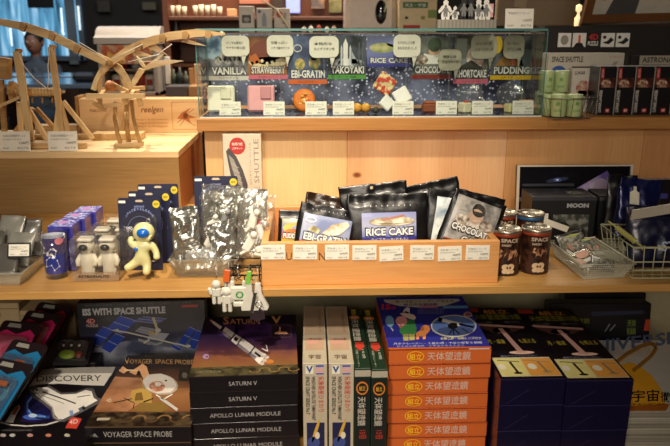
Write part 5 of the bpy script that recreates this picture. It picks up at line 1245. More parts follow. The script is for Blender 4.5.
# clear astronaut figure packs
HW = mat('f0ecdc', .4)
def astro_pack(x, y, label, w=.084, d=.055, h=.078):
    t = empty('figure_pack', (x, y, ZM + .0003), label=label, cat='pack')
    b = MB(); b.box((0, d / 2, h / 2), (w, d, h), clear('f8f6f2', .9, .06, .05, bump=.3, bscale=40), b=.004); b.build('clear_box', t)
    b = MB(); b.box((0, d / 2, .0022), (w - .006, d - .006, .002), mat('8a6a48', .6)); b.box((0, .0005, .009), (w - .004, .0006, .017), clear('ffffff', .3, .1, .25, 'c8a888')); cd_ = b.build('base_card', t)
    f = MB().face((-w / 2 + .002, -.0006, 0), (w - .004, 0, 0), (0, 0, .018)); f.text('ASTRONAUTS', .12, .42, .80, .70, K, 1, bold=.02); f.text('salt and pepper', .35, .15, .62, .28, K, 1, bold=0); f.build('card_lettering', cd_)
    for sx in (-1, 1):
        b = MB(); cx = sx * .019
        b.lathe([(.0, .004), (.010, .004), (.011, .014), (.013, .030), (.0125, .044), (.008, .048), (.014, .053), (.0155, .060), (.013, .067)], HW, c=(cx, d * .45, 0), n=16, sy=.85)
        for s2 in (-1, 1): b.tube([(cx + s2 * .010, d * .45, .042), (cx + s2 * .0165, d * .4, .032), (cx + s2 * .014, d * .3, .024)], [.005, .0045, .004], HW, 8); b.tube([(cx + s2 * .006, d * .45, .02), (cx + s2 * .007, d * .42, .004)], [.006, .0055], HW, 8)
        fg = b.build('astronaut_shaker', t)
        b = MB(); b.ball((cx - .002, d * .45 - .013, .059), (.0085, .006, .0065), mat('18181a', .15, coat=.8), 12); b.build('visor', fg)
        b = MB(); b.box((cx, d * .45, .0715), (.027, .022, .008), mat('f2eee2', .4), b=.003); b.build('white_cap', fg)
    return t
p = atz(96, 282, ZM)
p0 = astro_pack(p.x, p.y, 'clear ASTRONAUTS shaker pack, front one of the group beside the purple cartons')
for dx, dy, lab in ((.012, .062, 'clear astronaut shaker pack, second row'), (.018, .124, 'clear astronaut shaker pack, back row')):
    copy_tree(p0, loc=(p.x + dx, p.y + dy, ZM + .0003), label=lab)
# astronaut light on navy cards
NV = mat('10143a', .45, coat=.2)
def hang_card(x, y, z, w, h, rz, label, name='hang_card'):
    t = empty(name, (x, y, z), (-.10, 0, rz), label=label, cat='hang card')
    pts = rounded(w, h, .004); hole = None
    b = MB(); b.prism([(a, c + h / 2) for a, c in pts], (0, 0, 0), (1, 0, 0), (0, 0, 1), .0012, NV); cd_ = b.build('card', t)
    f = MB().face((-w / 2, 0, 0), (w, 0, 0), (0, 0, h)); lt = mat('8a98d0', .5)
    f.poly([(.40, .955), (.44, .975), (.56, .975), (.60, .955), (.56, .945), (.44, .945)], mat('c8b8a0'), 1); f.ell(.90, .915, .085, .052, mat('d8c02c', .4), 2, 18); f.text('NEW', .85, .90, .95, .93, K, 3)
    f.rect(.02, .93, .18, .965, Wh, 2); n = 12
    for k, chh in enumerate('SPACEWALKER!'): a = PI * (.86 - .72 * k / (n - 1)); cxx, cyy = .5 + .34 * math.cos(a), .68 + .17 * math.sin(a); f.text(chh, cxx - .022, cyy - .018, cxx + .022, cyy + .018, lt, 3, bold=.03)
    f.text('astronaut', .38, .87, .62, .90, lt, 3); f.ring(.5, .55, .30, .20, .012, lt, 2, a0=0, a1=2 * PI, asp=.6); f.ring(.5, .62, .12, .04, .01, lt, 2, asp=.6)
    for k in range(16): f.ell((k * .37) % 1 * .9 + .05, (k * .61) % 1 * .5 + .05, .008, .005, lt, 2, 6)
    f.build('card_print', cd_)
    b = MB(); b.prism([(a * .8, c * .72 + h * .44) for a, c in rounded(w, h, .02)], (0, -.0012, 0), (1, 0, 0), (0, 0, 1), -.0005, clear('f6f6fa', .9, .06, .02, bump=.5, bscale=50)); b.build('clear_blister', t)
    return t
for k, (pxc, pyt, Y, lab) in enumerate(((141, 199, 1.235, 'navy blister card with yellow spot, front one, behind the cream astronaut'), (151, 192, 1.275, 'navy blister card with yellow spot, middle one of three'), (160, 185, 1.315, 'navy blister card with yellow spot, rear one of three'))):
    a = at(pxc, pyt, Y + .01); h = a.z - ZM; hang_card(a.x - .005, Y, ZM + .0018, .077, h, -.02 + .02 * k, lab)
# cream astronaut figure
def astronaut(x, y, z, label):
    t = empty('astronaut_figure', (x, y, z), (-.12, 0, 0), label=label, cat='figure'); t.scale = (1.1, 1.1, 1.1); cm = mat('d8d49a', .4, coat=.5, var=.04)
    V = []; R = []; E = []
    def jt(p, r, par=None):
        V.append(p); R.append(r); i = len(V) - 1
        if par is not None: E.append((par, i))
        return i
    pv = jt((0, 0, .027), .0105); ch = jt((.001, 0, .044), .012, pv); nk = jt((.003, 0, .053), .009, ch); hd = jt((.004, -.001, .066), .0155, nk)
    s1 = jt((-.016, 0, .048), .0065, ch); e1 = jt((-.0185, -.001, .0535), .0058, s1); h1 = jt((-.0135, .001, .060), .0058, e1)
    s2 = jt((.017, 0, .046), .0065, ch); e2 = jt((.023, -.001, .034), .0055, s2); h2 = jt((.024, -.003, .022), .006, e2)
    l1 = jt((-.009, 0, .020), .0075, pv); k1 = jt((-.018, -.002, .012), .0068, l1); f1 = jt((-.029, -.004, .007), .0070, k1)
    l2 = jt((.007, 0, .018), .0075, pv); k2 = jt((.008, -.002, .008), .0068, l2); f2 = jt((.005, -.005, -.003), .0075, k2)
    me = bpy.data.meshes.new('suit'); me.from_pydata(V, E, []); o = bpy.data.objects.new('suit', me); COL.objects.link(o); o.parent = t
    o.modifiers.new('skin', 'SKIN')
    for i, sv in enumerate(me.skin_vertices[0].data): sv.radius = (R[i], R[i]); sv.use_root = (i == 0)
    m_ = o.modifiers.new('sub', 'SUBSURF'); m_.levels = 2; m_.render_levels = 2; me.materials.append(cm)
    for v in me.polygons: v.use_smooth = True
    o.modifiers['skin'].use_smooth_shade = True
    bl = mat('1c6ad0', .15, coat=.8)
    b = MB(); b.ball((.004, 0, .0665), (.0175, .0145, .0165), cm, 24); b.build('hood', t)
    b = MB(); b.ball((.0055, -.0125, .067), (.0100, .0065, .0080), bl, 20); b.build('blue_visor', t)
    b = MB(); b.ball((-.007, -.0105, .041), (.0033, .0015, .0033), bl, 12); b.build('chest_badge', t)
    b = MB(); b.tube(arc((.012, 0, .085), .003, 0, 2 * PI, 12)[:-1], .0007, mat('b8b8b8', .3, .9), 6, closed=True); b.build('key_ring', t)
    return t
p = at(144, 276, 1.19); astronaut(p.x, 1.185, ZM + .0125, 'cream toy astronaut with bright blue visor, leaning before the navy card')
# ---- silver foil pouches in a clear bin with a keychain rack
SF = foil('d4d4d0', .26, .7, 80, .75); SF2 = foil('a0a09c', .24, .7, 80, .8); CL = clear('f6f6f2', 1, .06, .08, 'dcdcd8', bump=1, bscale=50)
a = atz(181, 279, ZM); c = atz(227, 279, ZM); bw = c.x - a.x + .012
t = empty('clear_bin', ((a.x + c.x) / 2, a.y + .01, ZM + .0003), label='flared clear plastic bin holding crumpled silver foil packs', cat='bin')
b = MB(); trayshell(b, bw, .085, .036, .014, clear('eeeeea', 1, .08, .10, 'c8c8c0')); b.build('bin_body', t)
b = MB(); e = .014; b.tube([(-bw / 2 - e, -e, .036), (bw / 2 + e, -e, .036), (bw / 2 + e, .085 + e, .036), (-bw / 2 - e, .085 + e, .036)], .0012, clear('eeeeea', 1, .08, .3, 'd8d8d0'), 6, closed=True); b.build('rim', t)
bx_, by_ = t.location.x, t.location.y
def silver(px, pyt, Y, w, seed, m, label, rot=(-.15, 0, 0), zb=.004, cr=.009):
    pt = at(px, pyt, Y); h = pt.z - ZM - zb; o, s = bag('foil_pack', w, h, .020, m, seed, label, 'foil pack', crinkle=cr, freq=34, seal=.08, facet=True, nx=24, ny=34); place(o, pt.x, Y, ZM + zb, rot); return o, s
silver(186, 208, by_ + .028, .052, 61, SF2, 'narrow silver foil pack at the left of the clear bin', (-.10, -.05, .1))
o, s = silver(213, 186, by_ + .062, .068, 62, CL, 'transparent pack with white toys inside and a silver zip top, middle of the group', (-.12, .06, -.1))
def blob(b, pts, m):
    for q, r in pts: b.ball(q, r, m, 12)
def toys(par, spots_, mcols, label='white_toy'):
    for k, (x, y, z, sc, ro) in enumerate(spots_):
        b = MB(); m = mcols[k % len(mcols)]; b.box((0, 0, 0), (.014 * sc, .007, .026 * sc), m, R=(0, ro, 0), b=.003); b.ball((.006 * sc, -.002, .014 * sc), .006 * sc, m, 10); b.box((-.006 * sc, 0, -.012 * sc), (.006, .006, .018 * sc), m, R=(0, ro + .5, 0), b=.002)
        b.v = [v + Vector((x, y, z)) for v in b.v]; b.build('white_toy', par)
WT = mat('d4d0c4', .5)
toys(o, [(-.012, -.012, .045, 1.1, .4), (.008, -.013, .060, 1.2, -.4), (.004, -.013, .032, 1.2, .7), (-.008, -.012, .078, .9, 1.0), (.014, -.012, .088, .9, .3)], [WT, GR, WT])
silver(222, 194, by_ + .085, .075, 66, SF2, 'silver foil pack behind the transparent toy pack', (-.10, .02, .1))
silver(243, 190, 1.30, .080, 63, SF, 'large silver foil pack standing upright at the right of the group', (-.12, .04, -.05), .002, .008)
o, s = silver(252, 196, 1.225, .066, 64, CL, 'transparent zip pack with white toys and red marks, far right of the group', (-.18, .08, .05), .022, .005)
toys(o, [(-.010, -.012, .030, 1.2, .5), (.010, -.012, .052, 1.1, -.3), (-.006, -.012, .072, 1.1, .2), (.012, -.012, .022, .9, 1.2)], [WT, mat('c8c8c4', .3, .5), WT]); f = MB().face((-.02, 0, .06), (.04, 0, 0), (0, 0, .02)); f.text('宇宙', .3, .2, .7, .8, REDI, 3); on_surf(f, s, .001); f.build('red_print', o)
silver(200, 247, by_ + .012, .060, 65, SF, 'low crumpled silver foil pack lying at the front of the clear bin', (-.5, .1, .1), .006, .010)
silver(229, 222, by_ + .03, .05, 67, SF2, 'small crumpled silver foil pack in the right corner of the clear bin', (-.2, -.2, .2), .006, .008)
# navy card top behind
a = at(216, 176, 1.40); hang_card(a.x, 1.38, ZM + .0018, .088, a.z - ZM, 0, 'navy card peeping over the silver foil packs')
# wire rack with keychains over the shelf edge
RK = mat('141416', .35, .6)
xr0, xr1 = at(229, 262, 1.14).x, at(259, 262, 1.14).x
t = empty('keychain_rack', ((xr0 + xr1) / 2, 1.145, ZM + .0003), label='small black wire rack at the shelf edge carrying the white keychains', cat='rack'); w = xr1 - xr0
b = MB()
for z in (.003, .020, .034): b.tube([(-w / 2, 0, z), (w / 2, 0, z), (w / 2, .05, z), (-w / 2, .05, z)], .0011, RK, 6, closed=True)
for x in (-w / 2, w / 2):
    for y in (0, .05): b.tube([(x, y, .0012), (x, y, .036)], .0011, RK, 6)
b.build('wire_frame', t)
for k, x in enumerate((-.018, -.010, .010)):
    b = MB(); pts = [(x + .004 * math.cos(q * .9), -.005 + .004 * math.sin(q * .9), .012 + q * .0012) for q in range(24)]; b.tube(pts, .0009, RK, 5); b.build('coil', t)
b = MB(); b.tube([(-w / 2 - .022, -.022, .004), (-w / 2, -.004, .006), (0, -.026, .008), (w / 2, -.008, .008), (w / 2 + .006, -.02, .006)], .0010, RK, 6); b.tube([(0, -.026, .008), (0, 0, .02)], .001, RK, 6); b.build('front_bar', t)
# keychains: each a white charm on a ball chain hanging before the shelf edge
def charm(px, py, kind, m, label, extra=None, Y=YF - .012, hpx=26):
    p = at(px, py, Y); t = empty('keychain', p, (0, 0, 0), label=label, cat='keychain'); s = hpx * .00178
    b = MB()
    if kind == 'astronaut':
        b.ball((0, 0, -s * .18), (s * .18, s * .14, s * .18), m, 14); b.box((0, 0, -s * .48), (s * .34, s * .22, s * .36), m, b=.002)
        for sx in (-1, 1): b.box((sx * s * .24, 0, -s * .45), (s * .14, s * .16, s * .30), m, R=(0, sx * .3, 0), b=.002); b.box((sx * s * .10, 0, -s * .80), (s * .15, s * .2, s * .34), m, b=.002)
    elif kind == 'rover':
        b.box((0, 0, -s * .45), (s * .55, s * .2, s * .5), m, b=.002); b.box((0, 0, -s * .85), (s * .4, s * .2, s * .2), m, b=.002); b.box((s * .2, 0, -s * .12), (s * .12, s * .12, s * .3), m, b=.002)
    else:
        b.prism([(-.10 * s, 0), (.08 * s, 0), (.14 * s, -.45 * s), (.36 * s, -.88 * s), (.30 * s, -s), (-.28 * s, -s), (-.30 * s, -.85 * s), (-.14 * s, -.45 * s)], (0, -.004, 0), (1, 0, 0), (0, 0, 1), .008, m)
    b.build('charm', t)
    b = MB(); q = [(0, 0, 0), (.001, .002, .010), (-.001, .006, .018), (0, .012, .026)]; b.tube(q, .0008, mat('9a9a98', .3, .9), 6); b.build('chain', t)
    if extra: extra(t, s)
    return t
charm(216, 280, 'astronaut', WT, 'white astronaut keychain, leftmost of the bunch under the rack', hpx=25)
charm(226.5, 287, 'astronaut', WT, 'white astronaut keychain hanging lowest, second from the left', hpx=26)
def org(t, s):
    b = MB(); b.box((-.003, -.006, .004), (.011, .004, .022), mat('d8622a', .4), R=(0, .15, 0), b=.001); b.build('orange_tag', t)
charm(229, 277, 'rover', mat('c8c4bc', .4), 'keychain with a bright orange tag behind the low astronaut', org, hpx=18, Y=YF - .004)
def grn(t, s):
    f = MB().face((-s * .25, -s * .11, -s * .65), (s * .5, 0, 0), (0, 0, s * .35)); f.ring(.6, .5, .22, .3, .12, mat('3c9a48', .4), 1); f.build('green_mark', t)
charm(238, 281, 'rover', WT, 'white keychain with a green ring mark, in the middle of the bunch', grn, hpx=27)
def gtag(t, s):
    b = MB(); b.box((0, -.003, .010), (.008, .003, .024), mat('7ac04a', .4), R=(0, .15, 0), b=.001); b.build('green_tag', t)
charm(249, 283, 'shuttle', WT, 'white shuttle keychain with a lime green tag, right of the middle', gtag, hpx=27, Y=YF - .018)
charm(258, 283, 'shuttle', mat('d8d4cc', .4), 'white shuttle keychain at the right end of the bunch', hpx=27, Y=YF - .008)
def fob():
    Y = YF - .022; p = at(255, 296, Y); t = empty('dark_keychain', p, label='dark keychain with a steel clip hanging before the purple rocket carton', cat='keychain')
    st = mat('a8a8a8', .25, .95); b = MB(); b.box((-.003, 0, -.012), (.006, .002, .04), st, R=(0, .2, 0), b=.0008); b.build('steel_clip', t)
    b = MB(); b.tube(arc((.006, -.001, -.015), .0055, 0, 2 * PI, 16)[:-1], .0009, st, 6, closed=True); b.build('ring', t)
    b = MB(); b.prism([(-.008, -.028), (.004, -.022), (.014, -.030), (.016, -.042), (.004, -.046), (-.010, -.042)], (0, .001, 0), (1, 0, 0), (0, 0, 1), .005, mat('2a1c24', .5)); b.build('fob', t)
    b = MB(); b.tube([(-.004, 0, .008), (-.002, .004, .02), (0, .012, .034)], .0008, st, 6); b.build('chain', t)
fob()
# white SHUTTLE carton on its end by the riser
Y = 1.615; a = at(222.5, 134, Y); c = at(261, 134, Y); W = c.x - a.x; H = a.z - ZM - .001
b = MB(); b.box((0, .017, H / 2), (W, .034, H), mat('d6c8b4', .45, coat=.3), b=.001); o = b.build('model_kit_box', None, ((a.x + c.x) / 2, Y - .012, ZM + .0015), (-.04, 0, .0), label='white SPACE SHUTTLE carton with a red disc, standing on end against the riser', cat='kit box')
f = MB().face((-W / 2, 0, 0), (W, 0, 0), (0, 0, H)); f.text('SPACE SHUTTLE', .80, .02, .93, .94, mat('8a8076', .5), 2, rot=1, bold=0); f.text('コロンビア・スペースシャトル', .68, .40, .73, .90, mat('6a6058', .5), 2, rot=1, bold=0)
f.ell(.38, .86, .21, .10, REDI, 2, 28); f.text('紙飛行機', .24, .865, .52, .90, Wh, 3); f.text('工作キット', .24, .82, .52, .845, Wh, 3)
f.poly([(.08, .80), (.16, .84), (.34, .74), (.50, .58), (.62, .40), (.60, .26), (.50, .10), (.30, .02), (.20, .10), (.22, .40), (.14, .62)], mat('4c4a4e', .5), 2); f.poly([(.14, .76), (.28, .70), (.42, .52), (.50, .36), (.34, .42), (.22, .60)], mat('9a9690', .5), 3)
for k in range(7): f.line((.2 + .04 * k, .66 - .07 * k), (.40 + .03 * k, .60 - .06 * k), .012, mat('bab4aa'), 4, asp=.55)
f.build('printed_cover', o)
# ================================================================ MIDDLE TIER, right
Y = 1.50; A = at(515.5, 164.5, Y + .03); B = at(629.5, 167.5, Y + .03); H = (A.z - ZM) * 1.0; W = B.x - A.x
t = empty('framed_poster', ((A.x + B.x) / 2, Y, ZM + .002), (-.12, 0, 0), label='white edged dark space picture with a purple beam, leaning against the riser', cat='picture')
b = MB(); b.box((0, .006, H / 2), (W, .012, H), mat('4a4640', .6), b=.001); b.build('backing', t)
b = MB(); fr = mat('cfc4b4', .4)
for (x0, z0, x1, z1) in ((0, 0, 1, .02), (0, .975, 1, 1), (0, .02, .02, .975), (.98, .02, 1, .975)): b.box(((x0 + x1 - 1) / 2 * W, -.001, (z0 + z1) / 2 * H), ((x1 - x0) * W, .006, (z1 - z0) * H), fr)
b.build('white_edge', t)
f = MB().face((-W / 2, -.0005, 0), (W, 0, 0), (0, 0, H)); f.rect(.02, .02, .98, .975, mat('0b0b12', .25, coat=.4), 0)
f.poly([(.52, .62), (.62, .44), (.86, .54), (.84, .74), (.78, .90)], clouds('6a58a8', 'c8b8d8', 14), 1); f.ell(.73, .66, .06, .12, mat('b8a8c4', .4), 2); f.ell(.35, .76, .10, .035, mat('28304e', .4), 1, rot=.3); f.ell(.35, .76, .035, .03, mat('4a5aa8', .4), 2); f.ell(.35, .76, .012, .012, Wh, 3)
f.rect(.05, .66, .5, .70, mat('2e3038'), 1); f.rect(.02, .42, .18, .48, mat('5a5870'), 1); f.build('printed_picture', t)
# black MOON boxes
def mbox(px0, px1, pyt, Y, d, label, title=None):
    a = at(px0, pyt, Y); c = at(px1, pyt, Y); W = c.x - a.x; H = a.z - ZM - .0005
    b = MB(); b.box((0, d / 2, H / 2), (W, d, H), mat('100f13', .55), b=.001); o = b.build('moon_box', None, ((a.x + c.x) / 2, Y, ZM + .0003), (0, 0, -.03), label=label, cat='box')
    f = MB().face((-W / 2, 0, 0), (W, 0, 0), (0, 0, H))
    if title:
        f.text('MOON', .54, .77, .88, .87, mat('b8b8bc', .4), 2, bold=.06); f.rect(.34, .0, .9, .62, clouds('3a3c3a', '8a8c84', 60, c3='54564e'), 1); f.rect(0, .93, 1, .99, mat('3c3a44'), 1)
        f.face((-W / 2, 0, H), (W, 0, 0), (0, d, 0)); f.rect(.05, .1, .95, .9, mat('24242c', .3), 1); f.text('MOON', .64, .3, .86, .7, GR, 2, bold=.03)
    else: f.rect(0, .90, .5, .98, mat('4a4a50'), 1)
    f.build('printed_cover', o)
mbox(533, 597, 197.5, 1.385, .085, 'black MOON box with grey lunar surface picture, in front of the leaning picture', 'MOON')
mbox(600, 626, 196, 1.40, .07, 'plain dark carton just right of the MOON box')
p = at(543.5, 214, 1.36); price_card(Vector((p.x, 1.368, ZM + .047)), .026, .020, 'small cream price card on the dark box ledge left of the word MOON', '980円')
b = MB(); b.box((0, 0, .023), (.075, .022, .0455), mat('141418', .5), b=.001); b.build('ledge_box', None, (at(550, 230, 1.36).x, 1.366, ZM + .0004), label='low dark box carrying the cream price card, before the MOON box', cat='box')
b = MB(); b.box((0, 0, .0008), (.052, .017, .0006), mat('d8d0c0', .6)); b.build('paper_slip', None, (at(556, 211, 1.355).x, 1.352, ZM + .0462), (.5, .25, -.5), label='white paper slip lying aslant beside the cream price card', cat='paper')
# white mesh basket with small packs
WM = mat('c8c4b0', .4)
p = atz(600, 278, ZM); q = atz(618, 278, ZM)
BX, BY = at(600, 277, 1.165).x, 1.165
def mesh_basket(name, loc, w, d, h, fl, rz, label):
    t = empty(name, loc, (0, 0, rz), label=label, cat='basket')
    b = MB(); T = [(-w / 2 - fl, -fl, h), (w / 2 + fl, -fl, h), (w / 2 + fl, d + fl, h), (-w / 2 - fl, d + fl, h)]; b.tube(T, .0020, WM, 8, closed=True); b.build('rim', t)
    b = MB(); B_ = [(-w / 2, 0, .0015), (w / 2, 0, .0015), (w / 2, d, .0015), (-w / 2, d, .0015)]; b.tube(B_, .0014, WM, 6, closed=True)
    def quadmesh(a, bb, c, dd, nu, nv):
        a, bb, c, dd = map(Vector, (a, bb, c, dd))
        for i in range(1, nu): u = i / nu; b.tube([a.lerp(bb, u), dd.lerp(c, u)], .00045, WM, 4, cap=False)
        for j in range(1, nv): v = j / nv; b.tube([a.lerp(dd, v), bb.lerp(c, v)], .00045, WM, 4, cap=False)
    for k in range(4): j = (k + 1) % 4; quadmesh(B_[k], B_[j], T[j], T[k], 22 if k % 2 == 0 else 34, 7)
    quadmesh(*B_, 22, 34)
    b.build('wire_mesh', t); return t
mbk = mesh_basket('mesh_basket', (BX + .006, BY - .004, ZM + .0003), .074, .125, .031, .012, .07, 'white wire mesh basket of small packs right of the cans')
inn = mesh_basket('mesh_basket', (at(607, 250, 1.25).x, 1.235, ZM + .008), .045, .055, .022, .006, -.25, 'small white mesh tray lying inside the larger mesh basket')
def mini(px, py, Y, w, h, m, rot, label, deco, z=None, seed=70, cat='pack'):
    pt = at(px, py, Y); o, s = bag('small_pack', w, h, .006, m, seed, label, cat, crinkle=.0015, nx=12, ny=14); place(o, pt.x, Y, z if z is not None else pt.z, rot)
    f = MB().face((-w / 2, 0, 0), (w, 0, 0), (0, 0, h)); deco(f); on_surf(f, s, .0012); f.build('printed_front', o); return o
def dleaf(f): f.rect(.06, .05, .94, .86, clouds('3c3e3a', '9a9c90', 160), 1, 6, 6); f.poly([(.3, .82), (.55, .90), (.85, .80), (.6, .74)], mat('a8b04a'), 2); f.ell(.5, .4, .3, .15, clouds('b8b0a0', '4a4a44', 200), 2)
mini(577, 252, 1.262, .056, .050, mat('1c1c1e', .3, coat=.5), (-.75, -.30, -.1), 'black pack with an olive leaf mark tilted at the back of the mesh basket', dleaf, ZM + .012)
def dpk(f): f.ell(.5, .6, .3, .25, mat('d0a08a'), 2); f.rect(.1, .1, .9, .3, Wh, 2)
cl2 = clear('f4f4f0', .9, .08, .25, 'b8b4a8', bump=.8, bscale=80)
for k, (dx, dy, m, r, lb, dc) in enumerate(((-.020, .085, cl2, (-.9, .5, .3), 'round pinkish clear pack at the left of the mesh basket', dpk), (.0, .05, cl2, (-1.2, -.3, .2), 'crumpled clear pack in the middle of the mesh basket', dpk), (.012, .02, mat('3e423e', .35, coat=.4), (-1.3, .2, -.3), 'dull grey green pack at the front of the mesh basket', dleaf), (-.016, .015, cl2, (-1.3, .1, .5), 'clear pack in the front left corner of the mesh basket', dpk), (.006, .088, mat('a89a80', .4), (-.8, -.2, -.4), 'tan pack with grey picture in the inner mesh tray', dleaf), (.024, .075, cl2, (-1.1, .1, .2), 'pale clear pack at the right rim of the mesh basket', dpk))):
    o = mini(600, 260, 1.2, .042, .040, m, r, lb, dc, ZM + .010 + .004 * (k > 3), 80 + k); o.location.x = BX + dx; o.location.y = BY + dy
# right wire basket with blue bags
WY = mat('a8a684', .4)
def big_wire():
    w, d, h, fl = .15, .13, .062, .010; cx = at(640, 268, 1.16).x + w / 2 - .012
    t = empty('wire_basket', (cx, 1.155, ZM + .0003), (0, 0, -.02), label='cream wire basket at the right end stuffed with blue bags', cat='basket')
    b = MB(); T = [(-w / 2 - fl, -fl, h), (w / 2 + fl, -fl, h), (w / 2 + fl, d + fl, h), (-w / 2 - fl, d + fl, h)]; b.tube(T, .0017, WY, 8, closed=True); b.build('rim', t)
    b = MB(); zs = (.002, .018, .034)
    for z in zs: e = fl * z / h; b.tube([(-w / 2 - e, -e, z), (w / 2 + e, -e, z), (w / 2 + e, d + e, z), (-w / 2 - e, d + e, z)], .0012, WY, 6, closed=True)
    n = 9
    for i in range(n + 1):
        x = -w / 2 + w * i / n; xe = x * (1 + 2 * fl / w); b.tube([(xe, -fl, h), (x, 0, .002), (x, d, .002), (xe, d + fl, h)], .0009, WY, 6)
    for i in range(1, 7): y = d * i / 7; b.tube([(-w / 2 - fl, y, h), (-w / 2, y, .002), (w / 2, y, .002), (w / 2 + fl, y, h)], .0009, WY, 6)
    b.build('wire_grid', t); return cx
cx = big_wire()
NB = foil('0c1030', .35, .5, 60, .1); BF = foil('141c50', .3, .9, 50, .4)
o, s = bag('blue_bag', .115, .115, .030, NB, 91, 'large navy bag lettered ST standing in the cream wire basket', 'bag', crinkle=.005); place(o, cx - .012, 1.20, ZM + .006, (-.22, 0, 0))
f = MB().face((-.05, 0, .030), (.10, 0, 0), (0, 0, .025)); f.text('STAR', .50, .1, 1.05, .8, mat('a8b0d0', .4), 2, bold=.02); on_surf(f, s); f.build('bag_lettering', o)
b = MB(); b.prism([(-.055, 0), (.06, .012), (.06, .030), (-.052, .018)], (0, 0, 0), (1, 0, 0), (0, 0, 1), .003, mat('b0a898', .5)); b.build('white_header', o, (-.002, -.016, .092), (.2, -.05, 0))
pt = at(632, 180, 1.30); o, s = bag('blue_bag', .085, pt.z - ZM - .008, .02, BF, 92, 'shiny blue foil bag with a white bottle picture, behind the navy bag', 'bag', crinkle=.007); place(o, at(636, 200, 1.3).x, 1.30, ZM + .008, (-.10, .10, 0))
H_ = pt.z - ZM; f = MB().face((-.03, 0, H_ * .62), (.03, 0, 0), (0, 0, .035)); f.lay = .0006; f.poly([(.2, .0), (.2, .65), (.4, .75), (.4, .98), (.6, .98), (.6, .75), (.8, .65), (.8, .0)], mat('d8d4c4', .4), 4); on_surf(f, s, .002); f.build('bottle_picture', o)
o, s = bag('black_bag', .06, .145, .012, BB, 93, 'tall black bag rising between the leaning picture and the blue foil bag', 'bag', crinkle=.004); place(o, at(616, 200, 1.38).x, 1.36, ZM + .001, (-.10, .05, 0))
pt = at(655, 183, 1.34); b = MB(); b.box((0, .01, .07), (.075, .02, pt.z - ZM - .004), mat('17141c', .3, coat=.4), b=.001); b.v = [v + Vector((0, 0, (pt.z - ZM) / 2 - .07 + .001)) for v in b.v]; o = b.build('toy_box', None, (pt.x + .016, 1.372, ZM + .0005), label='dark upright box with an orange suited figure picture at the right end', cat='box')
Hb = pt.z - ZM; f = MB().face((-.0375, 0, 0), (.075, 0, 0), (0, 0, Hb)); og = mat('c8482c', .5)
f.ell(.34, .88, .10, .055, og, 2); f.ell(.34, .88, .06, .03, K, 3); f.poly([(.16, .82), (.5, .82), (.55, .60), (.12, .60)], og, 2); f.rect(.5, .7, .9, .78, mat('3a3a8a'), 1); f.build('printed_cover', o)
o, s = bag('yellow_pack', .03, .055, .01, mat('8a7a2c', .4), 95, 'dull yellow pack glimpsed behind the toy syringe', 'pack', crinkle=.002); place(o, at(619, 225, 1.33).x, 1.325, ZM + .042, (-.2, .5, 0))
b = MB(); b.box((0, 0, .02), (.07, .05, .0395), mat('241c1c', .5), b=.001); b.build('small_box', None, (at(619, 232, 1.335).x, 1.33, ZM + .0005), label='low dark box under the dull yellow pack', cat='box')
# syringe-like yellow stick pen
def syringe():
    P = at(608, 221, 1.20); Q = at(637, 243, 1.175); d = (Q - P).normalized(); t = empty('toy_syringe', Q, label='translucent yellow toy syringe lying across the rims of both baskets', cat='toy')
    R = d.to_track_quat('Z', 'Y').to_matrix(); L = (Q - P).length; m = mat('b0ac60', .3, coat=.4)
    b = MB(); b.lathe([(0, -L * .72), (.004, -L * .72), (.0048, -L * .70), (.0048, -L * .12), (.006, -L * .10), (.006, -L * .06), (0, -L * .06)], m, R=R, n=16); b.build('barrel', t)
    b = MB(); b.lathe([(0, -L), (.0012, -L), (.0018, -L * .72)], m, R=R, n=10); b.build('tip', t)
    b = MB(); b.lathe([(0, -L * .06), (.0022, -L * .06), (.0022, L * .2), (.005, L * .2), (.005, L * .24), (0, L * .24)], m, R=R, n=12); b.build('plunger', t)
    for k in range(6):
        pass
syringe()
# ================================================================ LOWER TIER
ZS = ZL + .0003
def flat_box(name, xc, y0, w, d, z0, th, rz, m, label, cat='kit box', group=None, b=.0008):
    """flat carton, origin at the middle of its front bottom edge"""
    bb = MB(); bb.box((0, d / 2, th / 2), (w, d, th), m, b=b); return bb.build(name, None, (xc, y0, z0), (0, 0, rz), label=label, cat=cat, group=group)
def topface(w, d, th): return MB().face((-w / 2, 0, th), (w, 0, 0), (0, d, 0))
def frontface(w, th): return MB().face((-w / 2, 0, 0), (w, 0, 0), (0, 0, th))
def stack(name, pxl, pxr, py, Y, d, n, rz, mats, labels, top_art, front_art, group=None, cat='kit box', jit=.002, th=None):
    """n equal cartons from the lower shelf up; the top one's front edge lies at pixels (pxl..pxr, py)"""
    a = at(pxl, py, Y); c = at(pxr, py, Y); w = c.x - a.x; zt_ = (a.z + c.z) / 2; th = (zt_ - ZS) / n; rr = random.Random(int(pxl))
    for k in range(n):
        top = k == n - 1; jx = 0 if top else rr.uniform(-jit, jit); jr = rz if top else rz + rr.uniform(-.012, .012)
        o = flat_box(name, (a.x + c.x) / 2 + jx, Y + (0 if top else rr.uniform(0, jit)), w, d, ZS + th * k, th - .0004, jr, mats, labels[n - 1 - k], cat, group)
        if top and top_art: f = topface(w, d, th - .0004).on(o.location, (0, 0, jr)); top_art(f); f.build('printed_cover', o)
        f = frontface(w, th - .0004); front_art(f, n - 1 - k); f.build('printed_spine', o)
BK = mat('120f14', .35, coat=.3); ordn = 'top first second third fourth fifth sixth seventh'.split()
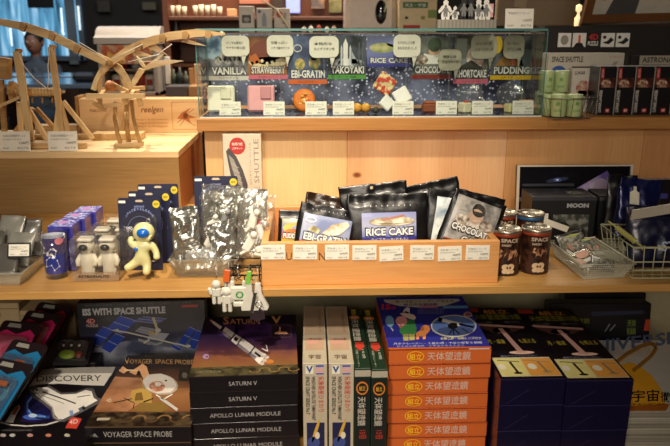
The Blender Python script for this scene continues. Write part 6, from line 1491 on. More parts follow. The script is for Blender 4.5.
# -- SATURN V / APOLLO stack
def sat_top(f):
    f.rect(0, .0, 1, 1, grad(['8a6238', '80503a', '4a2c48', '2c2042', '20182c', '1c1626'], 'Y', .02, .25, .3, 30), 0)
    f.rect(0, 0, 1, .13, clouds('5a5238', '2e2a1e', 60), 1); f.crop(70, 295, 2.792)
    f.pe(520, 100, 60, 26, clouds('2a1c44', '5a3478', 30, seed=5), 1); f.pe(440, 100, 30, 20, clouds('241a3c', '4a3070', 30, seed=6), 1)
    for k in range(5): f.ring(.60 + k * .09, .065, .05, .03, .010, mat('9a7440'), 2, a0=0 if k % 2 else PI, a1=PI if k % 2 else 2 * PI, asp=.7)
    f.text('HISTORICAL', .06, .045, .30, .08, mat('8a8268'), 3, bold=0)
    g = mat('c8905a', .4); f.pt('S', 428, 62, 444, 83, g, bold=.02); f.pt('ATURN', 446, 68, 530, 82, g); f.pt('V', 562, 60, 590, 80, mat('d8a050'), bold=.03); f.pt('BUILD A MODEL', 548, 50, 585, 54, GR, bold=0)
    wh = mat('e0dad6', .4); gy = mat('8c848c', .4); kk = mat('1c1820', .4)
    P = Vector((391, 70)); Q = Vector((546, 186)); d = (Q - P); L = d.length; d.normalize(); nn = Vector((-d.y, d.x))
    def seg(a, b_, wa, wb, m, l, s0=-1, s1=1): p = P + d * L * a; q = P + d * L * b_; f.pp([tuple(p + nn * wa * s1), tuple(q + nn * wb * s1), tuple(q + nn * wb * s0), tuple(p + nn * wa * s0)], m, l)
    seg(0, .05, 1.5, 3, mat('d8a898'), 3); seg(.05, .20, 3.5, 4.5, wh, 3); seg(.20, .24, 4.5, 9, kk, 3); seg(.24, .40, 10, 11, wh, 3); seg(.24, .40, 10, 11, gy, 4, .3, 1); seg(.40, .42, 11, 11, kk, 4); seg(.42, .52, 11, 12.5, wh, 3); seg(.44, .49, 5, 5, kk, 5); seg(.52, .535, 13, 13, kk, 4)
    seg(.535, .86, 13, 14, wh, 3); seg(.535, .86, 13, 14, gy, 4, .35, 1); seg(.74, .76, 14, 14, kk, 5); seg(.86, .95, 14, 17, wh, 3); seg(.80, .90, 5, 5, kk, 5, -1, .2)
    for s_ in (-1, 0, 1): p = P + d * L * .98 + nn * 11 * s_; f.pe(p.x, p.y, 7, 5, mat('c8b8b0'), 5, 10)
    f.pe(556, 186, 13, 6, mat('c07838'), 2); f.pl([(536, 150), (552, 158), (548, 140)], 3, wh)
    f.pp([(560, 120), (560, 82), (618, 82), (620, 120)], mat('4c3448'), 2); f.pp([(564, 116), (564, 86), (614, 86), (616, 116)], mat('2c1e30'), 3); f.pp([(570, 110), (610, 110), (604, 103), (588, 103), (588, 90), (584, 90), (584, 102), (574, 104)], mat('d8a078'), 4)
    f.pt('4D', 370, 166, 388, 180, mat('a088b8'), bold=.03)
def sat_front(f, k):
    c = mat('a8a4a4', .5); t = ['SATURN V', 'SATURN V', 'APOLLO LUNAR MODULE', 'APOLLO LUNAR MODULE', 'APOLLO LUNAR MODULE', 'SATURN V', 'SATURN V'][k]
    if len(t) < 10: f.text(t, .36, .36, .62, .62, c, 1, bold=0)
    else: f.text(t, .18, .36, .84, .62, c, 1, bold=0)
    f.rect(0, .96, 1, 1, mat('2c2428'), 1)
ls = ['carton with a white rocket on a purple space cover, top of the dark stack'] + ['dark carton with %s lettering, %s below the purple rocket carton' % (t, w) for t, w in (('short', 'first'), ('short', 'second'), ('long', 'third'), ('long', 'fourth'), ('long', 'fifth'), ('short', 'sixth and lowest'))]
stack('rocket_kit_box', 189, 298, 375, 1.06, .25, 7, .035, BK, ls, sat_top, sat_front)
# -- VOYAGER stack
def voy_top(f):
    f.rect(0, 0, 1, 1, grad(['2c2018', '8a5a38', '9a6a42', '6a4430', '241812', '1c1614'], 'Y', .0, .262, .2, 20), 0); f.rect(0, 0, 1, .17, clouds('241a14', '5a4a34', 50), 1); f.crop(70, 295, 2.792)
    for k in range(6): f.ring(.36 + k * .12, .085, .06, .04, .022, mat('8a6a40' if k % 2 else '5a4028'), 2, a0=0 if k % 2 else PI, a1=PI if k % 2 else 2 * PI, asp=.7)
    f.rect(.08, .07, .20, .10, mat('b8b09c'), 3)
    f.pp([(70, 322), (100, 262), (122, 228), (200, 232), (215, 290), (160, 325)], clouds('8a5a3a', 'c08a64', 14), 1); f.pp([(170, 322), (200, 300), (262, 300), (275, 318), (255, 328)], mat('8a6c34'), 2)
    gl = mat('b89060', .4); f.pt('V', 152, 176, 166, 194, gl, bold=.01); f.pt('OYAGER', 167, 180, 230, 193, gl, bold=0); f.pt('SPACE PROBE', 238, 180, 345, 193, gl, bold=0, slant=2); f.pt('BUILD A SCALE MODEL OF THE', 210, 168, 330, 173, mat('8a7a68'), bold=0)
    cr = mat('e0d8d0', .4); f.pe(252, 250, 50, 29, mat('b8a898', .4), 4, rot=.15); f.pe(250, 248, 49, 28, cr, 5, 8, rot=.15); f.pe(243, 256, 22, 15, clouds('a86044', 'd0a890', 120), 6); f.pe(246, 250, 9, 6, cr, 7); f.pe(268, 240, 3, 2.5, K, 7)
    yl = mat('b8964c', .4); f.pp([(168, 300), (172, 268), (205, 258), (228, 275), (228, 302)], yl, 3); f.pp([(180, 296), (184, 275), (200, 272), (205, 294)], mat('7a5c2c'), 4)
    og = mat('e8b080', .4); f.pp([(134, 212), (150, 220), (163, 211), (148, 199)], og, 3); f.pp([(165, 216), (182, 224), (196, 216), (206, 238), (222, 226), (214, 200), (202, 192), (186, 204)], og, 3); f.pl([(150, 210), (190, 212)], 4, mat('f0d0a8')); f.pp([(186, 222), (192, 226), (196, 214), (190, 212)], K, 5)
    f.pl([(252, 288), (300, 322)], 8, mat('c8c4c0'), 6); f.pl([(240, 280), (262, 292), (286, 278)], 3, Wh, 6); f.pl([(232, 290), (205, 300)], 3, K, 6); f.pl([(174, 290), (120, 302)], 2, K); f.pl([(150, 288), (180, 302), (176, 318)], 2, K); f.pl([(205, 262), (200, 235)], 4, yl, 5)
    f.pp([(302, 240), (305, 208), (335, 208), (338, 242)], mat('2c2822'), 3); f.pe(320, 225, 8, 8, mat('6a6258'), 4); f.pt('4D', 102, 290, 116, 300, mat('d8c0a0'), bold=.03)
def voy_front(f, k): f.text('VOYAGER SPACE PROBE', .17 if k == 0 else .2, .34, .82, .68, mat('a8a4a0', .5), 1, bold=0); f.poly([(.05, .4), (.09, .6), (.12, .35)], GR, 1); f.rect(0, .93, 1, 1, mat('5a4630'), 1)
lv = ['carton with a white dish space probe on a brown planet cover, top of its stack', 'space probe carton lying second from the top of the stack', 'space probe carton, third from the top of its stack', 'space probe carton, lowest of its stack']
stack('probe_kit_box', 84, 191, 426, 1.045, .265, 4, -.02, BK, lv, voy_top, voy_front)
# -- orange telescope books
OR = mat('c4602a', .45, coat=.1, var=.06)
def tel_top(f):
    f.rect(0, 0, 1, 1, mat('2c3090', .35, coat=.2, var=.1), 0); f.rect(0, 0, 1, .025, OR, 1); f.crop(370, 285, 4.46)
    f.pp([(68, 78), (130, 94), (230, 102), (330, 94), (402, 70), (395, 62), (60, 66)], mat('d0c4b4', .4), 1)
    f.pt('倍で月面クレーターが見える', 112, 70, 372, 82, mat('7a7a3a'), bold=.02, slant=-4); f.pt('組立天体望遠鏡', 150, 84, 300, 94, mat('3a3a8a'), bold=.02, slant=-2)
    f.pt('15', 52, 86, 92, 112, mat('d83848'), bold=.05); f.pt('倍', 94, 94, 116, 110, mat('d83848'), bold=.03, slant=-1); f.pe(262, 96, 46, 7, mat('d8909a'), 3); f.pp([(326, 106), (440, 104), (436, 92), (326, 94)], mat('6aa0d0'), 2)
    for k in range(3): f.pt('小学生から大人まで楽しめる', 212, 106 + 9 * k, 328, 112 + 9 * k, mat('b8b8d8'), bold=0, slant=-1)
    f.pe(438, 132, 21, 12, mat('c8988a', .4), 3); f.pe(438, 132, 14, 8, mat('8a5a6a', .4), 4)
    # boy looking up, with dog
    f.pe(88, 163, 19, 26, mat('7aa8d0'), 3, rot=-.2); f.pl([(92, 190), (104, 206)], 6, mat('a8b8c8'), 3)
    f.pp([(134, 190), (132, 210), (140, 222), (204, 222), (208, 196), (198, 160), (176, 150), (160, 170)], mat('3c8048'), 3); f.pe(140, 162, 26, 22, mat('e09a98'), 4); f.pp([(126, 184), (134, 196), (146, 188), (140, 178)], mat('a86a5a'), 5)
    f.pp([(132, 128), (150, 142), (196, 158), (206, 148), (196, 134), (160, 124)], mat('e8d0c0'), 5); f.pp([(146, 122), (160, 130), (176, 126), (178, 106), (166, 100), (154, 108)], mat('e8e4e0'), 6); f.pp([(150, 124), (170, 130), (174, 124), (158, 118)], K, 7)
    f.pp([(146, 220), (150, 250), (172, 250), (172, 220)], mat('a09a5a'), 4); f.pp([(174, 220), (176, 248), (200, 246), (200, 220)], mat('a8a060'), 4)
    dg = mat('dc8a4c'); f.pp([(206, 214), (206, 244), (218, 244), (220, 230), (234, 230), (236, 244), (248, 243), (250, 222), (262, 210), (270, 196), (262, 182), (244, 178), (232, 186), (228, 200)], dg, 3); f.pe(234, 196, 8, 10, mat('b86838'), 4); f.pe(268, 192, 3, 3, K, 5)
    # oval inset with the telescope
    f.pe(373, 184, 102, 50, mat('c8c4b0', .4), 3, 32); f.pe(373, 184, 96, 45, mat('5a78b8', .4), 4, 32); f.pe(380, 206, 80, 20, mat('48588a', .4), 5, 24)
    f.pl([(312, 156), (402, 178)], 15, mat('e4e0da'), 6); f.pl([(304, 154), (322, 159)], 18, K, 7); f.pl([(396, 176), (462, 190)], 9, K, 6); f.pp([(346, 180), (352, 196), (372, 200), (392, 190), (388, 172), (362, 170)], K, 7); f.pl([(372, 196), (350, 224)], 5, K, 6); f.pl([(374, 196), (400, 222)], 5, K, 6); f.pl([(372, 196), (374, 226)], 5, K, 6); f.pl([(410, 196), (440, 214)], 4, K, 6)
    f.pt('金属三脚・接眼レンズ付き', 314, 234, 495, 246, mat('c8c490'), 5, slant=-2); f.pt('月のクレーター・土星の環・木星の衛星を観察', 104, 258, 500, 268, mat('d0d0e8'), 3, bold=0, slant=-6); f.pt('かんたん組立式・小学生から大人まで', 120, 270, 420, 278, mat('c0c0e0'), 3, bold=0, slant=-4)
def tel_front(f, k):
    f.rect(0, .93, 1, 1, mat('8a3414', .4), 1); f.ell(.26, .50, .085, .36, mat('e0b020', .4), 1, 24); f.ell(.26, .50, .075, .31, mat('c8541c', .4), 2, 24); f.text('組立', .20, .30, .32, .70, mat('e8c030', .4), 3, bold=.03)
    f.text('天体望遠鏡', .375, .22, .80, .80, mat('c8a89a', .45), 2, bold=.045)
    if k == 0: f.rect(.78, .93, .98, 1.0, mat('d8c8c0'), 2)
lt = ['blue covered telescope kit with boy and dog, orange spine, top of the orange stack'] + ['orange spined telescope kit box, %s below the top of the stack' % w for w in ('first', 'second', 'third', 'fourth', 'fifth', 'sixth', 'lowest and')]
lt[-1] = 'orange spined telescope kit box at the very bottom of the stack'
stack('telescope_kit_box', 389, 491.5, 348.5, 1.10, .243, 8, 0, OR, lt, tel_top, tel_front, group=None, jit=.0015)
# -- navy lamp-like telescope boxes
NVB = mat('0d0d2c', .3, coat=.4, var=.1)
def nav_top(f):
    f.rect(0, 0, 1, 1, mat('120e16', .35, coat=.3), 0); f.rect(0, .93, .28, 1, mat('a83a24', .4), 1); f.text('組立', .36, .90, .82, .97, mat('c8862c', .4), 2, bold=.04); f.text('天体望遠鏡15倍', .12, .80, .98, .89, mat('8a8a30', .4), 2, bold=.045)
    f.text('スマホで撮影', .12, .74, .40, .77, GR, 2); f.text('対応アダプタ', .62, .74, .90, .77, GR, 2)
    tb_ = mat('c49a90', .4); f.poly([(.06, .72), (.12, .735), (.90, .685), (.92, .655), (.86, .65), (.66, .60), (.30, .60), (.12, .68)], mat('5a3a38', .4), 3); f.poly([(.06, .725), (.10, .74), (.92, .685), (.90, .655), (.12, .705)], tb_, 4)
    f.ell(.48, .63, .16, .045, mat('8a6058'), 3); f.poly([(.44, .66), (.52, .66), (.62, .33), (.52, .33)], tb_, 5); f.ell(.58, .315, .21, .022, mat('dcb8a8'), 5); f.ell(.58, .322, .10, .014, tb_, 6)
    f.text('月・惑星', .12, .44, .42, .50, mat('a89a38', .4), 3, bold=.03); f.text('も見える', .66, .44, .94, .50, mat('a89a38', .4), 3, bold=.03)
    f.rect(.04, .025, .97, .255, mat('ccc4a4', .4), 2); f.rect(.05, .032, .48, .24, mat('d8d088', .4), 3); f.rect(.49, .032, .96, .24, mat('dc9c48', .4), 3); f.text('組立てやすく使いやすい', .20, .262, .80, .285, mat('8888a8'), 3)
    f.line((.10, .22), (.44, .20), .022, K, 4, asp=.35); f.poly([(.27, .20), (.31, .20), (.34, .07), (.30, .07)], K, 4); f.ell(.32, .065, .07, .012, K, 4)
    f.line((.52, .22), (.94, .19), .022, mat('a88a6a'), 4, asp=.35); f.poly([(.72, .20), (.76, .20), (.80, .08), (.76, .08)], mat('9a7a5a'), 4); f.ell(.79, .075, .08, .012, mat('a88a6a'), 4); f.ell(.12, .14, .06, .035, mat('e0dcc8'), 4); f.ell(.60, .14, .07, .035, mat('e0dcc8'), 4)
def nav_front(f, k): f.line((.10, .05), (.45, .60), .006, mat('2c2c5c'), 1, asp=2); f.rect(0, .97, 1, 1, mat('241c4c'), 1)
def nl(side): return ['black topped telescope box with yellow panel, %s stack, on top' % side] + ['navy telescope box in the %s stack, %s' % (side, w) for w in ('second from the top', 'third from the top', 'at the bottom')]
stack('stargazer_box', 501, 566, 378.5, 1.05, .31, 4, 0, NVB, nl('left navy'), nav_top, nav_front, jit=.001)
stack('stargazer_box', 566.8, 634, 380, 1.052, .31, 4, -.01, NVB, nl('right navy'), nav_top, nav_front, jit=.001)
# -- white and green upright kits (spines up)
def upright(pxl, pxr, py, Y, d, m, label, top_art, front_art, name):
    a = at(pxl, py, Y); c = at(pxr, py, Y); w = c.x - a.x; h = a.z - ZS
    bb = MB(); bb.box((0, d / 2, h / 2), (w, d, h), m, b=.0008); o = bb.build(name, None, ((a.x + c.x) / 2, Y, ZS), (0, 0, 0), label=label, cat='kit box')
    f = MB().face((-w / 2, 0, h), (w, 0, 0), (0, d, 0)); top_art(f); f.build('printed_top', o)
    f = MB().face((-w / 2, 0, 0), (w, 0, 0), (0, 0, h)); front_art(f); f.build('printed_spine', o)
WB = mat('b8ad98', .5, coat=.2)
def w_top(f): 
    f.rect(.06, .45, .94, .97, mat('b09a80', .5), 1)
    f.text('人工衛星ひまわり', .70, .5, .82, .92, mat('7a5a48'), 2, rot=-1); f.rect(.1, .2, .9, .4, mat('b89880'), 1); f.ell(.4, .33, .3, .04, mat('c89888'), 2); f.text('宇宙', .25, .06, .75, .13, mat('5a4438'), 2, bold=.02); f.text('SPACE', .25, .36, .8, .39, mat('4a3a30'), 2)
def w_front(f):
    f.rect(.12, .915, .44, .985, mat('e0dccc'), 1); f.poly([(.14, .978), (.28, .92), (.42, .978), (.34, .978), (.28, .95), (.22, .978)], mat('2c4a8a'), 2); f.rect(.54, .91, .86, .985, mat('3a5aa8'), 1); f.line((.54, .945), (.86, .945), .05, mat('c8a0a0'), 2)
    f.text('気象衛星ひまわり', .62, .60, .88, .895, mat('c0504a'), 2, rot=-1, bold=.03); f.text('WEATHER SATELLITE "HIMAWARI"', .36, .53, .52, .895, mat('2c2c34'), 2, rot=-1, bold=.02); f.text('SPACE CRAFT SERIES No.7', .12, .58, .28, .895, mat('2c2c34'), 2, rot=-1, bold=.02)
    f.rect(.14, .24, .88, .51, mat('1c2048'), 1); f.ell(.52, .44, .20, .035, mat('c8a040'), 2, rot=.5); f.ell(.42, .34, .26, .05, mat('3a4a8a'), 2); f.ell(.58, .40, .1, .03, mat('d8d0c0'), 3)
upright(302.5, 327.2, 363.5, 1.06, .25, WB, 'white satellite model box standing on edge, left of the pair', w_top, w_front, 'satellite_kit_box')
upright(328.8, 354, 363.5, 1.06, .25, WB, 'white satellite model box standing on edge, right of the pair', w_top, w_front, 'satellite_kit_box')
GB = mat('1c3424', .4, coat=.3)
def g_top(f):
    f.rect(.30, .90, .62, 1, mat('c8a828'), 1); f.text('組立', .34, .91, .58, .98, K, 2); f.ell(.46, .84, .40, .04, mat('c8782c'), 1); f.text('初歩', .25, .825, .68, .855, Wh, 2)
    f.text('天体望遠鏡', .18, .42, .72, .80, mat('c8c0b4'), 2, rot=-1, bold=.05); f.poly([(.25, .40), (.80, .40), (.84, .32), (.5, .26), (.22, .32)], mat('b83a2c'), 2); f.text('月面クレーター', .2, .02, .36, .28, mat('a8a89a'), 2, rot=-1, bold=.02); f.text('15倍', .6, .14, .8, .28, mat('a8a89a'), 2, rot=-1, bold=.02)
def g_front(f):
    f.rect(.0, .93, 1, .985, mat('a8a090'), 1); f.rect(.05, .1, .95, .92, mat('10181a'), 1); f.ell(.48, .83, .38, .058, mat('c8782c'), 2); f.ell(.48, .83, .30, .044, mat('1c1410'), 3); f.text('組立', .28, .81, .68, .85, mat('d8a030'), 4, bold=.03)
    f.text('天体望遠鏡', .20, .50, .72, .755, mat('b8b0a4'), 2, rot=-1, bold=.05); f.text('15倍', .3, .38, .8, .46, mat('a83424'), 2, rot=-1, bold=.05)
upright(354.8, 370.8, 368.5, 1.06, .255, GB, 'dark green telescope kit box standing on edge, left of the pair', g_top, g_front, 'telescope_book_box')
upright(371.8, 387.8, 369.5, 1.06, .255, GB, 'dark green telescope kit box standing on edge, beside the orange stack', g_top, g_front, 'telescope_book_box')
# -- ISS box upright behind
Y = 1.365; a = at(77.5, 304, Y); c = at(203.5, 299.5, Y); W = c.x - a.x; H = (a.z + c.z) / 2 - ZS
b = MB(); b.box((0, .027, H / 2), (W, .054, H), mat('2c1e18', .45, coat=.2), b=.001); o = b.build('station_kit_box', None, ((a.x + c.x) / 2, Y, ZS), (0, 0, .045), label='large carton picturing a blue winged space station, upright behind the flat boxes', cat='kit box')
f = MB().face((-W / 2, 0, 0), (W, 0, 0), (0, 0, H)); fz_ = lambda py: (at(140, py, Y).z - ZS) / H
f.rect(0, 0, 1, 1, grad(['4a5264', '8a94a8', '3c3c50', '14141c', '101014'], 'Z', .05, H, .35, 12), 0)
f.text('ISS WITH SPACE SHUTTLE', .04, fz_(314), .69, fz_(307.0), mat('b8b8bc', .45), 3, bold=.05); f.rect(.82, fz_(308.6), .95, fz_(306.2), mat('a84a44'), 2)
for x in (.06, .38, .68): f.text('スペースシャトル', x, fz_(304.6), x + .22, fz_(303.2), GR, 2)
f.text('4D', .06, fz_(322), .13, fz_(317), mat('c87a74'), 3, bold=.04); f.text('PUZZLE', .06, fz_(325.4), .15, fz_(322.8), mat('c8a8a4'), 3, bold=.02)
sb = mat('3048a8', .3); ln = mat('98a0c8', .4); f.on(o.location, (0, 0, .045)).crop(70, 295, 2.792)
f.pp([(60, 190), (60, 150), (160, 128), (300, 150), (360, 190)], clouds('4a5068', 'a0a4b4', 12), 1)
def panel(p, n=3, m=sb):
    f.pp(p, m, 2); A, B, C_, D = [Vector(t_) for t_ in p]
    f.pl([tuple(A), tuple(B)], 1.5, ln, 3); f.pl([tuple(D), tuple(C_)], 1.5, ln, 3)
    for i in range(1, n): u = i / n; f.pl([tuple(A.lerp(D, u)), tuple(B.lerp(C_, u))], 2, ln, 3)
panel([(103, 92), (148, 108), (186, 72), (140, 58)][::1], 2); panel([(50, 132), (82, 142), (122, 100), (92, 88)], 2); panel([(86, 148), (112, 162), (154, 118), (126, 106)], 2)
panel([(176, 72), (246, 80), (270, 66), (204, 60)], 2, mat('5a5a8a')); panel([(182, 100), (224, 112), (240, 96), (198, 88)], 2, mat('8e8e92')); panel([(216, 122), (262, 127), (277, 108), (226, 104)], 2, mat('a6a6ac'))
panel([(302, 134), (320, 140), (350, 96), (334, 88)], 2); panel([(326, 146), (348, 152), (374, 104), (352, 98)], 2); panel([(282, 144), (304, 156), (318, 140), (296, 132)], 2)
wm_ = mat('c8c4ba', .4)
f.pl([(120, 98), (160, 104), (330, 144)], 4, wm_, 5); f.pl([(232, 62), (244, 96), (240, 112)], 7, mat('c0b890'), 6); f.pe(246, 98, 8, 6, wm_, 7); f.pe(228, 106, 9, 5, mat('b8a060'), 7); f.pl([(190, 124), (240, 138), (258, 132)], 6, mat('9a9aa0'), 5); f.pl([(206, 134), (222, 124)], 5, wm_, 6); f.pe(222, 134, 10, 5, mat('8a8a90'), 6); f.pe(330, 142, 8, 4, wm_, 7); f.pe(132, 98, 5, 4, wm_, 7)
f.build('printed_cover', o)
# -- DISCOVERY box
Yd = .985; a = at(-27, 446, Yd); c = at(80, 446, Yd); w = c.x - a.x; zt_d = .806; d = .295; n = 4; th = (zt_d - ZS) / n
def dis_top(f):
    f.rect(0, 0, 1, 1, mat('121016', .3, coat=.4), 0); cr = mat('e4e0d8', .4); gy = mat('9a9690', .4); f.crop(0, 300, 3.054)
    f.pp([(60, 260), (84, 224), (130, 212), (240, 206), (358, 196), (340, 232), (200, 226), (110, 232)], gy, 1); f.pp([(40, 292), (62, 256), (108, 232), (200, 224), (342, 224), (318, 262), (250, 260), (180, 256), (120, 258), (84, 266)], cr, 2)
    f.pt('DISCOVERY', 112, 232, 310, 250, mat('26242a', .4), 3, bold=.006, slant=-2)
    f.pp([(64, 372), (70, 300), (96, 280), (160, 320), (170, 376)], clouds('161030', '2c1a5c', 30), 1)
    f.pe(112, 330, 44, 36, clouds('0e1030', '1a1a50', 30), 2); f.pl([(112, 286), (92, 294), (80, 312), (80, 334), (92, 350), (118, 360), (152, 358)], 9, mat('2c48a0'), 3); f.pl([(98, 296), (84, 314), (84, 334), (96, 348), (118, 357), (140, 357)], 5, mat('6a98e8'), 4); f.pe(100, 354, 13, 6, mat('c0dcff'), 5); f.pe(106, 358, 36, 9, mat('4468c8'), 3)
    wsh = mat('f0ece6', .4)
    f.pp([(98, 266), (110, 262), (122, 270), (150, 262), (188, 284), (232, 282), (264, 270), (286, 272), (296, 298), (312, 304), (300, 318), (262, 338), (236, 352), (196, 374), (176, 372), (160, 362), (154, 338), (126, 314), (104, 302), (92, 284)], mat('5a5658'), 6)
    f.pp([(104, 276), (118, 268), (146, 268), (186, 290), (232, 288), (262, 276), (280, 280), (286, 300), (298, 308), (262, 328), (240, 342), (192, 366), (178, 364), (168, 352), (162, 334), (132, 308), (110, 292)], wsh, 7)
    f.pl([(76, 264), (96, 280), (112, 286), (160, 330), (166, 360), (186, 370)], 4, mat('a8a4a0'), 8); f.pl([(130, 282), (200, 306), (232, 318)], 4, mat('3a383c'), 8); f.pl([(126, 292), (196, 318)], 2, GR, 8); f.pe(112, 276, 5, 3, K, 8); f.pl([(236, 298), (276, 292)], 3, GR, 8); f.pp([(238, 334), (248, 346), (262, 334), (256, 324)], mat('6a6a78'), 8); f.pe(256, 332, 5, 5, K, 9); f.pp([(214, 356), (226, 352), (222, 338), (212, 340)], mat('8aa0d0'), 8)
    f.pp([(16, 374), (40, 376), (50, 350), (62, 330), (58, 322), (46, 328), (32, 348)], wsh, 4); f.pp([(36, 352), (46, 352), (60, 330), (56, 324), (44, 332)], mat('b85a40'), 5)
    f.pl([(0, 374), (30, 382), (80, 386), (140, 382), (196, 366)], 4, cr, 4)
    f.pp([(200, 392), (234, 394), (250, 364), (222, 358), (212, 366)], mat('d84838', .4), 5); f.pt('4D', 212, 368, 238, 382, mat('f0d8d0'), 6, slant=-4)
    for k, x in enumerate((10, 38, 92, 148, 205)): f.pe(x, 414, 9, 5, mat(('b8b0a8', 'c8c8c0', 'c89a90', 'd88a6a', 'c8c0a8')[k], .4), 4)
    f.pt('SPACE SHUTTLE DISCOVERY', 4, 396, 100, 401, GR, 4, bold=0)
ld = ['white bannered space shuttle carton, lying at the lower left', 'dark carton directly below the white bannered shuttle carton', 'dark carton second below the white bannered shuttle carton', 'lowest dark carton under the white bannered shuttle carton']
for k in range(n):
    o = flat_box('shuttle_kit_box', (a.x + c.x) / 2, Yd + (.0 if k == n - 1 else .002), w, d, ZS + th * k, th - .0004, .0, BK, ld[n - 1 - k])
    if k == n - 1:
        f = topface(w, d, th - .0004).on(o.location); dis_top(f); f.build('printed_cover', o)
    f = frontface(w, th - .0004)
    for q, x in enumerate((.14, .30, .46, .64, .82)): f.ell(x, .55, .04, .24, mat(('b8b0a8', 'a8a8a0', 'b88a80', 'c87a5a', 'b8b098')[q], .4), 1)
    f.text('SPACE SHUTTLE DISCOVERY', .05, .86, .60, .95, GR, 1); f.build('printed_spine', o)
# -- black packs on the rear of the DISCOVERY box
def beanpack(x, y, z, rot, label, col='9ab82c'):
    t = empty('toy_pack', (x, y, z), rot, label=label, cat='pack'); w_, h_ = .070, .062
    b = MB(); b.prism([(p, q + h_ / 2) for p, q in rounded(w_, h_, .006)], (0, 0, 0), (1, 0, 0), (0, 0, 1), .0015, BK); cd_ = b.build('card', t)
    b = MB(); b.box((0, -.008, h_ * .45), (w_ * .85, .015, h_ * .72), clear('f0f0f4', 1, .04, .02, bump=1, bscale=40), b=.005); b.build('clear_blister', t)
    b = MB(); b.ball((-.008, -.008, .020), (.017, .0075, .0105), mat(col, .3, coat=.5), 16); b.build('green_bean', t)
    b = MB(); b.ball((.015, -.008, .020), (.008, .006, .008), mat('8a2c1c', .3, coat=.5), 12); b.build('red_end', t)
    for k in range(3): b = MB(); b.ball((-.02 + .016 * k, -.009, .040), (.0028, .002, .0028), Wh, 8); b.build('white_bead', t)
    f = MB().face((-w_ / 2, -.0001, 0), (w_, 0, 0), (0, 0, h_)); f.text('ASTRO', .1, .86, .4, .94, GR, 1); f.build('card_print', cd_)
p = atz(69, 367, zt_d); beanpack(p.x, p.y + .005, zt_d + .001, (-.95, 0, -.05), 'black blister pack with a lime green bean, behind the flat shuttle carton')
q = flat_box('dark_carton', p.x + .002, p.y + .022, .085, .05, ZS, .112, 0, mat('1a1412', .5), 'dark carton standing behind the flat shuttle carton stack', 'carton')
# -- pink and blue toy packs in a cardboard tray at the far left
zc_ = .835; ty0, ty1 = 1.00, 1.40; xr = at(28, 366, 1.21).x - .004
t = empty('card_tray', (xr - .13, ty0, ZS), label='long grey brown cardboard tray of toy packs at the lower left', cat='tray'); cb = mat('7a6a58', .6); H = zc_ - ZS; O = t.location.copy()
for nm, x0, x1, y0, y1, z0, z1 in (('side_panel', xr - .004, xr, ty0, ty1, ZS, zc_), ('side_panel', xr - .26, xr - .256, ty0, ty1, ZS, zc_), ('end_panel', xr - .256, xr - .004, ty0, ty0 + .004, ZS, zc_ - .03), ('end_panel', xr - .256, xr - .004, ty1 - .004, ty1, ZS, zc_), ('bottom_panel', xr - .256, xr - .004, ty0 + .004, ty1 - .004, ZS, ZS + .075)):
    b = MB(); b.box(((x0 + x1) / 2, (y0 + y1) / 2, (z0 + z1) / 2), (x1 - x0, y1 - y0, z1 - z0), cb); part(b, nm, t, O)
def toyp(px, py, Y, col, col2, label, rot, bean=None, w_=.085, h_=.12):
    P = at(px, py, Y); t = empty('toy_pack', P, rot, label=label, cat='pack')
    b = MB(); b.prism([(x, z) for x, z in rounded(w_, h_, .008)], (0, 0, 0), (1, 0, 0), (0, 0, 1), .0015, mat('1c1418', .35, coat=.4)); cd_ = b.build('card', t)
    f = MB().face((-w_ / 2, 0, -h_ / 2), (w_, 0, 0), (0, 0, h_)); f.poly([(.2, .96), (.5, .96), (.54, .89), (.18, .89)], mat('8a8880'), 1)
    f.poly([(.03, .03), (.03, .76), (.20, .84), (.5, .78), (.8, .88), (.97, .80), (.97, .03)], mat(col, .3, coat=.4), 1); f.ell(.5, .5, .3, .18, mat(col2, .3, coat=.4), 2); f.ell(.5, .5, .18, .10, mat(col, .3), 3); f.text('SPACE', .25, .18, .75, .28, mat('d8b8b0'), 3, bold=.03); f.build('card_print', cd_)
    b = MB(); b.box((0, -.008, -.012), (w_ * .86, .015, h_ * .66), clear('f6f0f2', 1, .05, .03, bump=1.2, bscale=45), b=.006); b.build('clear_blister', t)
    if bean:
        b = MB(); b.ball((-.008, -.009, -.005), (.013, .007, .012), mat(bean, .3, coat=.6), 14); b.build('bean', t); b = MB(); b.box((.010, -.009, .014), (.022, .006, .010), mat('a85a28', .4), b=.002); b.build('orange_bar', t)
toyp(42, 328, 1.36, 'b82460', 'd05888', 'magenta toy pack at the back of the cardboard tray', (-.95, 0, -.35))
toyp(30, 338, 1.29, 'b82460', 'd05888', 'magenta toy pack second from the back of the cardboard tray', (-.95, 0, -.35))
toyp(8, 350, 1.23, 'b82460', 'd05888', 'magenta toy pack at the left, just behind the blue one', (-.90, 0, -.30))
toyp(13, 371, 1.165, '2070a0', '4aa0c0', 'blue toy pack with olive bean and orange bar, middle of the tray', (-.95, 0, -.40), '7a8a2c')
toyp(-4, 392, 1.09, '2070a0', '4aa0c0', 'blue toy pack at the near end of the tray, cut by the picture edge', (-.95, 0, -.40), '4a7a3c')
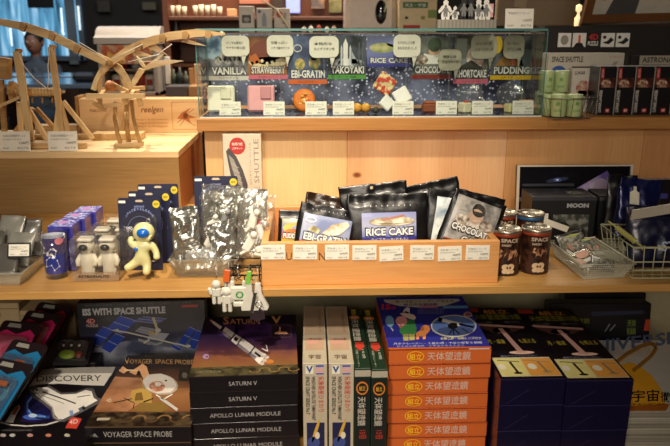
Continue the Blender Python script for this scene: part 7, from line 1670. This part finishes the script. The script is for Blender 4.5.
# -- pale cardboard boxes at the back left
for px0, px1, pyt, Y, d_, lab in ((-30, 18, 304, 1.47, .12, 'pale cardboard box at the far lower left, against the back board'), (19, 66, 311, 1.455, .13, 'long low tan cardboard box behind the magenta packs')):
    a = at(px0, pyt, Y); c = at(px1 + (8 if px0 > 0 else 0), pyt, Y); bb = MB(); h_ = a.z - ZS; bb.box((0, d_ / 2, h_ / 2), (c.x - a.x, d_, h_), mat('c0a880', .7), b=.002); o = bb.build('cardboard_box', None, ((a.x + c.x) / 2, Y, ZS), label=lab, cat='box')
    f = MB().face((-(c.x - a.x) / 2, 0, 0), (c.x - a.x, 0, 0), (0, 0, h_)); f.text('取扱注意', .3, .82, .62, .88, mat('7a6448'), 1, bold=0); f.line((.02, .93), (.98, .93), .006, mat('8a744e'), 1, asp=2); f.build('box_print', o)
# -- black boxes behind at right
a = at(553, 309, 1.40); c = at(655, 306, 1.40); w_ = c.x - a.x; h_ = at(600, 307, 1.40).z - ZS; R_ = (-.10, 0, -.03)
b = MB(); b.box((0, .02, h_ / 2), (w_, .04, h_), BK, b=.001); o = b.build('black_kit_box', None, ((a.x + c.x) / 2, 1.402, ZS + .0005), R_, label='black kit box with green lettering, upright behind the right navy stack', cat='kit box')
f = MB().face((-w_ / 2, 0, 0), (w_, 0, 0), (0, 0, h_)).on(o.location, R_).crop(560, 290, 2.85); f.pp([(190, 88), (190, 140), (216, 132), (218, 82)], mat('1c2414'), 1); f.pt('天体', 192, 84, 216, 104, mat('6a7a28', .4), 2); f.pt('望遠鏡', 190, 108, 216, 126, mat('6a7a28', .4), 2); f.pp([(238, 116), (262, 116), (266, 84), (244, 84)], mat('a83c20', .4), 2); f.pp([(90, 62), (92, 74), (240, 68), (238, 58)], mat('24243c'), 2); f.pl([(128, 118), (142, 96)], 4, mat('6a6a78')); f.pl([(142, 116), (158, 98)], 4, mat('6a6a78')); f.pt('組立', 0, 62, 40, 76, mat('a87828', .4), 2, bold=.03); f.pt('天体望遠鏡', 0, 80, 84, 96, mat('6a7028', .4), 2, bold=.03); f.build('printed_cover', o)
a = at(575, 309, 1.40); c = at(652, 306, 1.46); b = MB(); b.box((0, .02, .085), (.19, .035, .17), BK, b=.001); o = b.build('black_kit_box', None, ((a.x + c.x) / 2 + .01, 1.485, ZS + .0005), (-.1, 0, -.03), label='plain black kit box hidden right behind the green lettered one', cat='kit box')
# -- UNIVERSE magazines
Ym = 1.083; xm = at(632, 416, Ym).x - .012; zm_ = .80; nm_ = 9; tm = (zm_ - ZS) / nm_; wm_, dm = .22, .295
xm = .545
for k in range(nm_):
    r_ = random.Random(k); top = k == nm_ - 1
    o = flat_box('magazine', xm + wm_ / 2 + (0 if top else r_.uniform(0, .006)), Ym + (0 if top else r_.uniform(-.002, .006)), wm_, dm, ZS + tm * k, tm - .0003, -.03 if top else -.03 + r_.uniform(-.01, .01), mat('a09a8c' if k % 2 else '8a8478', .5), 'glossy magazine with a yellow ringed planet, top of its pile' if top else 'magazine in the pile under the ringed planet cover, %s from the top' % ('', 'second', 'third', 'fourth', 'fifth', 'sixth', 'seventh', 'eighth', 'ninth')[nm_ - 1 - k], 'magazine')
    f = frontface(wm_, tm - .0003)
    for q in range(3): f.rect(0, .15 + .25 * q, 1, .22 + .25 * q, mat('6a6458', .6), 1)
    f.build('page_edges', o)
    if top:
        f = topface(wm_, dm, tm - .0003).on(o.location, (0, 0, -.03)).crop(550, 290, 2.858); f.rect(0, 0, 1, 1, mat('c0bcb4', .35, coat=.2), 0); f.pt('UNIVERSE', 74, 150, 362, 186, mat('5a6a90', .4), 2, bold=.02, slant=-32)
        yl = mat('e4a428', .35, coat=.2); f.pp([(205, 360), (200, 215), (228, 206), (262, 222), (292, 246), (318, 284), (334, 330), (340, 362)], yl, 3); rg = mat('9a6c28', .4)
        f.pl([(190, 206), (222, 182), (262, 160), (292, 152), (304, 164), (292, 186), (262, 212), (236, 232)], 11, rg, 4); f.pl([(196, 212), (226, 190), (262, 172), (282, 168), (286, 176), (266, 196)], 3, mat('d8b060'), 5)
        f.pp([(200, 362), (200, 334), (343, 326), (343, 360)], mat('a05c1c', .4), 5); f.pt('宇宙', 234, 288, 312, 322, K, 7, bold=.05, slant=-3); f.pt('徹底図解', 316, 292, 430, 322, K, 7, bold=.04); f.pt('大宇宙の謎に迫る', 222, 326, 330, 331, K, 7, bold=0, slant=-2); f.build('printed_cover', o)
# ================================================================ groups of repeats
GROUPS = {'food_bag': 'black space food bags in the wooden tray', 'food_can': 'food cans beside the wooden tray', 'keychain': 'white keychains hanging from the wire rack', 'foil_pack': 'foil and clear packs around the clear bin',
 'grey_pack': 'small packs in the clear tray', 'hang_card': 'navy blister cards', 'figure_pack': 'clear astronaut shaker packs', 'purple_carton': 'purple cartons behind the tumbler', 'small_pack': 'small packs in the mesh basket', 'blue_bag': 'blue bags in the cream wire basket',
 'rocket_kit_box': 'dark stack of rocket and lunar module cartons', 'probe_kit_box': 'stack of space probe cartons', 'shuttle_kit_box': 'cartons at the lower left', 'telescope_kit_box': 'orange stack of telescope kits', 'stargazer_box': 'navy telescope boxes', 'satellite_kit_box': 'white satellite boxes standing on edge',
 'telescope_book_box': 'green telescope boxes standing on edge', 'magazine': 'pile of magazines', 'toy_pack': 'blister toy packs at the lower left', 'speech_bubble_card': 'speech bubble cards in the glass case', 'ice_cream_block': 'freeze-dried ice cream blocks', 'octopus_ball': 'octopus dumplings', 'rice_cake': 'rice cakes in the glass case',
 'cake_cube': 'cake cubes in the glass case', 'clear_plate': 'clear plates in the glass case', 'black_kit_box': 'black boxes behind the navy stacks', 'cardboard_box': 'cardboard boxes at the lower left', 'food_tub': 'tubs in the white cabinet', 'dining_table': 'dining tables by the window', 'shop_jar': 'jars on the back counter', 'shop_packet': 'packets on the back counter',
 'picture_pack': 'picture packs behind the glass case', 'poster': 'posters on the brown back board', 'night_light': 'small glowing lamps on the back shelf', 'wall_notice': 'notices on the dark wall', 'moon_box': 'dark boxes before the leaning picture'}
for o in list(SC.objects):
    if o.parent or 'label' not in o or 'group' in o: continue
    st = o.name.split('.')[0]
    if st in GROUPS: o['group'] = GROUPS[st]
    elif st == 'price_card':
        L = o['label']; o['group'] = 'price cards on the tray front' if 'tray front' in L else 'price cards in the glass case' if 'glass case in front' in L else 'single price cards'
    elif st == 'model_kit_box': o['group'] = 'model kit cartons'
